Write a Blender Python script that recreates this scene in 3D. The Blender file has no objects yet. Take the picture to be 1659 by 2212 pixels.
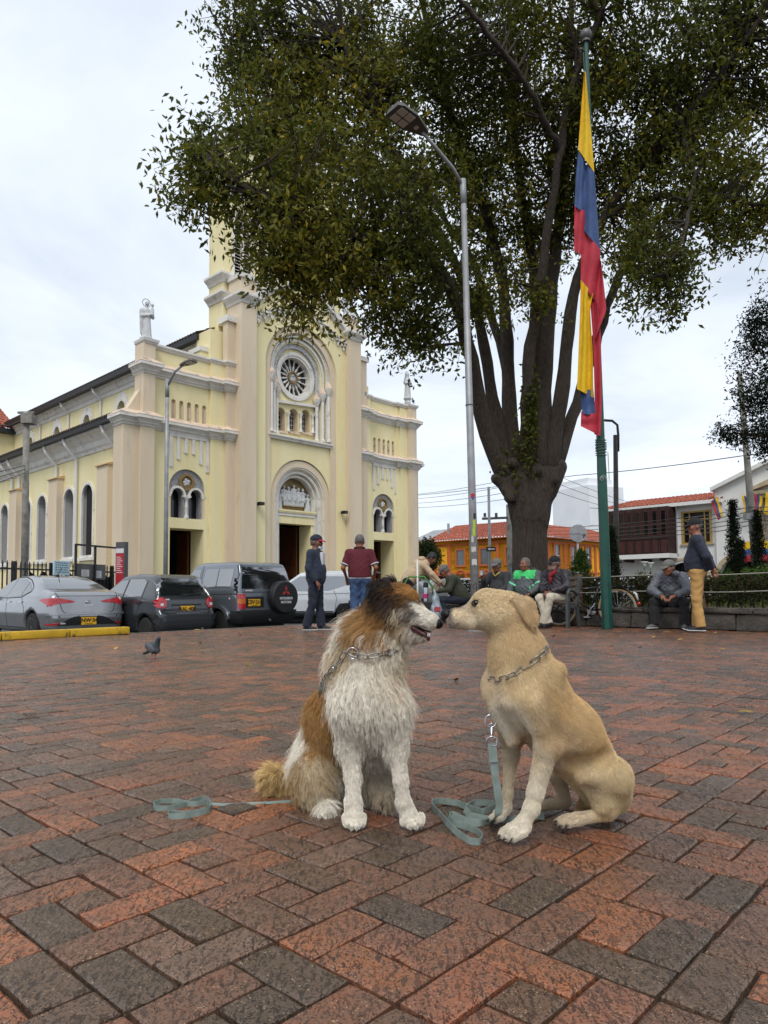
import bpy, bmesh, math, random
import numpy as np
from mathutils import Vector, Matrix
from mathutils.geometry import tessellate_polygon
scene = bpy.context.scene
COL = scene.collection
rnd = random.Random(11)
NR = np.random.default_rng(7)
PI = math.pi
# ------------------------------------------------------------------ camera
FPX, CXP, PITCH, ROLL, CAMH = 1534.0, 829.0, math.radians(3.3), math.radians(0.45), 0.68
CYP = 1277 - FPX*math.tan(PITCH)
_F = np.array([0, math.cos(PITCH), math.sin(PITCH)]); _U0 = np.array([0, -math.sin(PITCH), math.cos(PITCH)]); _R0 = np.array([1., 0, 0])
_R = _R0*math.cos(ROLL) - _U0*math.sin(ROLL); _U = _U0*math.cos(ROLL) + _R0*math.sin(ROLL)
cd = bpy.data.cameras.new('camera'); cam = bpy.data.objects.new('camera', cd); COL.objects.link(cam)
cd.sensor_fit = 'AUTO'; cd.sensor_width = 36.0; cd.lens = FPX/2212*36
cd.shift_y = (CYP-1106)/2212; cd.clip_start = 0.05; cd.clip_end = 3000
cd.dof.use_dof = False
cam.matrix_world = Matrix((( _R[0], _U[0], -_F[0], 0), (_R[1], _U[1], -_F[1], 0), (_R[2], _U[2], -_F[2], CAMH), (0, 0, 0, 1)))
scene.camera = cam
# ------------------------------------------------------------------ sky and sun
SUN_EL, SUN_AZ = math.radians(52), math.radians(186)     # azimuth clockwise from +Y: light from behind the camera, left
w = bpy.data.worlds.new('World'); scene.world = w; w.use_nodes = True
nt = w.node_tree; N = nt.nodes; L = nt.links
for n in list(N): N.remove(n)
wo = N.new('ShaderNodeOutputWorld'); bg = N.new('ShaderNodeBackground'); bg.inputs['Strength'].default_value = 0.1
sky = N.new('ShaderNodeTexSky'); sky.sky_type = 'NISHITA'; sky.sun_disc = False
sky.sun_elevation = SUN_EL; sky.sun_rotation = SUN_AZ; sky.air_density = 1.0; sky.dust_density = 1.5; sky.altitude = 2500
tc = N.new('ShaderNodeTexCoord'); sx = N.new('ShaderNodeSeparateXYZ'); L.new(tc.outputs['Generated'], sx.inputs[0])
ad = N.new('ShaderNodeMath'); ad.operation = 'ADD'; ad.inputs[1].default_value = 0.16; L.new(sx.outputs['Z'], ad.inputs[0])
mx_ = N.new('ShaderNodeMath'); mx_.operation = 'MAXIMUM'; mx_.inputs[1].default_value = 0.05; L.new(ad.outputs[0], mx_.inputs[0])
dx = N.new('ShaderNodeMath'); dx.operation = 'DIVIDE'; L.new(sx.outputs['X'], dx.inputs[0]); L.new(mx_.outputs[0], dx.inputs[1])
dy = N.new('ShaderNodeMath'); dy.operation = 'DIVIDE'; L.new(sx.outputs['Y'], dy.inputs[0]); L.new(mx_.outputs[0], dy.inputs[1])
cb = N.new('ShaderNodeCombineXYZ'); L.new(dx.outputs[0], cb.inputs[0]); L.new(dy.outputs[0], cb.inputs[1])
n1 = N.new('ShaderNodeTexNoise'); n1.inputs['Scale'].default_value = 1.1; n1.inputs['Detail'].default_value = 7; n1.inputs['Roughness'].default_value = 0.55
n1.inputs['Distortion'].default_value = 0.4; L.new(cb.outputs[0], n1.inputs['Vector'])
cr = N.new('ShaderNodeValToRGB'); L.new(n1.outputs['Fac'], cr.inputs[0])
el = cr.color_ramp.elements
el[0].position = 0.32; el[0].color = (5.6/10, 6.2/10, 7.1/10, 1)
el[1].position = 0.70; el[1].color = (8.6/10, 9.1/10, 9.7/10, 1)
e_ = el.new(0.5); e_.color = (7.2/10, 7.8/10, 8.6/10, 1)
sc10 = N.new('ShaderNodeVectorMath'); sc10.operation = 'SCALE'; sc10.inputs['Scale'].default_value = 10.4; L.new(cr.outputs[0], sc10.inputs[0])
mixs = N.new('ShaderNodeMix'); mixs.data_type = 'RGBA'; mixs.inputs['Factor'].default_value = 0.9
L.new(sky.outputs[0], mixs.inputs[6]); L.new(sc10.outputs[0], mixs.inputs[7])
L.new(mixs.outputs[2], bg.inputs['Color']); L.new(bg.outputs[0], wo.inputs['Surface'])
sd = bpy.data.lights.new('sun', 'SUN'); sd.energy = 1.5; sd.angle = math.radians(24); sd.color = (1.0, 0.965, 0.91)
so = bpy.data.objects.new('sun', sd); COL.objects.link(so)
_sv = Vector((math.sin(SUN_AZ)*math.cos(SUN_EL), math.cos(SUN_AZ)*math.cos(SUN_EL), math.sin(SUN_EL)))
so.rotation_euler = _sv.to_track_quat('Z', 'Y').to_euler(); so.location = (0, 0, 40)
vs = scene.view_settings; vs.view_transform = 'Standard'; vs.look = 'None'; vs.exposure = 0.38; vs.gamma = 1.0; vs.use_curve_mapping = False
try:
 scene.cycles.use_denoising = True; scene.cycles.denoiser = 'OPENIMAGEDENOISE'
 scene.cycles.max_bounces = 6; scene.cycles.diffuse_bounces = 3; scene.cycles.glossy_bounces = 3; scene.cycles.transmission_bounces = 4; scene.cycles.transparent_max_bounces = 8
 scene.cycles.use_adaptive_sampling = True; scene.cycles.adaptive_threshold = 0.015
except Exception: pass
# ------------------------------------------------------------------ helpers
def ray(x, y): return _F*FPX + _R*(x-CXP) - _U*(y-CYP)
def at(x, y, Y):
 """point seen at a place of the survey photo, at distance Y"""
 d = ray(x, y); return np.array([0, 0, CAMH]) + d*(Y/d[1])
def gnd(x, y, z=0.0):
 d = ray(x, y); return np.array([0, 0, CAMH]) + d*((z-CAMH)/d[2])
def s2l(c): return c/12.92 if c <= 0.04045 else ((c+0.055)/1.055)**2.4
def hx(h): return tuple(s2l(int(h[i:i+2], 16)/255) for i in (1, 3, 5)) + (1,)
def c4(c): return hx(c) if isinstance(c, str) else (tuple(c)+(1,) if len(c) == 3 else tuple(c))
def mat(name, col, rough=0.6, metal=0.0, col2=None, scale=8.0, detail=5.0, lo=0.35, hi=0.65, bump=0.0, bscale=60.0, bdist=0.01,
  spec=0.5, coat=0.0, attr=None, trans=0.0, alpha=1.0, sheen=0.0, stain=None, sscale=1.2, slo=.55, shi=.75, stretch=(1, 1, 1), rvar=0.0, objvar=0.0, emit=None, subs=0.0):
 m = bpy.data.materials.new(name); m.use_nodes = True; t = m.node_tree; n = t.nodes; l = t.links
 b = n['Principled BSDF']
 b.inputs['Base Color'].default_value = c4(col); b.inputs['Roughness'].default_value = rough; b.inputs['Metallic'].default_value = metal
 b.inputs['Specular IOR Level'].default_value = spec; b.inputs['Coat Weight'].default_value = coat; b.inputs['Coat Roughness'].default_value = 0.06
 b.inputs['Transmission Weight'].default_value = trans; b.inputs['Alpha'].default_value = alpha; b.inputs['Sheen Weight'].default_value = sheen
 if subs: b.inputs['Subsurface Weight'].default_value = subs; b.inputs['Subsurface Radius'].default_value = (.02, .008, .004)
 if emit: b.inputs['Emission Color'].default_value = c4(emit[0]); b.inputs['Emission Strength'].default_value = emit[1]
 g = n.new('ShaderNodeNewGeometry'); vec = g.outputs['Position']
 if stretch != (1, 1, 1):
  mp = n.new('ShaderNodeMapping'); mp.inputs['Scale'].default_value = stretch; l.new(vec, mp.inputs[0]); vec = mp.outputs[0]
 src = None
 def noise(sc, de=5.0, ro=.55):
  x = n.new('ShaderNodeTexNoise'); x.inputs['Scale'].default_value = sc; x.inputs['Detail'].default_value = de; x.inputs['Roughness'].default_value = ro
  l.new(vec, x.inputs['Vector']); return x.outputs['Fac']
 def ramp(s, a, z):
  x = n.new('ShaderNodeMapRange'); x.inputs[1].default_value = a; x.inputs[2].default_value = z; l.new(s, x.inputs[0]); return x.outputs[0]
 def mixc(f, a, z, mode='MIX'):
  x = n.new('ShaderNodeMix'); x.data_type = 'RGBA'; x.blend_type = mode
  for s, i in ((f, 0), (a, 6), (z, 7)):
   if hasattr(s, 'is_linked'): l.new(s, x.inputs[i])
   elif i == 0: x.inputs[0].default_value = s
   else: x.inputs[i].default_value = c4(s)
  return x.outputs[2]
 if attr:
  a = n.new('ShaderNodeAttribute'); a.attribute_name = attr; src = a.outputs['Color']
 if col2 is not None:
  f = ramp(noise(scale, detail), lo, hi); src = mixc(f, src if src is not None else col, col2) if not attr else mixc(f, src, col2)
 if stain is not None:
  f = ramp(noise(sscale, 8, .65), slo, shi); src = mixc(f, src if src is not None else col, stain)
 if objvar:
  oi = n.new('ShaderNodeObjectInfo'); hs = n.new('ShaderNodeHueSaturation')
  mr = n.new('ShaderNodeMapRange'); mr.inputs[3].default_value = 1-objvar; mr.inputs[4].default_value = 1+objvar; l.new(oi.outputs['Random'], mr.inputs[0]); l.new(mr.outputs[0], hs.inputs['Value'])
  if src is not None: l.new(src, hs.inputs['Color'])
  else: hs.inputs['Color'].default_value = c4(col)
  src = hs.outputs[0]
 if src is not None: l.new(src, b.inputs['Base Color'])
 if rvar:
  x = n.new('ShaderNodeMapRange'); x.inputs[1].default_value = .3; x.inputs[2].default_value = .7; x.inputs[3].default_value = max(0, rough-rvar); x.inputs[4].default_value = min(1, rough+rvar)
  l.new(noise(scale*1.7), x.inputs[0]); l.new(x.outputs[0], b.inputs['Roughness'])
 if bump:
  bp = n.new('ShaderNodeBump'); bp.inputs['Strength'].default_value = bump; bp.inputs['Distance'].default_value = bdist
  l.new(noise(bscale, 6, .6), bp.inputs['Height']); l.new(bp.outputs[0], b.inputs['Normal'])
 return m
def link(o, parent=None):
 COL.objects.link(o)
 if parent is not None: o.parent = parent
 return o
def tag(o, label=None, cat=None, group=None, kind=None):
 if label: o['label'] = label
 if cat: o['category'] = cat
 if group: o['group'] = group
 if kind: o['kind'] = kind
 return o
def empty(name, loc=(0, 0, 0), rz=0.0, label=None, cat=None, group=None, kind=None):
 o = bpy.data.objects.new(name, None); o.empty_display_size = .1; link(o); o.location = tuple(float(a) for a in loc); o.rotation_euler = (0, 0, rz)
 return tag(o, label, cat, group, kind)
class MB:
 """collects shapes, then links them as ONE mesh object"""
 def __init__(s, M=None): s.v = []; s.f = []; s.mi = []; s.m = 0; s.M = M; s.n = 0
 def add(s, vs, fs, m=None):
  vs = np.asarray(vs, float).reshape(-1, 3)
  if s.M is not None:
   A = np.array(s.M); vs = vs @ A[:3, :3].T + A[:3, 3]
  k = s.n; s.v.append(vs); s.n += len(vs)
  s.f.extend([tuple(i+k for i in f) for f in fs]); s.mi.extend([s.m if m is None else m]*len(fs)); return s
 def box(s, x0, x1, y0, y1, z0, z1, m=None, ch=0.0):
  if x0 > x1: x0, x1 = x1, x0
  if y0 > y1: y0, y1 = y1, y0
  if z0 > z1: z0, z1 = z1, z0
  if ch <= 0:
   return s.add([(x0, y0, z0), (x1, y0, z0), (x1, y1, z0), (x0, y1, z0), (x0, y0, z1), (x1, y0, z1), (x1, y1, z1), (x0, y1, z1)],
                  [(3, 2, 1, 0), (4, 5, 6, 7), (0, 1, 5, 4), (1, 2, 6, 5), (2, 3, 7, 6), (3, 0, 4, 7)], m)
  bm = bmesh.new(); bmesh.ops.create_cube(bm, size=1)
  for v in bm.verts: v.co = Vector(((x0+x1)/2+v.co.x*(x1-x0), (y0+y1)/2+v.co.y*(y1-y0), (z0+z1)/2+v.co.z*(z1-z0)))
  bmesh.ops.bevel(bm, geom=list(bm.edges), offset=ch, segments=2, affect='EDGES', profile=.6)
  bm.verts.index_update()
  s.add([v.co[:] for v in bm.verts], [tuple(v.index for v in f.verts) for f in bm.faces], m); bm.free(); return s
 def bar(s, a, b, w, h=None, m=None, up=(0, 0, 1)):
  h = h or w; a = np.array(a, float); b = np.array(b, float); d = b-a; d /= np.linalg.norm(d)
  u = np.array(up, float)
  if abs(d@u) > .97: u = np.array([1., 0, 0])
  x = np.cross(d, u); x /= np.linalg.norm(x); z = np.cross(x, d)
  vs = [p+x*i*w/2+z*j*h/2 for p in (a, b) for i, j in ((-1, -1), (1, -1), (1, 1), (-1, 1))]
  return s.add(vs, [(3, 2, 1, 0), (4, 5, 6, 7), (0, 1, 5, 4), (1, 2, 6, 5), (2, 3, 7, 6), (3, 0, 4, 7)], m)
 def tube(s, pts, r, n=8, m=None, cap=True, closed=False, sx=1.0, sy=1.0):
  pts = np.asarray(pts, float); K = len(pts); rr = np.broadcast_to(np.asarray(r, float), (K,))
  T = np.gradient(pts, axis=0) if K > 2 else np.array([pts[1]-pts[0]]*2)
  if closed: T = np.roll(pts, -1, 0)-np.roll(pts, 1, 0)
  T /= np.linalg.norm(T, axis=1)[:, None]+1e-12
  u = np.array([0, 0, 1.]) if abs(T[0][2]) < .9 else np.array([1., 0, 0])
  vs = []
  an = np.arange(n)*2*PI/n
  for k in range(K):
   x = np.cross(u, T[k]); x /= np.linalg.norm(x)+1e-12; u = np.cross(T[k], x)
   vs.append(pts[k]+rr[k]*(np.cos(an)[:, None]*x*sx+np.sin(an)[:, None]*u*sy))
  fs = []
  for k in range(K if closed else K-1):
   k2 = (k+1) % K
   for i in range(n): fs.append((k*n+i, k*n+(i+1) % n, k2*n+(i+1) % n, k2*n+i))
  if cap and not closed: fs += [tuple(range(n-1, -1, -1)), tuple((K-1)*n+i for i in range(n))]
  return s.add(np.concatenate(vs), fs, m)
 def cyl(s, c, r, h, n=16, m=None, r2=None): return s.tube([c, (c[0], c[1], c[2]+h)], [r, r if r2 is None else r2], n, m)
 def lathe(s, prof, n=16, c=(0, 0, 0), m=None, axis='z'):
  an = np.arange(n)*2*PI/n; vs = []; K = len(prof)
  for r, z in prof:
   for a in an:
    p = (r*math.cos(a), r*math.sin(a), z)
    if axis == 'y': p = (p[0], p[2], -p[1])
    if axis == 'x': p = (p[2], p[0], p[1])
    vs.append((p[0]+c[0], p[1]+c[1], p[2]+c[2]))
  fs = [(k*n+i, k*n+(i+1) % n, (k+1)*n+(i+1) % n, (k+1)*n+i) for k in range(K-1) for i in range(n)]
  fs += [tuple(range(n-1, -1, -1)), tuple((K-1)*n+i for i in range(n))]
  return s.add(vs, fs, m)
 def ball(s, c, r, n=12, m=None, sc=(1, 1, 1)):
  prof = [(math.sin(PI*k/(n//2+1)), -math.cos(PI*k/(n//2+1))) for k in range(1, n//2+1)]
  an = np.arange(n)*2*PI/n; vs = [(c[0]+r*sc[0]*p*math.cos(a), c[1]+r*sc[1]*p*math.sin(a), c[2]+r*sc[2]*z) for p, z in prof for a in an]; K = len(prof)
  vs += [(c[0], c[1], c[2]-r*sc[2]), (c[0], c[1], c[2]+r*sc[2])]
  fs = [(k*n+i, k*n+(i+1) % n, (k+1)*n+(i+1) % n, (k+1)*n+i) for k in range(K-1) for i in range(n)]
  fs += [(K*n, (i+1) % n, i) for i in range(n)] + [(K*n+1, (K-1)*n+i, (K-1)*n+(i+1) % n) for i in range(n)]
  return s.add(vs, fs, m)
 def prism(s, loops, y0, y1, m=None, axes='xz'):
  """outer loop + holes in the x-z plane (or 'xy', 'yz'), extruded from y0 to y1"""
  if not isinstance(loops[0][0], (tuple, list, np.ndarray)): loops = [loops]
  loops = [[(float(a), float(b)) for a, b in lp] for lp in loops]
  def P(a, b, y): return (a, y, b) if axes == 'xz' else ((a, b, y) if axes == 'xy' else (y, a, b))
  flat = [p for lp in loops for p in lp]; n = len(flat)
  tri = tessellate_polygon([[Vector((a, b, 0)) for a, b in lp] for lp in loops])
  vs = [P(a, b, y0) for a, b in flat]+[P(a, b, y1) for a, b in flat]
  fs = []
  for t in tri:
   fs.append(tuple(t)); fs.append(tuple(i+n for i in reversed(t)))
  k = 0
  for lp in loops:
   q = len(lp)
   for i in range(q): fs.append((k+i, k+(i+1) % q, k+(i+1) % q+n, k+i+n))
   k += q
  return s.add(vs, fs, m)
 def sweep(s, path, prof, m=None, closed=False):
  """profile (out, up) swept along a plan polyline, mitred; 'out' is to the right of the way it runs"""
  pts = [np.array(p, float) for p in path]; K = len(pts); vs = []; q = len(prof)
  for k in range(K):
   a = pts[k]-pts[k-1] if (k > 0 or closed) else pts[k+1]-pts[k]
   b = pts[(k+1) % K]-pts[k] if (k < K-1 or closed) else pts[k]-pts[k-1]
   a = a[:2]/np.linalg.norm(a[:2]); b = b[:2]/np.linalg.norm(b[:2])
   na = np.array([a[1], -a[0]]); nb = np.array([b[1], -b[0]]); nn = na+nb; nn /= max(1e-6, nn@na) if abs(nn@na) > 1e-6 else 1
   for o, z in prof: vs.append((pts[k][0]+nn[0]*o, pts[k][1]+nn[1]*o, pts[k][2]+z))
  fs = [(k*q+i, k*q+(i+1) % q, ((k+1) % K)*q+(i+1) % q, ((k+1) % K)*q+i) for k in range(K if closed else K-1) for i in range(q)]
  if not closed: fs += [tuple(range(q-1, -1, -1)), tuple((K-1)*q+i for i in range(q))]
  return s.add(vs, fs, m)
 def mesh(s, name, mats, smooth=False, fix=True):
  me = bpy.data.meshes.new(name)
  me.from_pydata(np.concatenate(s.v).tolist() if s.v else [], [], s.f)
  for mm in (mats if isinstance(mats, (list, tuple)) else [mats]): me.materials.append(mm)
  if any(s.mi): me.polygons.foreach_set('material_index', s.mi)
  if fix:
   bm = bmesh.new(); bm.from_mesh(me); bmesh.ops.recalc_face_normals(bm, faces=bm.faces); bm.to_mesh(me); bm.free()
  if smooth is True: me.polygons.foreach_set('use_smooth', [True]*len(me.polygons))
  elif smooth:
   me.polygons.foreach_set('use_smooth', [True]*len(me.polygons)); me.set_sharp_from_angle(angle=math.radians(smooth))
  me.update(); return me
 def build(s, name, mats, parent=None, smooth=False, fix=True, kind=None):
  o = bpy.data.objects.new(name, s.mesh(name, mats, smooth, fix)); link(o, parent)
  if kind: o['kind'] = kind
  return o
def copy_tree(o, parent=None):
 c = o.copy(); COL.objects.link(c)
 if parent is not None: c.parent = parent
 for ch in list(o.children): copy_tree(ch, c)
 return c
def arc(cx, cz, r, a0, a1, n, rz=None):
 rz = r if rz is None else rz
 return [(cx+r*math.cos(math.radians(a0+(a1-a0)*k/n)), cz+rz*math.sin(math.radians(a0+(a1-a0)*k/n))) for k in range(n+1)]
def archpoly(x0, x1, z0, zs, n=14, rz=None):
 """opening with a round head: feet at z0, spring line zs"""
 r = (x1-x0)/2; return [(x0, z0), (x1, z0)] + arc((x0+x1)/2, zs, r, 0, 180, n, rz)
def rect(x0, x1, z0, z1): return [(x0, z0), (x1, z0), (x1, z1), (x0, z1)]
def text_mesh(txt, size, mt, name='lettering', parent=None, depth=.004, M=None, align='CENTER', bold=0.0):
 cu = bpy.data.curves.new('t', 'FONT'); cu.body = txt; cu.size = size; cu.align_x = align; cu.align_y = 'CENTER'; cu.extrude = depth/2; cu.offset = bold; cu.resolution_u = 3
 ob = bpy.data.objects.new('t', cu); COL.objects.link(ob)
 dg = bpy.context.evaluated_depsgraph_get(); me = bpy.data.meshes.new_from_object(ob.evaluated_get(dg))
 bpy.data.objects.remove(ob); bpy.data.curves.remove(cu)
 if M is not None: me.transform(M)
 me.materials.clear(); me.materials.append(mt); o = bpy.data.objects.new(name, me); link(o, parent); return o
# ---- distance-field modelling: smooth unions of limbs, meshed with surface nets
def sd_cap(P, a, b, ra, rb=None):
 a = np.asarray(a, np.float32); b = np.asarray(b, np.float32); rb = ra if rb is None else rb
 ab = b-a; d2 = float(ab@ab)+1e-12; pa = P-a
 t = np.clip((pa@ab)/d2, 0, 1); q = pa-t[:, None]*ab
 return np.sqrt(np.einsum('ij,ij->i', q, q))-(ra+(rb-ra)*t)
def sd_ell(P, c, r, R=None):
 q = P-np.asarray(c, np.float32)
 if R is not None: q = q@np.asarray(R, np.float32)
 r = np.asarray(r, np.float32); a = q/r; b = a/r
 k0 = np.sqrt(np.einsum('ij,ij->i', a, a)); k1 = np.sqrt(np.einsum('ij,ij->i', b, b))+1e-9
 return k0*(k0-1)/k1
def smin(a, b, k):
 if k <= 0: return np.minimum(a, b)
 h = np.maximum(k-np.abs(a-b), 0)/k; return np.minimum(a, b)-h*h*k*.25
def smax(a, b, k): return -smin(-a, -b, k)
def rotz(a): c, s = math.cos(a), math.sin(a); return np.array([[c, -s, 0], [s, c, 0], [0, 0, 1.]])
def rotx(a): c, s = math.cos(a), math.sin(a); return np.array([[1, 0, 0], [0, c, -s], [0, s, c.real]])
def roty(a): c, s = math.cos(a), math.sin(a); return np.array([[c, 0, s], [0, 1, 0], [-s, 0, c]])
def surfnet(fn, lo, hi, h, B=8, slack=1.6):
 lo = np.asarray(lo, float); hi = np.asarray(hi, float)
 nb = np.maximum(1, np.ceil((hi-lo)/h/B).astype(int)); n = nb*B
 g = np.indices(nb).reshape(3, -1).T
 cen = (lo+(g*B+(B-1)/2)*h).astype(np.float32); fc = fn(cen)
 act = np.abs(fc) < B*h*slack
 vol = np.empty((len(g), B, B, B), np.float32); vol[:] = fc[:, None, None, None]
 loc = (np.indices((B, B, B)).reshape(3, -1).T*h).astype(np.float32)
 ia = np.nonzero(act)[0]
 for k in range(0, len(ia), 1500):
  ii = ia[k:k+1500]; base = (lo+g[ii]*B*h).astype(np.float32)
  P = (base[:, None, :]+loc[None]).reshape(-1, 3)
  vol[ii] = fn(P).reshape(-1, B, B, B)
 V = vol.reshape(nb[0], nb[1], nb[2], B, B, B).transpose(0, 3, 1, 4, 2, 5).reshape(n)
 S = V < 0
 c = S[:-1, :-1, :-1].astype(np.int8)
 tot = np.zeros_like(c)
 for i in (0, 1):
  for j in (0, 1):
   for k in (0, 1): tot += S[i:n[0]-1+i, j:n[1]-1+j, k:n[2]-1+k]
 cells = np.argwhere((tot > 0) & (tot < 8))
 idx = -np.ones(c.shape, np.int64); idx[tuple(cells.T)] = np.arange(len(cells))
 acc = np.zeros((len(cells), 3)); cnt = np.zeros(len(cells))
 for ax in range(3):
  o1, o2 = [a for a in range(3) if a != ax]
  for i in (0, 1):
   for j in (0, 1):
    a = cells.copy(); a[:, o1] += i; a[:, o2] += j; b = a.copy(); b[:, ax] += 1
    va = V[tuple(a.T)]; vb = V[tuple(b.T)]; mk = (va < 0) != (vb < 0)
    t = np.zeros(len(cells)); t[mk] = va[mk]/(va[mk]-vb[mk])
    p = a.astype(float); p[:, ax] += t; acc[mk] += p[mk]; cnt[mk] += 1
 vs = lo+acc/cnt[:, None]*h
 quads = []
 for ax in range(3):
  o1, o2 = [a for a in range(3) if a != ax]
  sl = [slice(None)]*3; sl[ax] = slice(0, n[ax]-1); sl2 = list(sl); sl2[ax] = slice(1, n[ax])
  A = S[tuple(sl)]; Bs = S[tuple(sl2)]
  e = np.argwhere(A != Bs)
  e = e[(e[:, o1] > 0) & (e[:, o2] > 0) & (e[:, o1] < n[o1]-1) & (e[:, o2] < n[o2]-1)]
  q = []
  for i, j in ((0, 0), (1, 0), (1, 1), (0, 1)):
   cc = e.copy(); cc[:, o1] -= i; cc[:, o2] -= j; q.append(idx[tuple(cc.T)])
  q = np.stack(q, 1); fl = A[tuple(e.T)]
  if ax == 1: fl = ~fl
  q[~fl] = q[~fl][:, ::-1]; quads.append(q)
 Q = np.concatenate(quads); Q = Q[(Q >= 0).all(1)]
 return vs, Q
def np_mesh(name, vs, Q, mats, smooth=True):
 me = bpy.data.meshes.new(name); vs = np.asarray(vs, np.float32); Q = np.asarray(Q, np.int32); k = Q.shape[1]
 me.vertices.add(len(vs)); me.vertices.foreach_set('co', vs.ravel())
 me.loops.add(Q.size); me.loops.foreach_set('vertex_index', Q.ravel())
 me.polygons.add(len(Q)); me.polygons.foreach_set('loop_start', np.arange(0, Q.size, k, dtype=np.int32))
 me.polygons.foreach_set('use_smooth', np.full(len(Q), bool(smooth)))
 for mm in (mats if isinstance(mats, (list, tuple)) else [mats]): me.materials.append(mm)
 me.update(calc_edges=True); return me
def np_obj(name, vs, Q, mats, parent=None, smooth=True, col=None, kind=None):
 me = np_mesh(name, vs, Q, mats, smooth)
 if col is not None:
  a = me.color_attributes.new('tint', 'FLOAT_COLOR', 'POINT'); cc = np.ones((len(vs), 4), np.float32); cc[:, :3] = col; a.data.foreach_set('color', cc.ravel())
 o = bpy.data.objects.new(name, me); link(o, parent)
 if kind: o['kind'] = kind
 return o
def smooth_mesh(vs, Q, it=2, lam=.5):
 vs = vs.copy(); n = len(vs); E = np.concatenate([Q[:, [0, 1]], Q[:, [1, 2]], Q[:, [2, 3]], Q[:, [3, 0]]])
 for _ in range(it):
  s = np.zeros_like(vs); c = np.zeros(n)
  for a, b in ((0, 1), (1, 0)):
   for d in range(3): s[:, d] += np.bincount(E[:, a], vs[E[:, b], d], n)
   c += np.bincount(E[:, a], minlength=n)
  vs += lam*(s/np.maximum(c, 1)[:, None]-vs)
 return vs
def sd_obj(name, fn, lo, hi, h, mats, parent=None, colfn=None, smooth_it=1, off=(0, 0, 0)):
 vs, Q = surfnet(fn, lo, hi, h)
 if smooth_it: vs = smooth_mesh(vs, Q, smooth_it)
 col = colfn(vs.astype(np.float32)) if colfn else None
 return np_obj(name, vs-np.asarray(off), Q, mats, parent, True, col)
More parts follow.
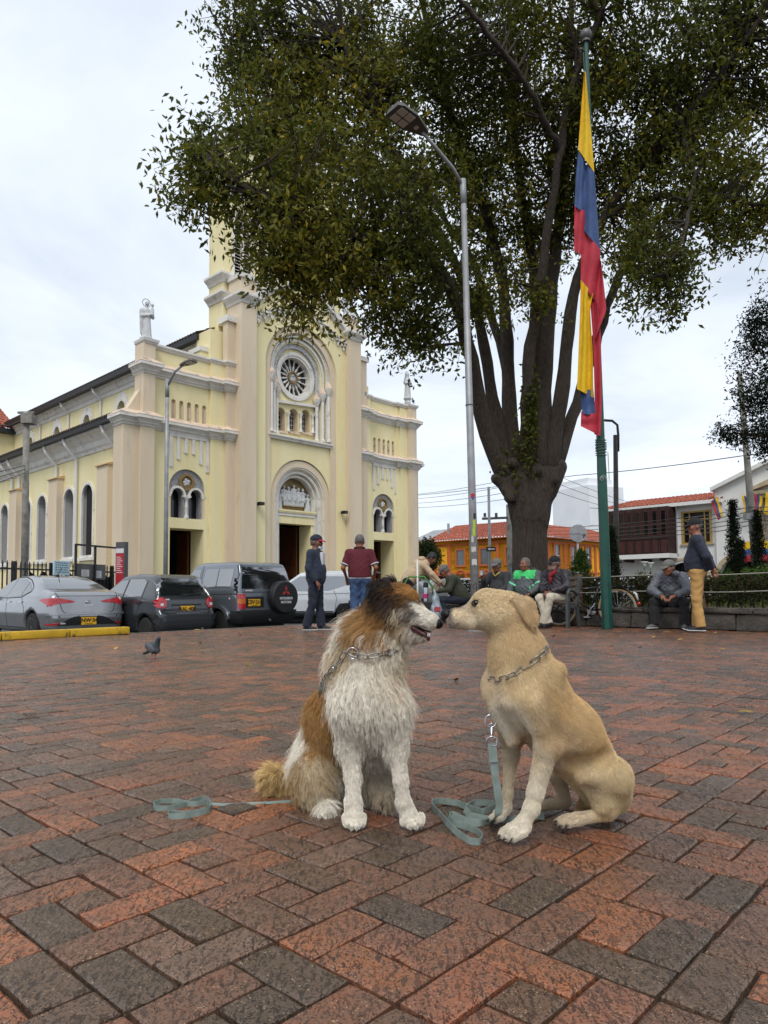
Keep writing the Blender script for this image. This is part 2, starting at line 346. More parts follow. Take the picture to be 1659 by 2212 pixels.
# ================================================================== plaza, street, kerb
TA = math.radians(43.5)                                  # the town grid
UX = np.array([math.sin(TA), math.cos(TA)]); VX = np.array([-math.cos(TA), math.sin(TA)])
E0 = np.array([-4.3, 12.1]); W0 = np.array([4.9, 12.15])  # a point on the plaza's street edge, one on the garden wall's foot
GC = E0 + UX*6.37                                        # where the two meet
STZ = -0.31
def street_z(x, y):
 d = (np.array([x, y])-E0) @ VX
 return STZ - 0.012*max(0, d-4)
def brick_material():
 m = bpy.data.materials.new('wet_brick'); m.use_nodes = True; t = m.node_tree; n = t.nodes; l = t.links; b = n['Principled BSDF']
 def nd(ty, **k):
  x = n.new(ty)
  for a, v in k.items(): setattr(x, a, v)
  return x
 def math_(op, a, c=None, clamp=False):
  x = nd('ShaderNodeMath', operation=op, use_clamp=clamp)
  for s, i in ((a, 0), (c, 1)):
   if s is None: continue
   if hasattr(s, 'is_linked'): l.new(s, x.inputs[i])
   else: x.inputs[i].default_value = s
  return x.outputs[0]
 def rng(s, a, z, o0=0.0, o1=1.0):
  x = nd('ShaderNodeMapRange'); x.inputs[1].default_value = a; x.inputs[2].default_value = z; x.inputs[3].default_value = o0; x.inputs[4].default_value = o1; l.new(s, x.inputs[0]); return x.outputs[0]
 def mix(f, a, z, mode='MIX'):
  x = nd('ShaderNodeMix', data_type='RGBA', blend_type=mode)
  for s, i in ((f, 0), (a, 6), (z, 7)):
   if hasattr(s, 'is_linked'): l.new(s, x.inputs[i])
   elif i == 0: x.inputs[0].default_value = s
   else: x.inputs[i].default_value = c4(s)
  return x.outputs[2]
 geo = nd('ShaderNodeNewGeometry'); pos = geo.outputs['Position']
 def noise(sc, de=5.0, ro=.55, v=pos):
  x = nd('ShaderNodeTexNoise'); x.inputs['Scale'].default_value = sc; x.inputs['Detail'].default_value = de; x.inputs['Roughness'].default_value = ro; l.new(v, x.inputs['Vector']); return x.outputs['Fac']
 at_ = nd('ShaderNodeAttribute', attribute_name='bt'); oi = nd('ShaderNodeObjectInfo')
 val = math_('FRACT', math_('ADD', at_.outputs['Fac'], oi.outputs['Random']))
 cr = nd('ShaderNodeValToRGB'); l.new(val, cr.inputs[0]); cr.color_ramp.interpolation = 'LINEAR'
 stops = [(0, '#4f4132'), (.12, '#5f4b36'), (.24, '#705038'), (.36, '#7f563f'), (.48, '#8e5a3e'), (.6, '#a5643d'), (.74, '#b96d40'), (.86, '#a66242'), (.93, '#8d6650'), (1, '#6a5a4c')]
 e = cr.color_ramp.elements; e[0].position, e[0].color = stops[0][0], hx(stops[0][1]); e[1].position, e[1].color = stops[-1][0], hx(stops[-1][1])
 for p, c in stops[1:-1]: q = e.new(p); q.color = hx(c)
 col = cr.outputs[0]
 col = mix(rng(noise(3.2, 3), .42, .66, 0, .55), col, '#574a40')              # grime drifting over several bricks
 col = mix(rng(noise(40, 6, .75), .38, .62, 0, .6), col, '#6a5445', 'MIX')
 pit = rng(noise(185, 3, .6), .575, .625)                                       # burnt pits in the clay
 mp = nd('ShaderNodeMapping'); mp.inputs['Rotation'].default_value = (0, 0, 1.35); mp.inputs['Scale'].default_value = (1, .34, 1); l.new(pos, mp.inputs[0])
 pit2 = rng(noise(112, 4, .68, mp.outputs[0]), .56, .61)
 pits = math_('MAXIMUM', pit, pit2)
 col = mix(math_('MULTIPLY', pits, rng(noise(7, 3), .35, .65, .3, .85)), col, '#231d19')
 vo = nd('ShaderNodeTexVoronoi'); vo.inputs['Scale'].default_value = 130; l.new(pos, vo.inputs['Vector'])
 sp = math_('MULTIPLY', rng(vo.outputs['Distance'], .14, .26, 1, 0), rng(noise(31, 2), .48, .58))
 col = mix(math_('MULTIPLY', sp, .75), col, '#bfa27c')  # pale clay specks, strengthened in the colour to imitate tiny sheen highlights
 wet = rng(noise(.55, 4, .6), .38, .62)
 l.new(mix(math_('MULTIPLY', wet, .22), col, '#3c312b'), b.inputs['Base Color'])
 rough = math_('SUBTRACT', rng(noise(26, 4), .3, .7, .2, .44), math_('MULTIPLY', wet, .14))
 l.new(rough, b.inputs['Roughness']); b.inputs['Specular IOR Level'].default_value = .5
 h = math_('SUBTRACT', math_('MULTIPLY', noise(210, 5, .7), .6), math_('MULTIPLY', pits, 1.0))
 h = math_('ADD', h, math_('MULTIPLY', noise(24, 3), 1.2))
 bp = nd('ShaderNodeBump'); bp.inputs['Strength'].default_value = 1.0; bp.inputs['Distance'].default_value = .0042; l.new(h, bp.inputs['Height']); l.new(bp.outputs[0], b.inputs['Normal'])
 return m
M_BRICK = brick_material()
M_BED = mat('joint_dirt', '#191614', .75, col2='#2b2620', scale=30, stain='#2c3a16', sscale=1.6, slo=.62, shi=.72, bump=.6, bscale=120, bdist=.004)
M_ASPH = mat('asphalt', '#3d3d3d', .7, col2='#4c4b49', scale=2.5, bump=.5, bscale=180, bdist=.004, stain='#2d2d2e', sscale=.5)
M_SIDEW = mat('pavement_concrete', '#7d7870', .8, col2='#8f8a82', scale=3, bump=.3, bscale=60)
M_KERB = mat('yellow_kerb_paint', '#c9a21c', .6, col2='#b38f18', scale=5, stain='#4d4526', sscale=7, slo=.56, shi=.68, bump=.5, bscale=60, bdist=.006)
M_SOIL = mat('garden_soil', '#3a2f25', .95, col2='#4a4030', scale=6, bump=.8, bscale=40, bdist=.02)
# street: one sheet out to the horizon, falling gently towards the church
def sheet(name, quadpts, m, kind='structure'):
 b = MB(); b.add(quadpts, [tuple(range(len(quadpts)))]); o = b.build(name, m, fix=False); o['kind'] = kind; return o
def P2(o, a, b, z): p = o+UX*a+VX*b; return (p[0], p[1], z)
b = MB()
aa = [-900, 900]; bb = [(-900, -.6), (-80, -.6), (0.0, STZ), (4, STZ), (24, STZ-.24), (900, STZ-.9)]
vs = [P2(E0, a, d, z) for d, z in bb for a in aa]
b.add(vs, [(i*2, i*2+1, i*2+3, i*2+2) for i in range(len(bb)-1)])
street = b.build('street', M_ASPH); street['kind'] = 'structure'
plaza = empty('plaza', kind='structure'); plaza['label'] = 'plaza paved in wet red brick pinwheels'
b = MB()
A_, B_ = -22.0, -26.0
s_end = -9.0
p0 = E0+UX*A_; p1 = GC; p2 = W0-VX*(-s_end)*-1 if False else W0+VX*s_end; p3 = p2+np.array([0, -16.]); p4 = np.array([p0[0], -4.7])
poly = [(p0[0], p0[1]), (p1[0], p1[1]), (p2[0], p2[1]), (p2[0], -4.5), (p0[0], -4.5)]
b.prism([poly], -.45, -.0115, axes='xy'); b.build('joint_bed', M_BED, plaza)
MOD = 0.309; UN = MOD/3; GAP = 0.0064
BA = math.radians(42.6); BU = np.array([math.sin(BA), math.cos(BA)]); BV = np.array([math.cos(BA), -math.sin(BA)])
B0 = np.array([-.2057, 1.195])                            # centre of one half brick
# pinwheel module: four whole bricks round a half brick (cells of a 3x3 square, u0,u1,v0,v1)
CELLS = [((0, 2), (0, 1)), ((2, 3), (0, 2)), ((1, 3), (2, 3)), ((0, 1), (1, 3)), ((1, 2), (1, 2))]
def brick_verts(lu, lv, r):
 """top face with a worn rim, sides down into the joint; local coordinates round the brick's middle"""
 a, c = lu/2-GAP/2, lv/2-GAP/2; j = lambda s=.0016: r.uniform(-s, s)
 nu, nv = (4, 2) if lu > lv*1.5 else ((2, 4) if lv > lu*1.5 else (2, 2))
 ring = []
 for k in range(nu): ring.append((-a+2*a*k/nu, -c))
 for k in range(nv): ring.append((a, -c+2*c*k/nv))
 for k in range(nu): ring.append((a-2*a*k/nu, c))
 for k in range(nv): ring.append((-a, c-2*c*k/nv))
 n = len(ring); top = []; rim = []; bot = []
 for x, y in ring:
  ch = .0045+abs(j(.003)); xx, yy = x+j(), y+j()
  if abs(x) > a-1e-6 and abs(y) > c-1e-6: xx *= .985; yy *= .985
  rim.append((xx, yy, -.004+j(.0008))); top.append((xx-np.sign(x)*ch*(abs(x) > a-1e-6), yy-np.sign(y)*ch*(abs(y) > c-1e-6), j(.0006))); bot.append((xx, yy, -.02))
 fs = [tuple(range(n))]+[(n+i, n+(i+1) % n, (i+1) % n, i) for i in range(n)]+[(2*n+i, 2*n+(i+1) % n, n+(i+1) % n, n+i) for i in range(n)]
 return np.array(top+rim+bot), fs
VARI = {}
for key, lu, lv in (('u', 2*UN, UN), ('v', UN, 2*UN), ('h', UN, UN)):
 VARI[key] = [brick_verts(lu, lv, rnd) for _ in range(14)]
def plaza_z(x, y): return 0.006*math.sin(x*.9+1)*math.sin(y*.7)+.004*math.sin(x*2.3+y*1.7)
bricks = []
for i in range(-70, 71):
 for k in range(-70, 71):
  o = B0+BU*(i*MOD)+BV*(k*MOD)
  if o[1] < .55 or o[1] > 18.5 or abs(o[0]) > .62*o[1]+1.6: continue
  for (u0, u1), (v0, v1) in CELLS:
   c = o+BU*((u0+u1)/2-1.5)*UN+BV*((v0+v1)/2-1.5)*UN
   if (c-E0) @ VX > -.16 or (c-W0) @ UX > -.02 or c[1] < .6: continue
   bricks.append((c, 'u' if u1-u0 == 2 else ('v' if v1-v0 == 2 else 'h')))
# the 300 that show largest: nearest to the camera, inside the frame
def in_frame(c): return abs(c[0]) < .60*c[1]+.05 and c[1] > 1.04
bricks.sort(key=lambda q: (not in_frame(q[0]), q[0][1]))
near = bricks[:300]; far = bricks[300:]
brot = math.pi/2-BA
RZ = rotz(brot)
# local axes of a brick: x along BU, y along -BV
for c, key in near: pass
VM = {}
def brick_mesh(key, q):
 if (key, q) not in VM:
  v, f = VARI[key][q]; v = v.copy(); v[:, 1] *= 1
  mb = MB(); mb.add(v, f); VM[key, q] = mb.mesh('brick', M_BRICK)
 return VM[key, q]
for c, key in near:
 o = bpy.data.objects.new('brick', brick_mesh(key, rnd.randrange(14))); link(o, plaza)
 o.location = (c[0], c[1], plaza_z(*c)+rnd.uniform(-.0022, .0022)); o.rotation_euler = (rnd.gauss(0, .006), rnd.gauss(0, .006), brot+rnd.gauss(0, .004)+(PI if rnd.random() < .5 else 0))
VV = []; FF = []; TT = []; nn = 0
for c, key in far:
 v, f = VARI[key][rnd.randrange(14)]
 tl = np.array([[1, 0, 0], [0, 1, 0], [rnd.gauss(0, .006), rnd.gauss(0, .006), 1]])
 q = (v @ tl.T) @ RZ.T + np.array([c[0], c[1], plaza_z(*c)+rnd.uniform(-.0022, .0022)])
 VV.append(q); FF += [tuple(i+nn for i in ff) for ff in f]; TT += [rnd.random()]*len(f); nn += len(v)
me = bpy.data.meshes.new('brick_field'); me.from_pydata(np.concatenate(VV).tolist(), [], FF); me.materials.append(M_BRICK)
a = me.attributes.new('bt', 'FLOAT', 'FACE'); a.data.foreach_set('value', TT); me.update()
bm = bmesh.new(); bm.from_mesh(me); bmesh.ops.recalc_face_normals(bm, faces=bm.faces); bm.to_mesh(me); bm.free()
o = bpy.data.objects.new('brick_field', me); link(o, plaza); o['kind'] = 'stuff'
# concrete edge of the plaza along the street, then the yellow kerb on its left stretch
b = MB()
q = [P2(E0, A_, -.15, 0), P2(E0, 6.3, -.15, 0)]
b.sweep([(E0+UX*6.3-VX*.0)[:].tolist()+[0], (E0+UX*A_)[:].tolist()+[0]], [(0.0, STZ-.05), (0, -.004), (-.02, .004), (-.15, .004), (-.15, STZ-.05)])
o = b.build('plaza_edge', mat('edge_concrete', '#59524a', .75, col2='#6e665c', scale=9, bump=.4, bscale=70), None); o['kind'] = 'structure'
kerb = empty('yellow_kerb', (E0[0], E0[1], 0), PI/2-TA, 'low concrete kerb in worn yellow paint at the plaza edge', 'kerb')
x = -.12
k_ = 0
while x > -9:
 ln = .98; b = MB(); b.box(x-ln, x, -.2+rnd.uniform(-.006, .006), .0, .0045, .125+rnd.uniform(-.004, .004), ch=.02)
 o = b.build('kerb_block', M_KERB, kerb, 40); x -= ln+.012; k_ += 1
# garden earth behind the wall, pavement before the church
b = MB(); G2_ = W0+VX*5.6
b = MB(); b.prism([[tuple(G2_+UX*.25-VX*.25), tuple(W0+UX*.25+VX*s_end), tuple(W0+UX*17+VX*s_end), tuple(G2_+UX*17-VX*.25)]], -.4, .31, axes='xy')
o = b.build('garden_soil', M_SOIL); o['kind'] = 'structure'
# ================================================================== the church
M_YEL = mat('yellow_plaster', '#e9ddb0', .85, col2='#e2d4a2', scale=.8, bump=.12, bscale=40, stain='#c9ba8c', sscale=1.7, slo=.58, shi=.82, stretch=(1.5, 1.5, .3))
M_BEI = mat('beige_plaster', '#cfbda3', .85, col2='#d8c7ad', scale=.7, bump=.15, bscale=40, stain='#b9a48a', sscale=1.7, slo=.58, shi=.82, stretch=(1.5, 1.5, .3))
M_TAN = mat('tan_plaster', '#c9a57a', .85, col2='#c29d74', scale=.7, bump=.15, bscale=40)
M_WHT = mat('white_stucco', '#dfdbd3', .75, col2='#d2cec6', scale=2.5, bump=.1, bscale=60, stain='#8f8d8b', sscale=3, slo=.56, shi=.76)
M_LEDGE = mat('weathered_ledge', '#d8c2ac', .85, col2='#cfb9a5', scale=2, stain='#77716c', sscale=2.6, slo=.52, shi=.7, bump=.3, bscale=30)
M_STAT = mat('statue_white', '#c9cac9', .7, col2='#b5b6b6', scale=6, stain='#7d7f80', sscale=5, slo=.58, shi=.75, bump=.3, bscale=40)
M_GOLD = mat('dull_gold', '#8d7443', .55, col2='#6f5a33', scale=5)
M_GLASS = mat('dark_window_glass', '#0d1014', .12, spec=.6)
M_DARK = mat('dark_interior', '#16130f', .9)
M_INT = mat('church_interior_plaster', '#a89c88', .9)
M_WOOD = mat('varnished_door', '#5a2f15', .45, col2='#43210e', scale=4, stretch=(6, 6, .8))
M_GUT = mat('dark_gutter', '#26272a', .5)
M_TILE = mat('old_roof_tile', '#57473d', .85, col2='#2f2a26', scale=6, stain='#6c6e3f', sscale=2.2, slo=.62, shi=.75)
M_TILER = mat('red_roof_tile', '#a5573f', .8, col2='#874733', scale=5, stain='#d08a70', sscale=3.5, slo=.55, shi=.7, bump=.3, bscale=25)
M_PIPE = mat('white_downpipe', '#cfcfcd', .5)
M_IRON = mat('black_iron', '#141415', .5)
CH0 = (-9.016, 28.0, 0)
church = empty('church', CH0, PI/2-TA, 'pale yellow church with beige pillars, rose window and louvred bell tower', 'church')
Zb = -.9
def part(b, name, m, smooth=False, parent=None, kind=None): return b.build(name, m, parent or church, smooth, True, kind)
def vprism(b, poly_td, z0, z1): return b.prism([poly_td], z0, z1, axes='xy')
# --- wings: wall with door and twin-window openings
def wing(t0, t1, dz, seed):
 b = MB()
 holes = [rect(t0+.60-.55, t0+2.16-.55, Zb+.01, 3.3+dz*.3), archpoly(t0+.0, t0+1.66, 3.72+dz*.3, 4.92+dz*.4)]
 lft = t0-.35 if seed == 2 else t0-.9
 outer = [(lft, Zb), (t0+.05, Zb), (t0+.05, 3.3+dz*.3), (t0+1.61, 3.3+dz*.3), (t0+1.61, Zb), (t1+.35, Zb), (t1+.35, 10.5+dz), (lft, 10.5+dz)]
 slots = []
 for k in range(5):
  c = t0+.17+.357*k; slots.append([(c-.1, 8.0+dz-.26), (c+.1, 8.0+dz-.26)]+arc(c, 8.72+dz-.26, .1, 0, 180, 6))
 b.prism([outer, holes[1]]+slots, 0, .12)
 part(b, 'wing_wall', M_YEL)
 b = MB()
 for sl in slots: b.prism([sl], .10, .14)
 for k in range(5):
  c = t0+.17+.357*k; b.add([], []); b.box(c+.045, c+.085, .02, .098, 7.8+dz-.1, 8.6+dz-.26)
 part(b, 'blind_slot', M_LEDGE)
 # white fringe of hanging bars under the cornice
 for k, (ln, x) in enumerate(zip((1.25, .92, .62, .62, 1.0, 1.3), (0.0, .33, .68, 1.03, 1.38, 1.7))):
  b = MB(); z1 = 7.02+dz; b.box(t0+x-.01, t0+x+.13, -.05, -.002, z1-ln, z1); part(b, 'fringe_bar', M_WHT)
 b = MB(); b.box(t0-.01, t0+1.83, -.047, -.003, 7.03+dz, 7.2+dz); part(b, 'fringe_band', M_WHT)
 # twin window with medallion
 z0 = 3.72+dz*.3; c = t0+.83; tw = empty('twin_window', (c, 0, z0)); tw.parent = church
 b = MB(); ap = archpoly(-.83, .83, 0, 1.2+dz*.1)
 h1 = [(-.70, .01), (-.14, .01)]+arc(-.42, .95, .28, 0, 180, 10); h2 = [(.14, .01), (.70, .01)]+arc(.42, .95, .28, 0, 180, 10)
 b.prism([ap, h1, h2], .1, .5); b.build('tympanum', mat('grey_relief', '#a3a2a4', .8, col2='#7f7f83', scale=14, bump=.8, bscale=30, bdist=.03), tw)
 for s in (-1, 1):
  b = MB(); b.prism([[(s*.42+.36*math.cos(math.radians(a)), .95+.36*math.sin(math.radians(a))) for a in range(0, 181, 15)]+[(s*.42+.27*math.cos(math.radians(a)), .95+.27*math.sin(math.radians(a))) for a in range(180, -1, -15)]], .0, .12); b.build('arch_moulding', M_WHT, tw)
  b = MB(); b.box(s*.42-.3, s*.42+.3, .46, .48, 0, 1.25); b.build('pane', M_GLASS, tw)
  b = MB(); b.box(s*.80-.06, s*.80+.06, .02, .46, 0, .86); b.build('jamb', M_BEI, tw)
  b = MB(); b.box(s*.80-.1, s*.80+.07, .0, .3, .86, .96); b.build('impost', M_WHT, tw)
 b = MB(); b.box(-.13, .13, .12, .46, 0, .86); b.build('pier', M_BEI, tw)
 b = MB(); b.lathe([(.10, 0), (.10, .09), (.065, .12), (.06, .45), (.068, .47), (.06, .5), (.055, .72), (.07, .76), (.12, .83), (.12, .86)], 12, (0, .07, 0)); b.build('colonnette', M_WHT, tw, 40)
 b = MB(); b.box(-.17, .17, -.02, .14, .86, .95); b.build('capital_slab', M_WHT, tw)
 b = MB(); ring = [(.36*math.cos(a), 1.5+.36*math.sin(a)) for a in np.linspace(0, 2*PI, 24, endpoint=False)]; inn = [(.25*math.cos(a), 1.5+.25*math.sin(a)) for a in np.linspace(0, 2*PI, 24, endpoint=False)]
 b.prism([ring, inn], .02, .14); b.build('medallion_ring', M_GOLD, tw)
 b = MB(); b.prism([[(.255*math.cos(a), 1.5+.255*math.sin(a)) for a in np.linspace(0, 2*PI, 24, endpoint=False)]], .09, .13); b.build('medallion_ground', M_GOLD, tw)
 b = MB()
 for q in range(9):
  a = q*2.4; r_ = .13*(q/9)**.5; b.ball((r_*math.cos(a), .085, 1.5+r_*math.sin(a)), .07, 8, sc=(1, .6, 1))
 b.build('relief_bust', M_STAT, tw, True)
 # doorway: deep plain reveal, dark nave, one leaf of the open door
 dz3 = dz*.3; b = MB(); x0, x1 = t0+.05, t0+1.61
 b.box(x0-.02, x0, .12, 1.0, Zb, 3.3+dz3); b.box(x1, x1+.02, .12, 1.0, Zb, 3.3+dz3); b.box(x0-.02, x1+.02, .12, 1.0, 3.3+dz3, 3.34+dz3); part(b, 'door_reveal', M_YEL)
 b = MB(); b.box(x1-.14, x1-.06, 1.02, 1.9, Zb+.05, 3.25+dz3)
 for k in range(4): b.box(x1-.16, x1-.04, 1.1, 1.82, Zb+.5+k*.95, Zb+.56+k*.95)
 part(b, 'door', M_WOOD)
wing(.55, 2.38, 0, 1); wing(12.27, 14.03, .22, 2)
# dark nave behind the three doors
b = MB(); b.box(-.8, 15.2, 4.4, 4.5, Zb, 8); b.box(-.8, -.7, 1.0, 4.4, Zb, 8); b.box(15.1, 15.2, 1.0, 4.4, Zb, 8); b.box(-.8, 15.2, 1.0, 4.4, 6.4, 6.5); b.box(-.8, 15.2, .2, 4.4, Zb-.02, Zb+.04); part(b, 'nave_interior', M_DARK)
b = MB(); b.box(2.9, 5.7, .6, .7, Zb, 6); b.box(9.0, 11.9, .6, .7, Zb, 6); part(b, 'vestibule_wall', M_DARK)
b = MB(); b.box(6.9, 7.0, 2.2, 3.2, Zb, 2.6); b.box(7.2, 8.9, 3.0, 3.05, Zb, 4.0); part(b, 'vestibule_screen', M_INT)
# steps of plan: yellow and beige strips, corner piers, buttresses
for (a, c, y, z) in ((2.40, 3.07, -.15, 10.5), (11.5, 12.0, -.15, 10.8), (14.05, 14.3, -.07, 10.7), (14.3, 14.9, -.15, 10.7)):
 b = MB(); b.box(a, c, y, .0, Zb, z); part(b, 'wall_strip', M_YEL)
for a, c in ((3.06, 3.47), (10.6, 11.53)): b = MB(); b.box(a, c, -.35, 0, Zb, 12.6); part(b, 'inner_pilaster', M_BEI)
for nm, x0, x1, zt in (('corner_pier', -.93, -.29, 10.45), ('corner_pier', 14.86, 15.43, 10.75)):
 b = MB(); b.box(x0 if x0 > 0 else -.86, x1, -.35, .35, Zb, 7.4); b.box(x0+.14 if x0 < 0 else x0, x1 if x0 < 0 else x1, -.35, .35, 7.4, zt); part(b, nm, M_BEI)
 b = MB(); a0, a1 = (-.75, -.25) if x0 < 0 else (14.86, 15.43)
 b.sweep([(a0, .37, zt), (a0, -.37, zt), (a1, -.37, zt), (a1, .37, zt)], [(-.3, 0), (0.0, 0), (.03, .05), (.07, .09), (.09, .19), (-.3, .23)]); b.box(a0+.02, a1-.02, -.35, .36, zt+.0, zt+.21); part(b, 'pedestal_cap', M_WHT)
b = MB(); b.box(-1.5, -.86, -.2, .62, Zb, 7.3); b.box(-1.5, -.86, -.2, .62, 7.3, 7.5); b.prism([[(-1.42, 7.6), (-.72, 7.6), (-.72, 8.75)]], -.1, .3); part(b, 'corner_buttress', M_BEI)
b = MB(); b.box(15.43, 15.86, -.05, .62, Zb, 7.5); b.prism([[(15.3, 7.9), (15.85, 7.9), (15.3, 8.75)]], .0, .3); part(b, 'corner_buttress', M_BEI)
# cornices: moulding below, weathered slope above, following every step
MOULD = [(-.1, 0), (.03, 0), (.05, .06), (.10, .10), (.12, .16), (.2, .25), (.26, .27), (.26, .38), (-.1, .38)]
SLOPE = [(-.1, .38), (.27, .385), (.25, .43), (.0, .60), (-.1, .60)]
wl = [(-1.5, .62), (-1.5, -.2), (-.86, -.2), (-.86, -.35), (-.29, -.35), (-.29, -.02), (2.40, -.02), (2.40, -.15), (3.06, -.15), (3.06, -.35), (3.5, -.35)]
wl3 = [(-.77, .4), (-.77, -.35), (-.29, -.35), (-.29, -.02), (2.40, -.02), (2.40, -.15), (3.06, -.15), (3.06, -.35), (3.5, -.35)]
wr = [(10.6, -.35), (11.53, -.35), (11.53, -.15), (12.0, -.15), (12.0, -.02), (14.05, -.02), (14.05, -.15), (14.86, -.15), (14.86, -.35), (15.43, -.35), (15.43, -.05), (15.86, -.05), (15.86, .62)]
wr3 = [(10.6, -.35), (11.53, -.35), (11.53, -.15), (12.0, -.15), (12.0, -.02), (14.05, -.02), (14.05, -.15), (14.86, -.15), (14.86, -.35), (15.43, -.35), (15.43, .4)]
for pts, z in ((wl, 7.16), (wl3, 9.27), (wr, 7.38), (wr3, 9.62)):
 b = MB(); b.sweep([(t, d, z) for t, d in pts], MOULD); part(b, 'cornice', M_WHT)
 b = MB(); b.sweep([(t, d, z+.001) for t, d in pts], SLOPE); part(b, 'cornice_weathering', M_LEDGE)
for pts, z in ((wl3[2:], 10.42), (wr3[1:-2], 10.72)):
 b = MB(); b.sweep([(t, d, z) for t, d in pts], [(-.15, 0), (.02, 0), (.06, .08), (.1, .12), (.1, .2), (-.15, .24)]); part(b, 'parapet_coping', M_WHT)
# --- portal block: gabled front wall with the great arch cut through
AC, AR, AS = 7.14, 2.17, 11.0
b = MB()
gable = [(4.25, Zb), (AC-AR, Zb), (AC-AR, AS)]+arc(AC, AS, AR, 180, 0, 40)[1:]+[(AC+AR, Zb), (9.87, Zb), (9.87, 13.3), (9.2, 14.1), (7.14, 15.3), (5.0, 14.1), (4.25, 13.5)]
b.prism([gable], -.5, .1); part(b, 'gable_wall', M_YEL)
def ring(b, c, zc, r0, r1, zf, y0, y1, n=40):
 """arch band: legs down to zf, round head"""
 o = [(c-r0, zf), (c-r0, zc)]+arc(c, zc, r0, 180, 0, n)[1:]+[(c+r0, zf)]; i = [(c+r1, zf), (c+r1, zc)]+arc(c, zc, r1, 0, 180, n)[1:]+[(c-r1, zf)]
 return b.prism([o+i], y0, y1)
b = MB(); ring(b, AC, AS, AR+.002, 1.83, Zb, -.4, .1); part(b, 'arch_band', M_BEI)
b = MB(); ring(b, AC, AS, 1.83, 1.68, 7.95, -.26, .1); part(b, 'archivolt', M_YEL)
b = MB(); ring(b, AC, AS, 1.825, 1.79, 7.95, -.3, -.26); ring(b, AC, AS, 1.72, 1.66, 7.95, -.3, -.26)
for k in range(26):
 a = math.radians(4+k*6.9);
 p, q = [(AC+r*math.cos(a), -.275, AS+r*math.sin(a)) for r in (1.70, 1.80)]; b.bar(p, q, .05, .03, up=(0, 1, 0))
part(b, 'archivolt_moulding', M_WHT)
b = MB(); ring(b, AC, AS, 1.66, 1.42, 7.95, -.14, .1); part(b, 'archivolt', M_YEL)
b = MB(); ring(b, AC, AS, 1.60, 1.48, 7.95, -.2, -.14)
for k in range(44):
 a = math.radians(-2+k*4.2); b.ball((AC+1.64*math.cos(a), -.16, AS+1.64*math.sin(a)), .038, 6)
for s in (-1, 1):
 for k in range(14): b.ball((AC+s*1.64, -.16, 8.1+k*.2), .035, 6)
part(b, 'beaded_moulding', M_WHT, 50)
b = MB(); ring(b, AC, AS, 1.42, 1.2, 7.95, -.03, .1); part(b, 'relief_archivolt', mat('carved_band', '#c9c9cb', .8, col2='#9a9a9d', scale=16, detail=2, lo=.42, hi=.58, bump=.9, bscale=18, bdist=.03))
b = MB()
inner = [(AC-1.85, 7.9), (AC+1.85, 7.9), (AC+1.85, AS)]+arc(AC, AS, 1.85, 0, 180, 40)[1:]
ROSE = (7.13, 10.88)
hole = [(ROSE[0]+1.02*math.cos(a), ROSE[1]+1.02*math.sin(a)) for a in np.linspace(0, 2*PI, 40, endpoint=False)]
WH = [archpoly(c-.27, c+.27, 8.14+.08*k, 9.0+.08*k, 10) for k, c in enumerate((6.31, 7.08, 7.82))]
b.prism([inner, hole]+WH, .1, .55); part(b, 'recess_wall', M_YEL)
# rose window
rose = empty('rose_window', (ROSE[0], .1, ROSE[1])); rose.parent = church
b = MB(); an = np.linspace(0, 2*PI, 48, endpoint=False)
b.prism([[(1.15*math.cos(a), 1.15*math.sin(a)) for a in an], [(1.0*math.cos(a), 1.0*math.sin(a)) for a in an]], -.1, .05); b.prism([[(1.06*math.cos(a), 1.06*math.sin(a)) for a in an], [(.9*math.cos(a), .9*math.sin(a)) for a in an]], -.06, .32); b.build('rim', M_WHT, rose)
b = MB(); b.prism([[(1.0*math.cos(a), 1.0*math.sin(a)) for a in an]], .33, .36); b.build('pane', mat('leaded_glass', '#1c1d20', .3, col2='#55565b', scale=9, lo=.48, hi=.6), rose)
prof = [(.03, .28), (.065, .3), (.03, .36), (.05, .42), (.062, .5), (.035, .6), (.028, .7), (.05, .74), (.03, .78), (.06, .85), (.075, .9)]
for k in range(16):
 a = 2*PI*(k+.5)/16; b = MB(Matrix.Rotation(-a, 4, 'Y')); b.lathe(prof, 8, (0, .24, 0)); b.build('spoke', M_WHT, rose, True)
b = MB(); b.prism([[(.3*math.cos(a), .3*math.sin(a)) for a in an], [(.22*math.cos(a), .22*math.sin(a)) for a in an]], .1, .3); b.build('hub_ring', M_GOLD, rose)
b = MB(); b.prism([[(.225*math.cos(a), .225*math.sin(a)) for a in an]], .18, .3);
for q in range(7): b.ball((rnd.uniform(-.1, .1), .17, rnd.uniform(-.12, .12)), .07, 8, sc=(1, .5, 1))
b.build('hub_relief', M_STAT, rose, 40)
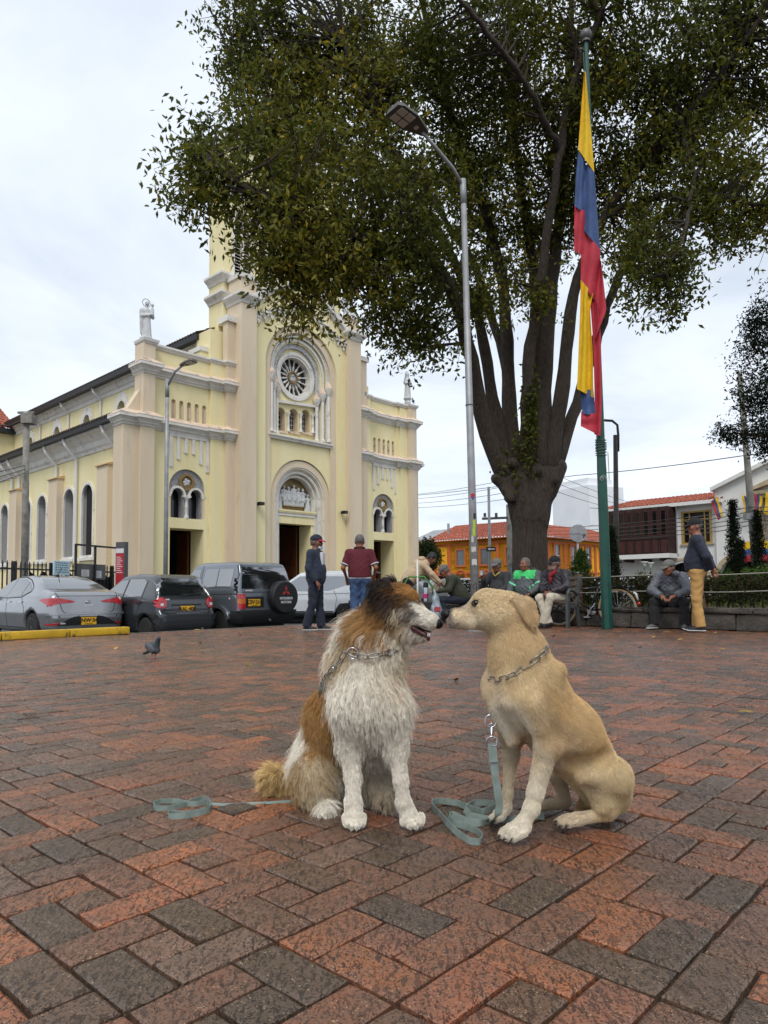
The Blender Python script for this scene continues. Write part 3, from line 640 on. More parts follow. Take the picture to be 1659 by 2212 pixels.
# three little windows with colonnettes, mouldings above and below
for k, c in enumerate((6.31, 7.08, 7.82)):
 z = 8.14+.08*k; wn = empty('arched_window', (c, 0, z)); wn.parent = church
 b = MB(); b.box(-.27, .27, .5, .52, 0, 1.15); b.build('pane', M_GLASS, wn)
 b = MB(); f = .012
 for x in (-.135, 0, .135): b.box(x-f, x+f, .47, .49, 0, 1.1)
 for zz in (.2, .42, .64, .86): b.box(-.27, .27, .468, .488, zz-f, zz+f)
 b.build('glazing_bar', M_WHT, wn)
 b = MB(); ap = archpoly(-.27, .27, 0, .86, 10); b.prism([[(x*1.0, zz) for x, zz in ap], [(x*.93, zz*.985+.01) for x, zz in ap]], .13, .5); b.build('reveal', M_BEI, wn)
 b = MB(); b.box(-.33, .33, -.02, .1, -.1, -.0); b.build('sill', M_LEDGE, wn)
for k, c in enumerate((5.93, 6.695, 7.45, 8.2)):
 z = 8.1+.08*k; b = MB(); b.lathe([(.085, 0), (.085, .06), (.06, .09), (.055, .40), (.066, .42), (.055, .44), (.052, .74), (.075, .79), (.1, .86), (.11, .92)], 10, (c, .04, z)); part(b, 'colonnette', M_WHT, 40)
b = MB(); b.prism([[(5.9, 9.42), (8.3, 9.6), (8.3, 9.72), (5.9, 9.54)]], -.06, .11); part(b, 'string_course', M_WHT)
b = MB(); b.sweep([(AC-1.83, .0, 7.62), (AC-1.83, -.42, 7.62), (AC+1.83, -.42, 7.62), (AC+1.83, 0, 7.62)], [(-.45, 0), (0, 0), (.03, .08), (.09, .13), (.09, .2), (-.45, .3)]); part(b, 'sill_course', M_WHT)
for (x, d, zc, s) in ((8.37, -.06, 9.62, 1), (8.62, -.2, 9.9, 1), (8.9, -.33, 10.2, 1), (5.93, -.06, 9.62, -1), (5.67, -.2, 9.9, -1), (5.42, -.33, 10.2, -1)):
 b = MB(); b.lathe([(.13, 7.92), (.13, 8.02), (.085, 8.06), (.08, zc), (.1, zc+.02), (.12, zc+.12), (.19, zc+.26), (.2, zc+.34)], 10, (x, d, 0))
 part(b, 'recess_column', M_WHT, 40)
 b = MB(); b.lathe([(.21, zc+.34), (.2, zc+.4), (.1, zc+.62), (.03, zc+.66)], 8, (x, d, 0)); part(b, 'column_cap', M_LEDGE)
# lower front wall and the main doorway
DC = 7.22
b = MB(); dr = 1.80
low = [(AC-1.84, Zb), (DC-dr, Zb), (DC-dr, 5.05)]+arc(DC, 5.05, dr, 180, 0, 36)[1:]+[(DC+dr, Zb), (AC+1.84, Zb), (AC+1.84, 7.9), (AC-1.84, 7.9)]
b.prism([low], -.3, .12); part(b, 'lower_wall', M_YEL)
for r0, r1, y0, m, nm in ((1.803, 1.5, -.24, M_BEI, 'door_arch_band'), (1.5, 1.42, -.2, M_WHT, 'door_archivolt'), (1.42, 1.36, -.13, M_BEI, 'door_archivolt'), (1.36, 1.22, -.08, M_WHT, 'door_archivolt'), (1.22, 1.14, .1, M_YEL, 'door_archivolt'), (1.16, 1.06, .06, M_WHT, 'door_archivolt')):
 b = MB(); ring(b, DC, 5.0, r0, r1, Zb, y0, .6); part(b, nm, m)
b = MB(); b.prism([[(DC-1.08, 4.4), (DC+1.08, 4.4), (DC+1.08, 5.0)]+arc(DC, 5.0, 1.08, 0, 180, 24)[1:]], .42, .6); part(b, 'tympanum_ground', M_GOLD)
# relief of robed figures round a table
b = MB(); b.box(DC-.62, DC+.6, .24, .42, 4.72, 5.1, ch=.03);
for k in range(9):
 b.box(DC-.62+k*.137, DC-.62+k*.137+.08, .21, .25, 4.74, 5.06, ch=.02)
part(b, 'relief_table', M_STAT)
figs = [(-.86, .44), (-.58, .66), (-.3, .62), (0.02, .74), (.3, .62), (.56, .6), (.86, .36)]
for x, h in figs:
 def fn(P, x=x, h=h):
  base = 4.52 if abs(x) > .7 else 5.02
  top = 5.0+h
  d = sd_cap(P, (x, .34, base), (x, .33, top-.26), .17, .11); d = smin(d, sd_cap(P, (x-.12, .3, top-.25), (x+.12, .3, top-.25), .06), .05); d = smin(d, sd_ell(P, (x, .3, top-.07), (.07, .07, .09)), .02)
  d = smin(d, sd_cap(P, (x-.14, .3, top-.28), (x-.2, .22, 5.1), .045), .03)
  return d+.008*np.sin(P[:, 0]*60+P[:, 2]*14)
 sd_obj('relief_figure', fn, (x-.32, .05, 4.35), (x+.32, .55, 6.0), .022, M_STAT, church, off=(0, 0, 0)).location = (DC, 0, 0)
b = MB(); b.box(DC-1.16, DC+1.16, -.02, .5, 4.42, 4.5); b.box(DC-1.12, DC+1.12, .0, .5, 4.36, 4.42); part(b, 'door_cornice', M_YEL)
b = MB(); b.box(DC-1.1, DC+1.1, .04, .5, 4.22, 4.36); part(b, 'door_cornice_moulding', M_WHT)
b = MB(); b.box(DC-1.06, DC+1.06, .08, .6, 3.86, 4.22); b.box(DC+.92, DC+1.07, .12, 1.0, Zb, 3.86); b.box(DC-1.07, DC-1.0, .12, 1.0, Zb, 3.86); part(b, 'door_lintel', M_YEL)
b = MB(); b.box(DC+.72, DC+.8, 1.0, 2.4, Zb+.05, 3.84)
for k in range(5): b.box(DC+.69, DC+.83, 1.08, 2.32, Zb+.4+k*.85, Zb+.47+k*.85)
for k in range(2):
 for q in range(4): b.box(DC+.7, DC+.82, 1.15+.62*k, 1.6+.62*k, Zb+.6+q*.85, Zb+1.1+q*.85, ch=.03)
part(b, 'door', M_WOOD)
b = MB()
for k in range(7): b.box(DC-.95+k*.1, DC-.92+k*.1, 1.3, 1.33, Zb, 1.9)
for k in range(14): b.box(DC-.98, DC-.28, 1.3, 1.33, Zb+.1+k*.2, Zb+.13+k*.2)
part(b, 'inner_gate', M_IRON)
for x in (4.55, 9.55):
 b = MB(); b.box(x-.12, x+.12, -.85, -.62, 4.5, 4.6); b.box(x-.1, x+.1, -.88, -.6, 4.46, 4.5); b.box(x-.03, x+.03, -.62, -.5, 4.5, 4.56); part(b, 'floodlight', M_IRON)
# big pillars and gable trim
for x0, x1, zt in ((3.46, 4.26, 13.2), (9.86, 10.68, 13.2)):
 b = MB(); b.box(x0, x1, -.8, .3, Zb, zt); part(b, 'main_pillar', M_BEI)
 b = MB(); b.sweep([(x0, .3, zt), (x0, -.8, zt), (x1, -.8, zt), (x1, .3, zt)], [(-.2, 0), (.03, 0), (.07, .1), (.2, .24), (.24, .3), (.24, .4), (-.2, .44)]); b.box(x0+.05, x1-.05, -.75, .3, zt, zt+.43); part(b, 'pillar_cap', M_WHT)
for a, c, z in ((3.5, 4.3, 14.35), (9.9, 10.64, 14.3)):
 b = MB(); b.box(a, c, -.7, .25, 13.64, z); part(b, 'pillar_pedestal', M_BEI)
 b = MB(); b.box(a-.08, c+.07, -.78, .28, z, z+.19); part(b, 'pedestal_cap', M_WHT)
b = MB()
for (x0, z0), (x1, z1) in (((4.2, 13.45), (7.14, 15.35)), ((9.95, 13.35), (7.14, 15.35))):
 nx, nz = -(z1-z0), x1-x0; L_ = math.hypot(nx, nz); nx, nz = nx/L_, nz/L_
 if nz < 0: nx, nz = -nx, -nz
 for y, o0, o1 in ((-.62, 0, .12), (-.74, .12, .32)):
  b.prism([[(x0+nx*o0, z0+nz*o0), (x1+nx*o0, z1+nz*o0), (x1+nx*o1, z1+nz*o1), (x0+nx*o1, z0+nz*o1)]], y, .1)
part(b, 'gable_coping', M_WHT)
for k in range(8):
 for s in (-1, 1):
  if k == 7 and s == 1: continue
  x = 4.52+k*.37 if s < 0 else 9.68-k*.37; z = 12.82+min(k, 7)*.185
  b = MB(); b.prism([[(x-.15, z+.16), (x+.15, z+.16), (x+.14, z+.06), (x+.1, z-.02), (x+.06, z-.14), (x, z-.24), (x-.06, z-.14), (x-.1, z-.02), (x-.14, z+.06)]], -.6, -.49); b.box(x-.16, x+.16, -.66, -.49, z+.16, z+.24); b.box(x-.1, x+.1, -.63, -.49, z+.02, z+.08); part(b, 'corbel', M_WHT)
# inner shoulder steps beside the portal block
for q in ((2.5, 3.47, .1, 1.2, 9.5, 12.0), (11.5, 12.0, .0, 1.2, 9.8, 11.4), (2.15, 2.5, .3, 1.2, 9.5, 11.0)): b = MB(); b.box(*q); part(b, 'tower_shoulder', M_YEL)
for q in ((2.98, 3.5, -.45, .3, 12.35, 12.62), (10.6, 11.62, -.45, .3, 12.5, 12.72), (2.1, 2.55, .25, 1.2, 11.0, 11.2)): b = MB(); b.box(*q); part(b, 'shoulder_cap', M_WHT)
# --- bell tower
TW0, TW1, TD0, TD1 = 3.3, 10.35, .35, 1.5
lanc = [(c, 1.0) for c in (4.3, 5.72, 7.95, 9.3)]
b = MB();
b.prism([[(TW0, 12.5), (TW1, 12.5), (TW1, 18.6), (TW0, 18.6)]]+[archpoly(c-.46, c+.46, 14.85, 17.4, 12) for c, _ in lanc], TD0, TD0+.4); part(b, 'tower_front', M_YEL)
b = MB();
for x0, x1 in ((TW0, TW0+.4), (TW1-.4, TW1)): b.box(x0, x1, TD0+.4, TD1, 11.5, 18.6)
b.box(TW0+.4, TW1-.4, TD1-.3, TD1-.002, 11.5, 18.6); part(b, 'tower_wall', M_YEL)
for c, _ in lanc:
 lw = empty('louvred_opening', (c, TD0, 14.85)); lw.parent = church
 b = MB(); ap = archpoly(-.56, .56, -.05, 2.55, 12); ip = archpoly(-.45, .45, .0, 2.55, 12); b.prism([ap, ip], -.06, .1); b.box(-.05, .05, -.05, .12, 0, 2.6); b.build('frame', M_WHT, lw)
 b = MB()
 for k in range(20):
  z = .06+k*.145; h = .45 if z < 2.5 else max(.05, math.sqrt(max(.01, .45**2-(z-2.55)**2)))
  b.add([(-h, .1, z), (h, .1, z), (h, .3, z+.1), (-h, .3, z+.1), (-h, .1, z+.02), (h, .1, z+.02), (h, .3, z+.12), (-h, .3, z+.12)], [(3, 2, 1, 0), (4, 5, 6, 7), (0, 1, 5, 4), (1, 2, 6, 5), (2, 3, 7, 6), (3, 0, 4, 7)])
 b.build('louvre_slats', M_WHT, lw)
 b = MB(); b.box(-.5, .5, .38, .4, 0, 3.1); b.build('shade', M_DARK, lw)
ring4 = lambda e, z: [(TW0-e, TD0-e, z), (TW1+e, TD0-e, z), (TW1+e, TD1+e, z), (TW0-e, TD1+e, z)]
for z in (13.55, 14.4, 18.45):
 b = MB(); b.sweep(ring4(0, z)[::-1] if False else [(TW0, TD1, z), (TW0, TD0, z), (TW1, TD0, z), (TW1, TD1, z)], [(-.1, 0), (.05, 0), (.1, .1), (.22, .2), (.28, .26), (.28, .36), (-.1, .44)]); part(b, 'tower_cornice', M_WHT)
b = MB(); b.prism([[(TW0+.3, 18.6), (TW1-.3, 18.6), (TW1-.3, 21.0), (6.7, 22.9), (TW0+.3, 21.0)]], TD0+.1, TD1-.1); part(b, 'tower_upper_stage', M_YEL)
b = MB()
for (x0, z0), (x1, z1) in (((TW0+.1, 20.9), (6.7, 23.0)), ((TW1-.1, 20.9), (6.7, 23.0))):
 b.prism([[(x0, z0), (x1, z1), (x1, z1+.35), (x0, z0+.35)]], TD0-.15, TD1+.1)
part(b, 'tower_pediment', M_WHT)
b = MB(); b.prism([[(6.7-1.0, 20.9), (6.7+1.0, 20.9)]+arc(6.7, 20.9, 1.0, 0, 180, 16)], TD0-.02, TD0+.12); part(b, 'pediment_fan', M_WHT)
b = MB(); b.lathe([(.7, 22.0), (.7, 24.2), (.85, 24.3), (.85, 24.6), (.6, 24.8), (.1, 26.5)], 8, (6.8, .95, 0)); part(b, 'tower_lantern', M_BEI)
# --- statues on the pedestals: robed figure holding a child, robed figure on a globe, one on the gable pillar
def statue(t, d, z, h, globe, label, halo):
 p = Matrix.Rotation(PI/2-TA, 4, 'Z') @ Vector((t, d, 0)); e = empty('statue', (CH0[0]+p.x, CH0[1]+p.y, z), PI/2-TA, label, 'statue', 'statues on the church front')
 k = h/2.0; g = .42*k if globe else 0
 def fn(P):
  Q = P/k; Q = Q-np.array([0, 0, g/k], np.float32)
  d_ = sd_cap(Q, (0, 0, .1), (0, 0, 1.25), .25, .17); d_ = smin(d_, sd_ell(Q, (0, 0, 1.42), (.25, .15, .2)), .1)
  d_ = smin(d_, sd_cap(Q, (0, 0, 1.6), (0, -.02, 1.7), .06), .05); hd = sd_ell(Q, (0, -.03, 1.82), (.1, .12, .14)); d_ = smin(d_, hd, .03)
  d_ = smin(d_, sd_cap(Q, (-.24, 0, 1.5), (-.27, -.06, 1.15), .075), .06); d_ = smin(d_, sd_cap(Q, (-.27, -.06, 1.15), (-.02, -.2, 1.2), .065), .05)
  d_ = smin(d_, sd_cap(Q, (.24, 0, 1.5), (.28, -.08, 1.18), .075), .06); d_ = smin(d_, sd_cap(Q, (.28, -.08, 1.18), (.1, -.22, 1.25), .065), .05)
  if not globe:
   d_ = smin(d_, sd_cap(Q, (.2, -.16, 1.25), (.22, -.14, 1.6), .1, .07), .04); d_ = smin(d_, sd_ell(Q, (.21, -.16, 1.76), (.075, .08, .09)), .02)
   d_ = smin(d_, sd_cap(Q, (-.26, .0, 1.4), (-.25, .03, .35), .1, .07), .05)
  else: d_ = smin(d_, sd_cap(Q, (0, .03, 1.86), (0, .1, 1.3), .13, .22), .06)
  d_ = smin(d_, sd_ell(Q, (0, 0, .08), (.32, .27, .1)), .08)
  d_ = d_+.012*np.sin(np.arctan2(Q[:, 1], Q[:, 0])*11+Q[:, 2]*2)*np.clip(1.5-Q[:, 2], 0, 1)
  return d_*k
 o = sd_obj('figure', fn, (-.5*k, -.45*k, g-.05), (.5*k, .45*k, g+2.05*k), .03*k, M_STAT, e)
 if globe: b = MB(); b.ball((0, 0, g*.52), g*.55, 14); b.build('globe', M_STAT, e, True)
 if halo: b = MB(); b.tube([(.2*k*math.cos(a), .03, g+1.86*k+.2*k*math.sin(a)) for a in np.linspace(0, 2*PI, 20, endpoint=False)], .012, 5, closed=True); b.build('halo', M_GUT, e)
statue(-.5, .0, 10.66, 1.66, False, 'white robed statue carrying a child on the left corner pedestal of the church', True)
statue(15.1, .0, 10.97, 1.55, True, 'white robed statue standing on a globe at the right corner of the church', True)
statue(10.25, -.3, 14.48, 1.9, False, 'white statue half hidden by leaves on the pillar beside the gable', False)
# --- long side: aisle, clerestory, roofs, transept
AT, CT = -.9, 3.0
b = MB()
wins = []
for k in range(5):
 for o in (1.88, 3.77):
  wins.append(1.7+4.95*k+o)
for k in range(5):
 d0, d1 = (.3 if k == 0 else 1.7+4.95*k), min(24.5, 1.7+4.95*(k+1))
 for h in (0, 1):
  w = wins[2*k+h]; m0 = d0 if h == 0 else (wins[2*k]+1.15+wins[2*k+1])/2; m1 = d1 if h == 1 else (wins[2*k]+1.15+wins[2*k+1])/2
  if m1 <= w+1.2: m1 = w+1.3
  b = MB(); b.prism([rect(m0, m1, Zb, 7.4), archpoly(w, w+1.15, 2.3, 4.82, 12)], AT, AT+.42, axes='yz'); part(b, 'aisle_wall', M_YEL)
for w in wins:
 sw = empty('lancet_window', (AT, w+.575, 2.3)); sw.parent = church
 b = MB(); o_ = archpoly(-.66, .66, -.12, 2.5, 12); i_ = archpoly(-.52, .52, .0, 2.52, 12); b.prism([o_, i_], -.05, .04, axes='yz'); b.build('surround', M_WHT, sw)
 b = MB(); b.prism([archpoly(-.60, .60, -.02, 2.52, 12), archpoly(-.54, .54, .02, 2.52, 12)], .04, .5, axes='yz'); b.build('reveal', mat('grey_reveal', '#a9a8a6', .8) if 'grey_reveal' not in bpy.data.materials else bpy.data.materials['grey_reveal'], sw)
 b = MB(); b.box(.46, .48, -.6, .6, 0, 3.15); b.build('pane', bpy.data.materials['leaded_glass'], sw)
 b = MB()
 for zz in (.5, 1.0, 1.5, 2.0, 2.5): b.box(.43, .45, -.57, .57, zz-.02, zz+.02)
 b.box(.43, .45, -.02, .02, 0, 3.0); b.build('glazing_bar', M_IRON, sw)
 b = MB(); b.box(-.14, .3, -.72, .72, -.22, -.1); b.build('sill', M_WHT, sw)
for k in range(5):
 d0 = 1.7+4.95*k; b = MB(); b.box(-1.22, AT+.02, d0, d0+.95, Zb, 5.86); part(b, 'side_buttress', M_BEI)
 b = MB(); b.prism([[(-1.3, 5.86), (AT, 5.86), (AT, 6.02), (-1.3, 5.9)]], d0-.05, d0+1.0); part(b, 'buttress_cap', M_TAN)
b = MB(); b.sweep([(AT, 24.5, 6.62), (AT, .55, 6.62)], [(-.1, 0), (.05, 0), (.08, .12), (.16, .2), (.2, .4), (.4, .62), (.55, .7), (.55, .78), (-.1, .78)]); part(b, 'aisle_cornice', M_WHT)
b = MB(); b.sweep([(AT, 24.5, 7.34), (AT, .55, 7.34)], [(.5, .06), (.74, .06), (.78, .22), (.5, .22)]); part(b, 'gutter', M_GUT)
def tiled(name, p0, p1, q0, q1, m, pitch=.22, amp=.035, rows=10, parent=church, kind='stuff'):
 """roof plane from eave p0-p1 to ridge q0-q1 in barrel tiles laid in courses"""
 p0, p1, q0, q1 = [np.array(v, float) for v in (p0, p1, q0, q1)]; L_ = np.linalg.norm(p1-p0); nc = max(2, int(L_/pitch))*4; nrm = np.cross(p1-p0, q0-p0); nrm /= np.linalg.norm(nrm)
 if nrm[2] < 0: nrm = -nrm
 vs = []; fs = []
 for r in range(rows):
  for e in (0, 1):
   t = (r+e)/rows
   for c in range(nc+1):
    u = c/nc; P = (p0*(1-u)+p1*u)*(1-t)+(q0*(1-u)+q1*u)*t
    vs.append(P+nrm*(amp*math.cos(c*PI/2)*.9+(.045 if e == 0 else .0)))
 for r in range(rows):
  for c in range(nc):
   a = (r*2)*(nc+1)+c; fs.append((a, a+1, a+nc+2, a+nc+1))
   if r+1 < rows: a2 = (r*2+1)*(nc+1)+c; fs.append((a2, a2+1, a2+nc+2, a2+nc+1))
  # front lip of the first course
 base = len(vs)
 for c in range(nc+1): vs.append(vs[c]-nrm*.07)
 for c in range(nc): fs.append((c, base+c, base+c+1, c+1))
 b = MB(); b.add(vs, fs); o = b.build(name, m, parent, fix=False)
 if kind: o['kind'] = kind
 return o
tiled('aisle_roof', (-1.7, .55, 7.58), (-1.7, 24.5, 7.58), (CT, .55, 9.75), (CT, 24.5, 9.75), M_TILE)
for d0, d1, c in ((1.0, 7.1, 5.1), (7.1, 11.2, 9.15), (11.2, 15.3, 13.27), (15.3, 19.4, 17.35), (19.4, 24.5, 21.5)):
 b = MB(); b.prism([rect(d0, d1, 9.0, 12.0), [(c+.45*math.cos(a), 10.2+.5*math.sin(a)) for a in np.linspace(0, 2*PI, 20, endpoint=False)]], CT, CT+.4, axes='yz'); part(b, 'clerestory_wall', M_YEL)
for c in (5.1, 9.15, 13.27, 17.35, 21.5):
 ow = empty('oval_window', (CT, c, 10.2)); ow.parent = church
 b = MB(); el_ = [(.42*math.cos(a), .48*math.sin(a)) for a in np.linspace(0, 2*PI, 24, endpoint=False)]; b.prism([archpoly(-.72, .72, -.85, .25, 12, .68), el_], -.06, .03, axes='yz'); b.build('surround', M_WHT, ow)
 b = MB(); b.box(.3, .32, -.5, .5, -.55, .55); b.build('pane', bpy.data.materials['leaded_glass'], ow)
 b = MB(); b.box(.26, .28, -.02, .02, -.5, .5); b.box(.26, .28, -.45, .45, -.02, .02); b.build('glazing_bar', M_IRON, ow)
b = MB(); b.sweep([(CT, 24.5, 11.2), (CT, 1.0, 11.2)], [(-.1, 0), (.04, 0), (.06, .2), (.12, .25), (.2, .45), (.4, .6), (-.1, .6)]); part(b, 'clerestory_cornice', M_WHT)
b = MB(); b.sweep([(CT, 24.5, 11.75), (CT, 1.0, 11.75)], [(.3, 0), (.62, 0), (.66, .22), (.3, .22)]); part(b, 'gutter', M_GUT)
tiled('nave_roof', (CT-.65, 1.0, 12.0), (CT-.65, 30, 12.0), (7.6, 1.0, 14.6), (7.6, 30, 14.6), M_TILE)
b = MB(); b.prism([[(7.6, 14.4), (11.5, 11.5), (3.2, 11.5)]], 6.9, 30); part(b, 'nave_roof_core', M_TILE)
for d in (3.0, 7.0, 11.5, 15.67, 19.9):
 b = MB(); b.tube([(CT-.5, d+.1, 11.75), (CT-.45, d, 11.5), (CT-.08, d-.05, 11.1), (CT-.08, d-.05, 9.7)], .06, 8); part(b, 'downpipe', M_PIPE)
for d in (1.6, 5.25, 7.4, 12.0, 13.0):
 b = MB(); b.tube([(AT-.6, d+.1, 7.4), (AT-.55, d, 7.1), (AT-.1, d-.1, 6.5), (AT-.1, d-.1, 5.9 if d in (1.6, 7.4, 12.0) else 2.0)], .07, 8); part(b, 'downpipe', M_PIPE)
b = MB(); b.box(-7, CT, 24.5, 32, Zb, 11.6); part(b, 'transept_wall', M_YEL)
tiled('transept_roof', (-7.3, 24.0, 11.65), (CT, 24.0, 11.65), (-4.5, 28.3, 14.2), (CT, 28.3, 14.2), M_TILER)
b = MB(); b.box(-7.3, CT, 24.0, 24.5, 11.3, 11.6); part(b, 'transept_eave', M_GUT)
b = MB(); b.box(11.0, 15.7, 4.6, 24, Zb, 9.8); part(b, 'far_aisle', M_YEL)
# ================================================================== houses across the square
M_OCH = mat('ochre_wall', '#efad1c', .85, col2='#e5a118', scale=.6, stain='#b97a16', sscale=1.1, slo=.6, shi=.8)
M_TER = mat('terracotta_trim', '#bf6530', .85, col2='#b25a2a', scale=1)
M_LIME = mat('white_limewash', '#d9d8d4', .85, col2='#cfcdc8', scale=.8, stain='#b0aca6', sscale=.9, slo=.62, shi=.85)
M_BALC = mat('dark_stained_wood', '#33170f', .6, col2='#240f0a', scale=3, stretch=(3, 3, .6))
M_BALP = mat('red_stained_wood', '#45190f', .55, col2='#34120b', scale=3)
M_STONE = mat('sand_stone_trim', '#b5a486', .85, col2='#a39274', scale=3, bump=.2)
M_CURT = mat('window_pane_grey', '#3a4046', .15, col2='#5b6064', scale=.8, spec=.7)
M_TIN = mat('grey_tin_roof', '#a5a6a8', .5, metal=.3, col2='#8d8e90', scale=1.5)
def frame(name, loc, rz, label, cat, group=None): return empty(name, loc, rz, label, cat, group)
GZ = -.75
# ochre corner house: local x runs away to the right (town grid), local y away to the left
OC = (11.8, 58.0, 0)
oh = frame('ochre_house', OC, PI/2-TA, 'long ochre house with terracotta trim and red tile roof behind the big tree', 'house')
EH = 5.15
b = MB(); b.box(0, 22, .0, 8, GZ, EH); b.box(0.0, 8, 0.0, 12.6, GZ, EH-.01); b.build('wall', M_OCH, oh)
tiled('roof', (-.5, -.5, EH+.05), (22, -.5, EH+.05), (4, 4, EH+1.75), (18, 4, EH+1.75), M_TILER, .3, .05, 9, oh)
tiled('roof', (-.5, 10.4, EH+.05), (-.5, -.5, EH+.05), (4, 10.4, EH+1.75), (4, 4, EH+1.75), M_TILER, .3, .05, 9, oh)
tiled('tin_roof', (-.4, 13.2, EH-.1), (-.4, 10.45, EH-.1), (4, 13.2, EH+1.5), (4, 10.45, EH+1.5), M_TIN, .25, .02, 1, oh)
b = MB(); b.box(-.5, 22, -.5, 0.02, EH-.08, EH+.0); b.build('eave', M_TER, oh)
b = MB(); b.box(-.48, 0.02, 0.03, 13, EH-.08, EH+.0); b.build('eave', M_TER, oh)
b = MB(); b.cyl((1.2, 9.2, EH+.4), .12, 1.3, 8); b.build('chimney', M_TIN, oh)
def trimbox(nm, m, *q): b = MB(); b.box(*q); b.build(nm, m, oh)
for z0, z1 in ((EH-.5, EH-.3), (2.1, 2.3), (GZ, .25)):
 trimbox('moulding', M_TER, -.06, -.002, .02, 12.6, z0, z1); trimbox('moulding', M_TER, 0.02, 22, -.06, -.002, z0, z1)
for y in (.2, 3.0, 5.6, 8.2, 9.8, 12.4): trimbox('pilaster', M_TER, -.09, -.003, y-.18, y+.18, GZ, EH-.3)
for x in (.3, 3.1, 5.9, 8.7, 11.5, 14.3, 17.1, 19.9): trimbox('pilaster', M_TER, x-.18, x+.18, -.09, -.003, GZ, EH-.3)
for x in (1.7, 4.5, 7.3, 10.1, 12.9, 15.7, 18.5):
 wd = empty('window', (x, 0, 2.75)); wd.parent = oh
 b = MB(); b.prism([rect(-.62, .62, -.15, 1.95), rect(-.45, .45, 0, 1.8)], -.1, .02); b.build('frame', M_TER, wd)
 b = MB(); b.box(-.45, .45, -.02, -.004, 0, 1.8); b.build('pane', M_CURT, wd)
 b = MB(); b.box(-.03, .03, -.05, -.022, 0, 1.8); b.box(-.45, .45, -.05, -.022, .85, .9); b.build('glazing_bar', M_LIME, wd)
 b = MB(); b.prism([rect(-.6, .6, .3, 1.9), rect(-.42, .42, .5, 1.7)], -.07, .0); o = b.build('panel_frame', M_TER, oh); o.location = (x, 0, 0)
for y, w_, z0, z1, nm in ((9.0, .42, GZ, 2.0, 'shop_door'), (6.9, .5, GZ, 1.9, 'door'), (4.3, .5, GZ, 1.9, 'door'), (11.3, .8, GZ, 1.7, 'shop_window')):
 dr_ = empty(nm, (0, y, 0)); dr_.parent = oh
 b = MB(); b.box(-.02, -.004, -w_, w_, z0, z1); b.build('leaf', M_DARK, dr_)
 b = MB(); o_ = archpoly(-w_-.16, w_+.16, z0, z1, 8); i_ = archpoly(-w_, w_, z0+.01, z1, 8) if nm == 'door' else rect(-w_, w_, z0+.01, z1+.02); b.prism([o_, i_], -.12, -.003, axes='yz'); b.build('surround', M_TER, dr_)
 if nm == 'door': b = MB(); [b.box(-.05, -.03, -w_+k*.2, -w_+.03+k*.2, z0, z1+w_*.7) for k in range(5)]; b.build('grille', M_IRON, dr_)
for y in (1.7, 4.3, 6.9):
 wd = empty('window', (0, y, 2.9)); wd.parent = oh
 b = MB(); b.prism([rect(-.6, .6, -.15, 1.5), rect(-.42, .42, 0, 1.35)], -.1, .02, axes='yz'); b.build('frame', M_TER, wd)
 b = MB(); b.box(-.02, -.004, -.42, .42, 0, 1.35); b.build('pane', M_CURT, wd)
b = MB(); b.box(-.7, -.02, 10.3, 12.4, 1.95, 2.1); b.build('awning', M_TER, oh)
b = MB(); b.box(-.16, -.07, -.05, 1.0, 2.75, 3.6); b.build('poster', mat('poster_green', '#8f9a3a', .7, col2='#4d6a30', scale=2), oh)
def sign_at(name, x, y, z, label, parts):
 e = empty(name, (x, y, z), 0, label, 'sign'); return e
p = Vector(OC)+Matrix.Rotation(PI/2-TA, 4, 'Z') @ Vector((-.25, 10.6, 1.5))
sg = empty('shop_sign', p, PI/2-TA+PI/2, 'white rounded shop sign with grey letters on the ochre wall', 'sign')
b = MB(); b.box(-.75, .75, -.03, .03, 0, .62, ch=.03); b.build('board', mat('sign_white', '#d8d8da', .5), sg)
M_SGREY = mat('sign_grey_print', '#6d7076', .6)
for k, t in enumerate(('PANADERIA', 'CAFETERIA')): pass
for k in range(2):
 b = MB(); x = -.55
 while x < .5: w_ = rnd.uniform(.04, .09); b.box(x, x+w_, .031, .034, .38-k*.22, .46-k*.22); x += w_+.03
 b.build('print', M_SGREY, sg, kind='stuff')
p = Vector(OC)+Matrix.Rotation(PI/2-TA, 4, 'Z') @ Vector((17.6, -.15, 1.45))
sg = empty('round_sign', p, PI/2-TA, 'round white shop sign with orange print on the ochre wall', 'sign')
b = MB(); b.lathe([(.42, -.03), (.42, .03)], 24, axis='y'); b.build('board', mat('sign_ring', '#d8ccb8', .5), sg)
b = MB(); b.prism([[(.37*math.cos(a), .37*math.sin(a)) for a in np.linspace(0, 2*PI, 24, endpoint=False)], [(.33*math.cos(a), .33*math.sin(a)) for a in np.linspace(0, 2*PI, 24, endpoint=False)]], -.036, -.03); b.box(-.2, -.02, -.036, -.03, .0, .14); b.box(.03, .2, -.036, -.03, -.02, .12); b.box(-.22, .22, -.036, -.03, -.14, -.07); b.build('print', M_TER, sg, kind='stuff')
# white house with the wooden balcony: local x towards the viewer's right, along the facade
Q0 = np.array([22.0, 45.5]);
wh = frame('balcony_house', (Q0[0], Q0[1], 0), TA-PI/2, 'white house with arches and a long dark wooden balcony under a tile roof', 'house')
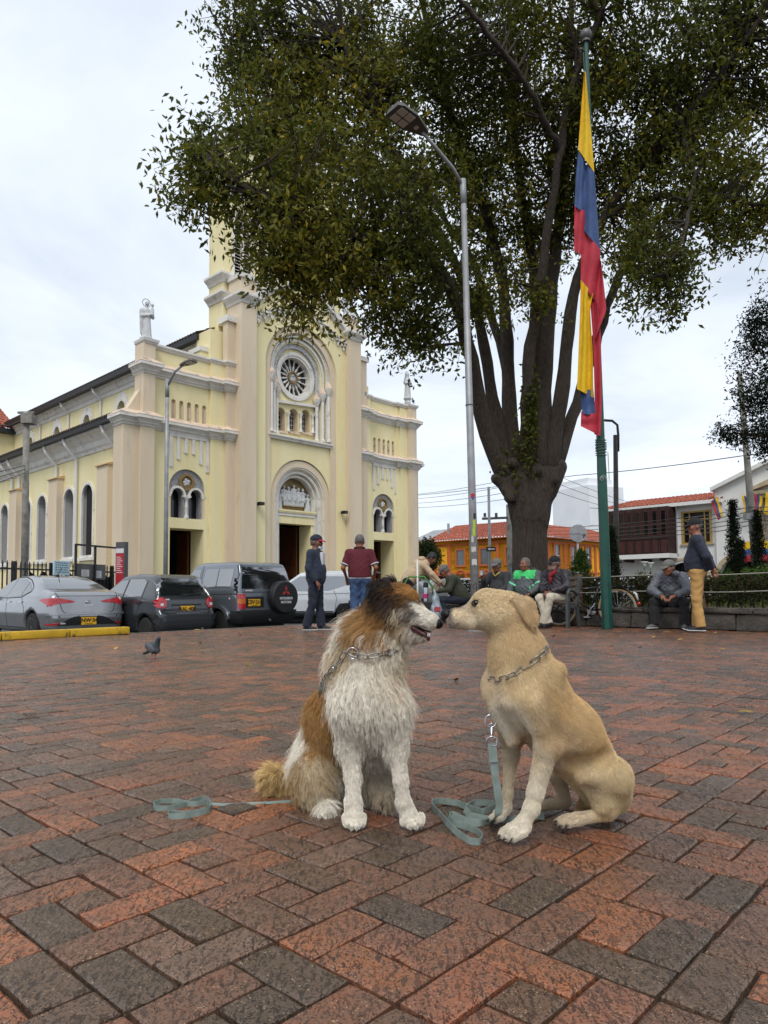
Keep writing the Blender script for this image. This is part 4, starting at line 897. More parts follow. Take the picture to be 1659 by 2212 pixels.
# local +x = -VX (right, nearer), local y = away (UX)
b = MB()
def warch(c, w_, zs): return [(c-w_, GZ+.01), (c+w_, GZ+.01), (c+w_, zs)]+arc(c, zs, w_, 0, 180, 16)[1:]
A1, A2 = (-2.75, 1.5, .95), (1.0-.25, 1.15, 1.45)
b.prism([[(-8.3, GZ), (A1[0]-A1[1], GZ), (A1[0]-A1[1], A1[2])]+arc(A1[0], A1[2], A1[1], 180, 0, 18)[1:]+[(A1[0]+A1[1], GZ), (-.55-.0, GZ), (-.55, 6.4), (-8.3, 6.4)], rect(-2.75, -1.0, 3.75, 5.75)], 0, .3); b.build('wall', M_LIME, wh)
b = MB(); b.box(-8.3, -8.0, .3, 9, GZ, 6.4); b.box(-8.3, 6, 8.8, 9, GZ, 6.4); b.build('side_wall', M_LIME, wh)
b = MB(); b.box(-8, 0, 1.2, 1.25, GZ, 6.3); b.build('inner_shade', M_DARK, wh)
for c, w_, zs in (A1, ):
 b = MB(); b.prism([[(c+(w_+.3)*math.cos(math.radians(a)), zs+(w_+.3)*math.sin(math.radians(a))) for a in range(0, 181, 10)]+[(c+(w_+.14)*math.cos(math.radians(a)), zs+(w_+.14)*math.sin(math.radians(a))) for a in range(180, -1, -10)]], -.05, .01); b.build('arch_trim', M_STONE, wh)
 for k in range(13): b = MB(); b.box(c-w_+.1+k*.22, c-w_+.14+k*.22, .2, .24, GZ, zs+w_); b.build('grille_bar', M_IRON, wh)
tiled('roof', (-8.6, -.55, 6.45), (.0, -.55, 6.45), (-8.6, 4.5, 7.5), (.0, 4.5, 7.5), M_TILER, .32, .06, 12, wh)
b = MB(); b.box(-8.6, 0, -.6, .0, 6.2, 6.42); b.build('eave', M_LIME, wh)
b = MB(); b.tube([(-3.1, -.3, 6.2), (-3.1, -.1, 5.9), (-3.1, -.06, 3)], .06, 6); b.build('downpipe', M_PIPE, wh)
wn = empty('window', (-1.87, 0, 3.75)); wn.parent = wh
b = MB(); b.prism([rect(-1.0, 1.0, -.1, 2.1), rect(-.86, .86, 0, 1.98)], -.06, .1); b.box(-.5, -.44, -.02, .1, 0, 2); b.box(.5, .56, -.02, .1, 0, 2); b.box(-.86, .86, -.02, .1, 1.5, 1.55); b.build('frame', mat('gold_window_frame', '#a5874a', .5), wn)
b = MB(); b.box(-.86, .86, .12, .14, 0, 2); b.build('pane', M_GLASS, wn)
b = MB(); b.box(-1.1, 1.1, -.12, .0, -.2, -.1); b.build('sill', M_STONE, wn)
bl = empty('balcony', (-5.6, 0, 3.3)); bl.parent = wh
b = MB(); b.box(-2.55, 2.4, -1.3, -.01, -.55, -.25); b.build('slab', M_LIME, bl)
b = MB(); b.box(-2.5, 2.35, -1.22, -1.14, -.24, 2.9); b.box(2.27, 2.35, -1.14, 0, -.24, 2.9); b.build('screen', M_BALC, bl)
for k in range(9):
 x = -2.5+k*.6; b = MB(); b.box(x, x+.09, -1.27, -1.22, -.24, 2.9); b.build('post', M_BALC, bl)
 if k < 8:
  b = MB(); b.box(x+.14, x+.55, -1.25, -1.221, -.15, .7, ch=.012); b.build('panel', M_BALP, bl)
  b = MB(); b.prism([rect(x+.14, x+.55, .95, 2.7), rect(x+.2, x+.49, 1.02, 1.75), rect(x+.2, x+.49, 1.83, 2.62)], -1.26, -1.221); b.build('lattice', M_BALP, bl)
  b = MB(); b.box(x+.2, x+.49, -1.222, -1.216, 1.02, 2.62); b.build('pane', M_GLASS, bl)
b = MB(); b.box(-2.55, 2.4, -1.3, -1.2, .76, .88); b.build('rail', M_BALC, bl)
for k in range(4): b = MB(); b.box(-2.2+k*1.3, -2.0+k*1.3, -1.2, 0, -.75, -.56); b.build('bracket', M_BALC, bl)
# town hall: gabled front, flags and draped tricolour
th = frame('town_hall', (Q0[0], Q0[1], 0), TA-PI/2, 'white gabled town hall with stone columns, eagle and flag bunting', 'building')
b = MB(); b.prism([[(-.55, GZ), (A2[0]-A2[1], GZ), (A2[0]-A2[1], A2[2])]+arc(A2[0], A2[2], A2[1], 180, 0, 16)[1:]+[(A2[0]+A2[1], GZ), (11.5, GZ), (11.5, 7.1), (5.5, 9.5), (-.55, 7.08)], rect(3.0, 4.6, 3.3, 6.2), rect(6.5, 8.0, 3.3, 6.2)], -.25, .25); b.build('wall', M_LIME, th)
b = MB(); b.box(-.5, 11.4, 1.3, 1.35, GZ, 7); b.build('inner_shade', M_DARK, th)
b = MB(); b.prism([[(-.7, 6.95), (5.5, 9.43), (11.7, 6.95), (11.7, 7.2), (5.5, 9.7), (-.7, 7.2)]], -.6, 8); b.build('roof', M_LIME, th)
b = MB(); c, w_, zs = A2; b.prism([[(c+(w_+.3)*math.cos(math.radians(a)), zs+(w_+.3)*math.sin(math.radians(a))) for a in range(0, 181, 10)]+[(c+w_*math.cos(math.radians(a)), zs+w_*math.sin(math.radians(a))) for a in range(180, -1, -10)]], -.32, -.24); b.build('arch_trim', M_STONE, th)
for k in range(11): b = MB(); b.box(c-w_+.05+k*.22, c-w_+.09+k*.22, .1, .14, GZ, zs+w_); b.build('grille_bar', M_IRON, th)
b = MB(); b.box(1.95, 3.0, -.55, -.25, GZ, 2.9); b.box(2.1, 2.85, -.58, -.55, .1, 1.6); b.build('stone_pier', M_STONE, th)
b = MB(); b.box(2.9, 8.2, -1.1, -.25, 2.9, 3.15); b.build('balcony_slab', M_LIME, th)
for x in (2.35, 2.75, 4.9, 5.3): b = MB(); b.lathe([(.2, 3.15), (.2, 3.3), (.14, 3.35), (.12, 5.9), (.18, 6.1), (.2, 6.2)], 10, (x, -.5, 0)); b.build('column', M_STONE, th, 40)
b = MB(); b.sweep([(2.0, -.2, 6.2), (2.0, -.75, 6.2), (8.3, -.75, 6.2), (8.3, -.2, 6.2)], [(-.3, 0), (0, 0), (.04, .15), (.14, .25), (.18, .45), (-.3, .5)]); b.build('entablature', M_STONE, th)
b = MB(); b.prism([[(1.8, 6.7), (3.9, 7.3), (3.95, 7.55), (3.6, 7.6), (1.7, 6.85)]], -.8, -.25); b.build('broken_pediment', M_STONE, th)
def eagle(P):
 d = sd_ell(P, (0, 0, .5), (.18, .15, .35)); d = smin(d, sd_cap(P, (0, 0, .8), (0, -.08, .95), .1, .07), .05)
 for s in (-1, 1): d = smin(d, smax(sd_cap(P, (s*.15, 0, .7), (s*1.0, .05, .8), .1, .05), sd_ell(P, (s*.6, 0, .7), (.7, .2, .3)), .05), .08)
 return d
sd_obj('eagle', eagle, (-1.3, -.4, -.1), (1.3, .4, 1.3), .04, M_STONE, th).location = (5.0, -.6, 7.35)
b = MB(); b.box(4.8, 5.2, -.75, -.4, 6.7, 7.4); b.build('eagle_pedestal', M_STONE, th)
for x0 in (3.0, 6.5):
 wn = empty('window', (x0, 0, 3.3)); wn.parent = th
 b = MB(); b.prism([rect(-.05, 1.65, -.1, 3.0), rect(.1, 1.5, 0, 2.8)], -.3, -.1); b.build('frame', bpy.data.materials['gold_window_frame'], wn)
 b = MB(); b.box(.08, 1.52, .1, .12, 0, 2.9); b.build('pane', M_GLASS, wn)
M_FY = mat('flag_yellow', '#e0b50f', .75, col2='#d0a60c', scale=9); M_FB = mat('flag_blue', '#39507f', .75, col2='#32486f', scale=9); M_FR = mat('flag_red', '#b02a3a', .75, col2='#a22534', scale=9)
M_FG = mat('flag_green', '#2f7a4a', .75)
LOC = lambda x, y, z: Vector((Q0[0], Q0[1], 0))+Matrix.Rotation(TA-PI/2, 4, 'Z') @ Vector((x, y, z))
bt = empty('flag_bunting', LOC(.6, -.35, 2.35), TA-PI/2, 'long tricolour cloth draped below the town hall windows', 'bunting')
for (z0, z1, m, nm) in ((.8, 1.25, M_FY, 'yellow_band'), (.4, .8, M_FB, 'blue_band'), (0, .4, M_FR, 'red_band')):
 vs = []; fs = []; nseg = 60
 for k in range(nseg+1):
  x = k*.09; sag = .12*math.sin(k*.31)**2; y = .05*math.sin(k*.8)
  for z in (z0, z1): vs.append((x, y-.85*(1 if x > 1.7 else .05+.95*max(0, (x-1.2)/.5 if x > 1.2 else 0)), z-sag))
 for k in range(nseg): fs.append((2*k, 2*k+2, 2*k+3, 2*k+1))
 b = MB(); b.add(vs, fs); b.build(nm, m, bt, True, False)
for k, (x, tilt, cols, lab) in enumerate(((-.35, -.6, (M_FY, M_FB, M_FR), 'small tricolour flag leaning left on the town hall front'), (.75, -.25, (M_FY, M_FB, M_FR), 'small yellow flag with blue and red edge behind the tall cypress'), (1.15, .1, (M_FR, M_FB, M_FY), 'small red and blue flag between two others on the town hall'), (1.55, .35, (M_FY, M_FY, M_FY), 'small plain yellow flag leaning right on the town hall front'))):
 e = empty('small_flag', LOC(x+.9, -.4, 5.0), TA-PI/2, lab, 'flag', 'small flags on the town hall')
 b = MB(); b.bar((0, 0, 0), (tilt*1.0, -.5, 1.5), .04); b.build('staff', M_LIME, e)
 for q, m in enumerate(cols):
  vs = [];
  for r in range(9):
   t = r/8
   for w_ in (q/3, (q+1)/3): vs.append((tilt*(1.0-.75*t*.6)-.05+w_*.55*(1-.3*t)*(1 if tilt > -.3 else -1)*.8, -.5-.05*math.sin(r*1.1+w_*3), 1.5-t*1.25-w_*.25))
  b = MB(); b.add(vs, [(2*r, 2*r+2, 2*r+3, 2*r+1) for r in range(8)]); b.build(('yellow_band', 'blue_band', 'red_band')[q], m, e, True, False)
# tall white block far behind, with masts
Z_ = 120.0
def FP(x, y): p = at(x, y, Z_); return p
tb = empty('tower_block', (FP(1277, 1277)[0], Z_, 0), 0.5, 'plain white concrete block with roof masts far behind the square', 'building')
k_ = Z_/FPX
b = MB(); b.box(0, 8.2, 0, 9, GZ-2, 18.5); b.build('wall', mat('pale_concrete', '#e3e5e7', .85, col2='#dadcdf', scale=.3), tb)
b = MB(); b.box(.7, 6.5, 1.0, 8, 18.5, 19.9); b.build('roof_room', bpy.data.materials['pale_concrete'], tb)
b = MB(); b.box(8.2, 14, 1, 9, GZ-2, 10.2); b.build('annex', bpy.data.materials['pale_concrete'], tb)
for z in (5.5, 8.5, 11.5, 14.5): b = MB(); b.box(-.02, 8.22, -.03, 0.0, z, z+.1); b.build('storey_line', mat('grey_line', '#8f9498', .8) if 'grey_line' not in bpy.data.materials else bpy.data.materials['grey_line'], tb)
for x, h in ((4.5, 6.5), (7.0, 6.0)): b = MB(); b.tube([(x, 2, 18.4), (x-.2, 2, 19+h)], .09, 5); b.build('mast', M_TIN, tb)
for x in (8.0, 8.8, 9.4, 10.0): b = MB(); b.tube([(x, 3, 10.2), (x, 3, 19.0)], .06, 5); b.build('ladder_post', M_LIME, tb)
for q in range(9): b = MB(); b.box(8.0, 10.0, 2.95, 3.05, 11+q*.9, 11.08+q*.9); b.build('ladder_rung', M_LIME, tb)
# ================================================================== the big tree in the garden
M_BARK = mat('dark_ridged_bark', '#30271f', .9, col2='#50453a', scale=9, stretch=(5, 5, .7), bump=1.0, bscale=11, bdist=.07, stain='#454634', sscale=.9, slo=.55, shi=.75)
def leaf_mat(name, a, bcol, c, d):
 m = bpy.data.materials.new(name); m.use_nodes = True; t = m.node_tree; n = t.nodes; l = t.links; b = n['Principled BSDF']
 at_ = n.new('ShaderNodeAttribute'); at_.attribute_name = 'lf'; cr = n.new('ShaderNodeValToRGB'); l.new(at_.outputs['Fac'], cr.inputs[0]); e = cr.color_ramp.elements
 e[0].color = hx(a); e[1].color = hx(d); q = e.new(.45); q.color = hx(bcol); q = e.new(.82); q.color = hx(c)
 l.new(cr.outputs[0], b.inputs['Base Color']); b.inputs['Roughness'].default_value = .5; b.inputs['Specular IOR Level'].default_value = .2
 tr = n.new('ShaderNodeBsdfTranslucent'); l.new(cr.outputs[0], tr.inputs[0]); ms = n.new('ShaderNodeMixShader'); ms.inputs[0].default_value = .42
 l.new(b.outputs[0], ms.inputs[1]); l.new(tr.outputs[0], ms.inputs[2]); l.new(ms.outputs[0], n['Material Output'].inputs['Surface']); return m
M_LEAF = leaf_mat('ash_leaf', '#424a1a', '#686a22', '#887823', '#b3962a')
def rand_rot(n):
 q = NR.normal(size=(n, 4)); q /= np.linalg.norm(q, axis=1)[:, None]; w_, x, y, z = q.T
 return np.stack([np.stack([1-2*(y*y+z*z), 2*(x*y-z*w_), 2*(x*z+y*w_)], -1), np.stack([2*(x*y+z*w_), 1-2*(x*x+z*z), 2*(y*z-x*w_)], -1), np.stack([2*(x*z-y*w_), 2*(y*z+x*w_), 1-2*(x*x+y*y)], -1)], 1)
def leaf_mesh(name, P, size, mt, tint, droop=.5, aspect=.42, parent=None, kind='stuff', spread=1.0):
 """one pointed, folded leaf of four triangles at every point"""
 n = len(P); d = NR.normal(size=(n, 3))*spread; d[:, 2] -= droop; d /= np.linalg.norm(d, axis=1)[:, None]
 r = NR.normal(size=(n, 3)); r -= (r*d).sum(1)[:, None]*d; r /= np.linalg.norm(r, axis=1)[:, None]; nn_ = np.cross(d, r)
 L_ = (size*NR.uniform(.65, 1.3, n))[:, None]; W_ = L_*aspect
 V = np.stack([P, P+d*L_*.45+r*W_*.5+nn_*W_*.18, P+d*L_, P+d*L_*.45-r*W_*.5+nn_*W_*.18], 1).reshape(-1, 3)
 b0 = np.arange(n)*4; T = np.concatenate([np.stack([b0, b0+1, b0+2], 1), np.stack([b0, b0+2, b0+3], 1)])
 me = np_mesh(name, V, T, mt, False); a = me.attributes.new('lf', 'FLOAT', 'FACE'); a.data.foreach_set('value', np.concatenate([tint, tint]).astype(np.float32))
 o = bpy.data.objects.new(name, me); link(o, parent)
 if kind: o['kind'] = kind
 return o
TB = np.array([3.42, 16.5, .2])
tree = empty('big_tree', TB, 0, 'huge dark leafy tree with many upright stems rising from one thick trunk', 'tree')
def T(x, y, Y): return at(x, y, Y)-TB
# trunk: one lobed bole that splits at about head height times two
def bole(P):
 s = lambda a, c, ra, rb: sd_cap(P, a, c, ra, rb)
 d = s(T(1146, 1300, 16.5), T(1143, 1100, 16.5), .43, .38)
 d = smin(d, s(T(1143, 1120, 16.5), T(1105, 1040, 16.4), .34, .27), .2); d = smin(d, s(T(1150, 1110, 16.5), T(1175, 1030, 16.5), .36, .30), .2); d = smin(d, s(T(1140, 1110, 16.5), T(1135, 1030, 16.3), .3, .24), .2)
 d = smin(d, s(T(1110, 1060, 16.4), T(1072, 1034, 16.3), .21, .14), .12); d = smin(d, s(T(1180, 1060, 16.5), T(1205, 1010, 16.5), .25, .2), .12)
 for x, y, r in ((1092, 1058, .09), (1135, 1010, .12), (1160, 1015, .13), (1200, 1036, .08), (1100, 1075, .12), (1108, 1000, .13)): d = smin(d, sd_ell(P, T(x, y, 16.15), (r, r, r*1.2)), .08)
 d = smin(d, s((0, 0, -.3), (0, 0, .35), .62, .4), .3)
 a = np.arctan2(P[:, 1], P[:, 0]); return d+.018*np.sin(a*17+np.sin(P[:, 2]*3)*1.5)+.012*np.sin(a*31+P[:, 2]*5)
sd_obj('trunk', bole, (-1.6, -1.3, -.4), (1.4, 1.2, 4.2), .05, M_BARK, tree)
# stems traced from the view, each with its own distance; (x, y, distance) + radii
STEMS = [
 ([(1100, 1045, 16.4), (1066, 980, 16.3), (1040, 900, 16.1), (1022, 800, 15.8), (1008, 720, 15.5), (985, 640, 15.0), (930, 540, 14.2), (860, 520, 13.4), (790, 520, 12.8), (690, 480, 12.2), (600, 440, 11.9), (510, 405, 11.6), (455, 345, 11.4)], .25, .05),
 ([(1108, 1035, 16.5), (1085, 960, 16.6), (1062, 860, 16.6), (1050, 760, 16.5), (1022, 640, 16.2), (960, 520, 15.6), (900, 430, 15.0), (850, 330, 14.5), (800, 220, 14.0), (740, 90, 13.6)], .2, .05),
 ([(1120, 1030, 16.6), (1102, 940, 16.8), (1098, 800, 17.0), (1092, 660, 17.2), (1068, 520, 17.2), (1030, 400, 17.0), (985, 290, 16.8), (940, 150, 16.5), (900, -40, 16.2)], .23, .06),
 ([(1135, 1030, 16.3), (1140, 930, 16.1), (1140, 800, 15.9), (1160, 640, 15.6), (1185, 480, 15.2), (1210, 330, 14.8), (1225, 200, 14.4), (1290, 40, 14.0), (1340, -60, 13.8)], .19, .05),
 ([(1145, 1030, 16.6), (1155, 900, 16.8), (1165, 720, 17.0), (1150, 560, 17.2), (1125, 420, 17.4), (1110, 280, 17.5), (1100, 120, 17.6), (1095, -60, 17.7)], .2, .06),
 ([(1170, 1040, 16.5), (1172, 920, 16.6), (1176, 780, 16.7), (1190, 640, 16.8), (1205, 480, 17.0), (1222, 320, 17.2), (1230, 150, 17.4), (1235, -60, 17.6)], .25, .07),
 ([(1185, 1030, 16.5), (1205, 900, 16.4), (1225, 740, 16.2), (1245, 600, 16.0), (1300, 470, 15.6), (1380, 360, 15.1), (1470, 260, 14.6), (1560, 160, 14.2), (1640, 40, 13.8)], .23, .05),
 ([(1200, 1010, 16.6), (1225, 930, 16.8), (1262, 830, 17.2), (1300, 700, 17.6), (1340, 580, 18.0), (1420, 470, 18.4), (1520, 400, 18.8), (1640, 350, 19.2)], .19, .05),
 ([(1098, 820, 17.0), (1070, 700, 17.6), (1020, 560, 18.2), (930, 420, 18.8), (830, 320, 19.2), (700, 240, 19.6), (580, 180, 19.8), (480, 90, 20.0)], .13, .04),
 ([(860, 520, 13.4), (800, 560, 13.2), (720, 585, 13.0), (650, 600, 12.8)], .07, .03),
 ([(1300, 470, 15.6), (1420, 420, 15.0), (1540, 420, 14.4), (1659, 450, 14.0)], .1, .04),
 ([(1022, 640, 16.2), (940, 600, 16.4), (870, 620, 16.6), (820, 680, 16.8)], .08, .03),
 ([(1210, 330, 14.8), (1150, 200, 14.0), (1060, 80, 13.2), (960, -40, 12.6)], .08, .04),
 ([(900, 430, 15.0), (780, 380, 14.6), (640, 330, 14.2), (540, 320, 13.9)], .08, .03),
 ([(1470, 260, 14.6), (1500, 380, 14.0), (1480, 500, 13.6), (1440, 590, 13.4)], .07, .03),
]
def resample(P, n):
 P = np.array(P); d = np.r_[0, np.cumsum(np.linalg.norm(np.diff(P, axis=0), axis=1))]; t = np.linspace(0, d[-1], n)
 out = np.stack([np.interp(t, d, P[:, k]) for k in range(3)], 1)
 for _ in range(2): out[1:-1] = .25*out[:-2]+.5*out[1:-1]+.25*out[2:]
 return out
skel = []
for k, (pts, r0, r1) in enumerate(STEMS):
 P = resample([T(*p) for p in pts], 26); P[2:-1] += NR.normal(size=(23, 3))*.02
 r0 *= .88; r = np.linspace(r0**.5, r1**.5, 26)**2*(1+.06*np.sin(np.arange(26)*1.7+k)); skel.append((P, r))
 b = MB(); b.tube(P, r, 10); b.build('stem' if k < 9 else 'limb', M_BARK, tree, True)
# crown: leaf sprays round lobes laid out along what the photo shows; lobes are (x, y, distance, radius in m)
LOBES = [(530, 50, 14.5, 1.0), (570, 40, 15, 1.6), (680, 60, 14.5, 1.9), (560, 170, 14.2, 1.0), (610, 170, 14.8, 1.6), (740, 160, 14.5, 1.9), (860, 80, 15, 2.0), (980, 70, 15, 2.0), (550, 270, 13.6, .8), (590, 300, 13.8, 1.2), (690, 300, 14, 1.7), (800, 280, 14.5, 1.9), (920, 240, 15.5, 2.0),
 (460, 300, 12.2, .4), (430, 400, 11.6, .4), (420, 335, 11.5, .3), (475, 420, 11.8, .5), (405, 440, 11.5, .3), (560, 400, 12.2, .9), (600, 420, 12.4, 1.2), (700, 420, 12.8, 1.5), (810, 400, 13.5, 1.6), (590, 500, 12, .85), (640, 530, 12.4, 1.1), (740, 520, 12.8, 1.3), (840, 480, 13.5, 1.6), (640, 620, 12.5, .75), (700, 620, 12.7, .7), (780, 600, 13, .95), (600, 590, 12.3, .5), (632, 690, 12.4, .3),
 (860, 590, 13.8, 1.0), (900, 660, 14.2, 1.0), (840, 690, 14, .55), (940, 720, 14.8, .85), (905, 740, 14.5, .6), (930, 560, 15, 1.3), (960, 460, 15.5, 1.6), (1000, 620, 15.6, .8), (1040, 660, 15.2, .4),
 (1060, 120, 15.5, 2.2), (1180, 100, 15.5, 2.2), (1310, 90, 15, 2.2), (1440, 90, 15, 2.2), (1570, 100, 14.8, 2.0), (1660, 60, 14.5, 1.8), (1060, 280, 16, 2.0), (1160, 260, 16.5, 2.0), (1290, 240, 15.5, 1.8), (1400, 240, 15.2, 1.9), (1520, 260, 15, 1.9), (1640, 260, 14.5, 1.8), (1040, 420, 16.8, 1.7), (1150, 420, 17.4, 1.7), (1300, 400, 16.5, 1.4), (1390, 400, 15.6, 1.5), (1500, 400, 14.8, 1.5), (1610, 420, 14.5, 1.5), (1440, 500, 14.6, 1.0), (1400, 560, 14.4, .8), (1550, 490, 14.4, .7), (1640, 490, 14.2, .6), (1440, 610, 13.8, .65), (1380, 610, 14, .5), (1460, 560, 14, .6), (1340, 520, 15.5, .8), (1160, 540, 17.5, 1.2), (1080, 540, 17.5, 1.0), (1240, 460, 17, 1.1), (1450, 665, 13.8, .3), (1170, 640, 15.5, .35), (1100, 620, 15.8, .5)]
cc = np.array([T(x, y, Y) for x, y, Y, _ in LOBES]); rr = np.array([r*.9 for *_, r in LOBES])
allS = np.concatenate([p for p, _ in skel])
# twigs reach from the nearest stem point into each lobe and carry the sprays
tw = MB(); sprays = []
for c, r in zip(cc, rr):
 nb = int(4+r*r*11.5)
 for _ in range(nb):
  d = NR.normal(size=3); d /= np.linalg.norm(d); e = c+d*r*NR.uniform(.35, 1.0)**.6*np.array([1, 1, .85])
  s = allS[np.argmin(np.linalg.norm(allS-e, axis=1)+NR.uniform(0, 1.2, len(allS)))]
  if np.linalg.norm(s-e) > 3.2: s = e+(s-e)/np.linalg.norm(s-e)*NR.uniform(.8, 1.6)
  m_ = (s+e)/2+NR.normal(size=3)*.15*np.linalg.norm(s-e)+np.array([0, 0, .12*np.linalg.norm(s-e)])
  q = [s, s*.3+m_*.7, m_*.6+e*.4, e, e+NR.normal(size=3)*.15-np.array([0, 0, .12])]
  tw.tube(q, [.028, .02, .014, .008, .004], 4, cap=False)
  for _k in range(3):
   t = NR.uniform(.25, 1); base = np.array(q[2])*(1-t)+np.array(q[3])*t
   sprays.append((base, .38)); e2 = base+NR.normal(size=3)*.3-np.array([0, 0, .08]); tw.tube([base, (base+e2)/2+NR.normal(size=3)*.04, e2], [.009, .006, .003], 3, cap=False); sprays.append((e2, .3))
o = tw.build('twigs', M_BARK, tree, True, False); o['kind'] = 'stuff'
sp = np.array([s[0] for s in sprays]); sr = np.array([s[1] for s in sprays])
per = 14
idx = np.repeat(np.arange(len(sp)), per); LP = sp[idx]+NR.normal(size=(len(idx), 3))*sr[idx][:, None]*np.array([.44, .44, .36])
grp = NR.uniform(0, 1, len(sp)); low = np.array([np.sin(p[0]*1.3+1)+np.sin(p[2]*1.1+p[1]) for p in sp])*.12
tint = np.clip(.28+.30*(grp[idx]-.5)+low[idx]+NR.normal(size=len(idx))*.13+(NR.uniform(size=len(idx)) > .93)*.38, 0, 1)
leaf_mesh('crown', LP, .132, M_LEAF, tint, .55, .42, tree)
print('leaves', len(LP), len(sp))
# ivy on the stems
iv = []
for (x, y, Y, n, sx, sy) in ((1142, 900, 15.9, 500, 8, 55), (1148, 880, 15.9, 250, 6, 60), (1080, 1000, 16.1, 60, 8, 18), (1115, 1000, 16.1, 90, 6, 30), (1135, 980, 16.1, 90, 8, 30), (1035, 650, 15.4, 160, 14, 10), (1170, 640, 15.4, 120, 12, 25)):
 for _ in range(n): iv.append(T(x+NR.normal()*sx, y+NR.normal()*sy, Y+NR.uniform(-.1, .25)))
leaf_mesh('ivy', np.array(iv), .1, M_LEAF, NR.uniform(0, .25, len(iv)), .4, .8, tree)
# the dark tree whose branches come in at the right edge
tr2 = empty('dark_conifer_tree', (9.2, 15.0, .3), 0, 'dark tree whose ragged branches come in at the right edge of the plaza', 'tree')
o2 = np.array([9.2, 15.0, .3]); lobes = [(1650, 690, 15, .5), (1640, 740, 15, .45), (1660, 840, 15, .7), (1620, 870, 15, .4), (1650, 930, 15, .6), (1590, 940, 15, .35), (1560, 935, 15, .25), (1660, 970, 15, .4), (1690, 780, 15, 1.2), (1740, 900, 15, 1.3), (1720, 650, 15, .9), (1625, 700, 15, .25)]
b = MB(); b.tube([(0, 0, -.1), (.1, .1, 2), (-.1, 0, 4.5), (0, 0, 7)], [.3, .25, .18, .06], 10); b.build('trunk', M_BARK, tr2, True)
pts = []; b = MB()
for x, y, Y, r in lobes:
 c = at(x, y, Y)-o2; b.tube([(0, 0, max(.8, c[2]-.5)), c*.5+np.array([0, 0, c[2]*.5-.05]), c], [.06, .035, .012], 5)
 for _ in range(int(35+520*r*r)):
  d = NR.normal(size=3); d /= np.linalg.norm(d); pts.append(c+d*r*NR.uniform(0, 1)**.5*np.array([1, 1, .75]))
b.build('limb', M_BARK, tr2, True); pts = np.array(pts); pts = np.repeat(pts, 5, 0)+NR.normal(size=(len(pts)*5, 3))*.08
leaf_mesh('crown', pts, .085, leaf_mat('dark_conifer_leaf', '#12170f', '#1b2216', '#262d1b', '#39402a'), NR.uniform(0, 1, len(pts)), .1, .35, tr2)
# ================================================================== garden wall, hedge, fence, plants
M_ROCK = mat('rough_grey_stone', '#56504a', .9, col2='#3d3833', scale=5, bump=1.0, bscale=22, bdist=.03, stain='#33302a', sscale=2.5, objvar=.25)
M_POST = mat('weathered_post', '#7a6046', .85, col2='#5c4733', scale=7, stretch=(6, 6, 1), bump=.5, bscale=40)
M_WIRE = mat('rope_wire', '#8f8a80', .7)
def stone_mesh(lx, ly, lz, r):
 bm = bmesh.new(); bmesh.ops.create_cube(bm, size=1); bmesh.ops.subdivide_edges(bm, edges=list(bm.edges), cuts=2, use_grid_fill=True)
 for v in bm.verts:
  c = v.co; e = sum(abs(abs(a)-.5) < 1e-4 for a in c); k = 1-.045*(e >= 2)-.03*(e == 3)
  v.co = Vector((c.x*lx*(1-.03*(e >= 2)), c.y*ly*k, c.z*lz*k))+Vector((r.uniform(-.012, .012), r.uniform(-.016, .016), r.uniform(-.008, .008)))
 me = bpy.data.meshes.new('stone'); bm.to_mesh(me); bm.free(); me.materials.append(M_ROCK); me.polygons.foreach_set('use_smooth', [True]*len(me.polygons)); me.set_sharp_from_angle(angle=math.radians(35)); return me
gw = empty('garden_wall', (W0[0], W0[1], 0), PI/2+TA, 'low wall of rough grey stone blocks along the garden', 'wall')
SV = {}
def stones(z0, z1, off, lo, hi, s0, s1, par, yoff=0):
 s = s0
 while s < s1:
  ln = min(rnd.choice([.34, .45, .56, .66, .78]) if z1-z0 > .15 else rnd.choice([.6, .8, 1.0]), s1-s+.1); q = rnd.randrange(2); k = (round(ln, 2), round(z1-z0, 2), q)
  if k not in SV: SV[k] = stone_mesh(ln-.012, .24+off*2, z1-z0-.008, rnd)
  o = bpy.data.objects.new('stone', SV[k]); link(o, par); o.location = (s+ln/2, -.12+yoff+rnd.uniform(-.008, .008), (z0+z1)/2); o.rotation_euler = (0, 0, PI if rnd.random() < .5 else 0); s += ln
# local x runs along VX (away, left); local y points to the plaza side
stones(0, .27, 0, 0, 0, -7.5, 5.5, gw); stones(.27, .365, .02, 0, 0, -7.5, 5.55, gw)
G2 = W0+VX*5.6
gw2 = empty('garden_wall', (G2[0], G2[1], STZ), TA+PI/2-PI, 'far end wall of the garden beside the street', 'wall')
gw2.rotation_euler = (0, 0, PI/2-TA)
stones(0, .3, 0, 0, 0, .05, 12, gw2, .12); stones(.3, .68, 0, 0, 0, .05, 12, gw2, .12)
M_HEDGE = leaf_mat('hedge_leaf', '#1d2113', '#2d3019', '#40391f', '#5a4a2a')
HB = W0+UX*.75
hedge = empty('hedge', (HB[0], HB[1], .3), PI/2+TA, 'low clipped brown green hedge behind the stone wall', 'hedge')
hp = []
for s in np.arange(-7.5, 5.3, .021):
 for _ in range(20):
  z = .6*NR.uniform(.15, 1)**.7; hp.append((s+NR.normal()*.05, NR.normal()*.17*(1.1-abs(z-.38)), z+.03*math.sin(s*3.1)))
hp = np.array(hp); hp = np.repeat(hp, 2, 0)+NR.normal(size=(len(hp)*2, 3))*.03
leaf_mesh('foliage', hp, .06, M_HEDGE, NR.uniform(0, 1, len(hp)), .0, .5, hedge)
b = MB()
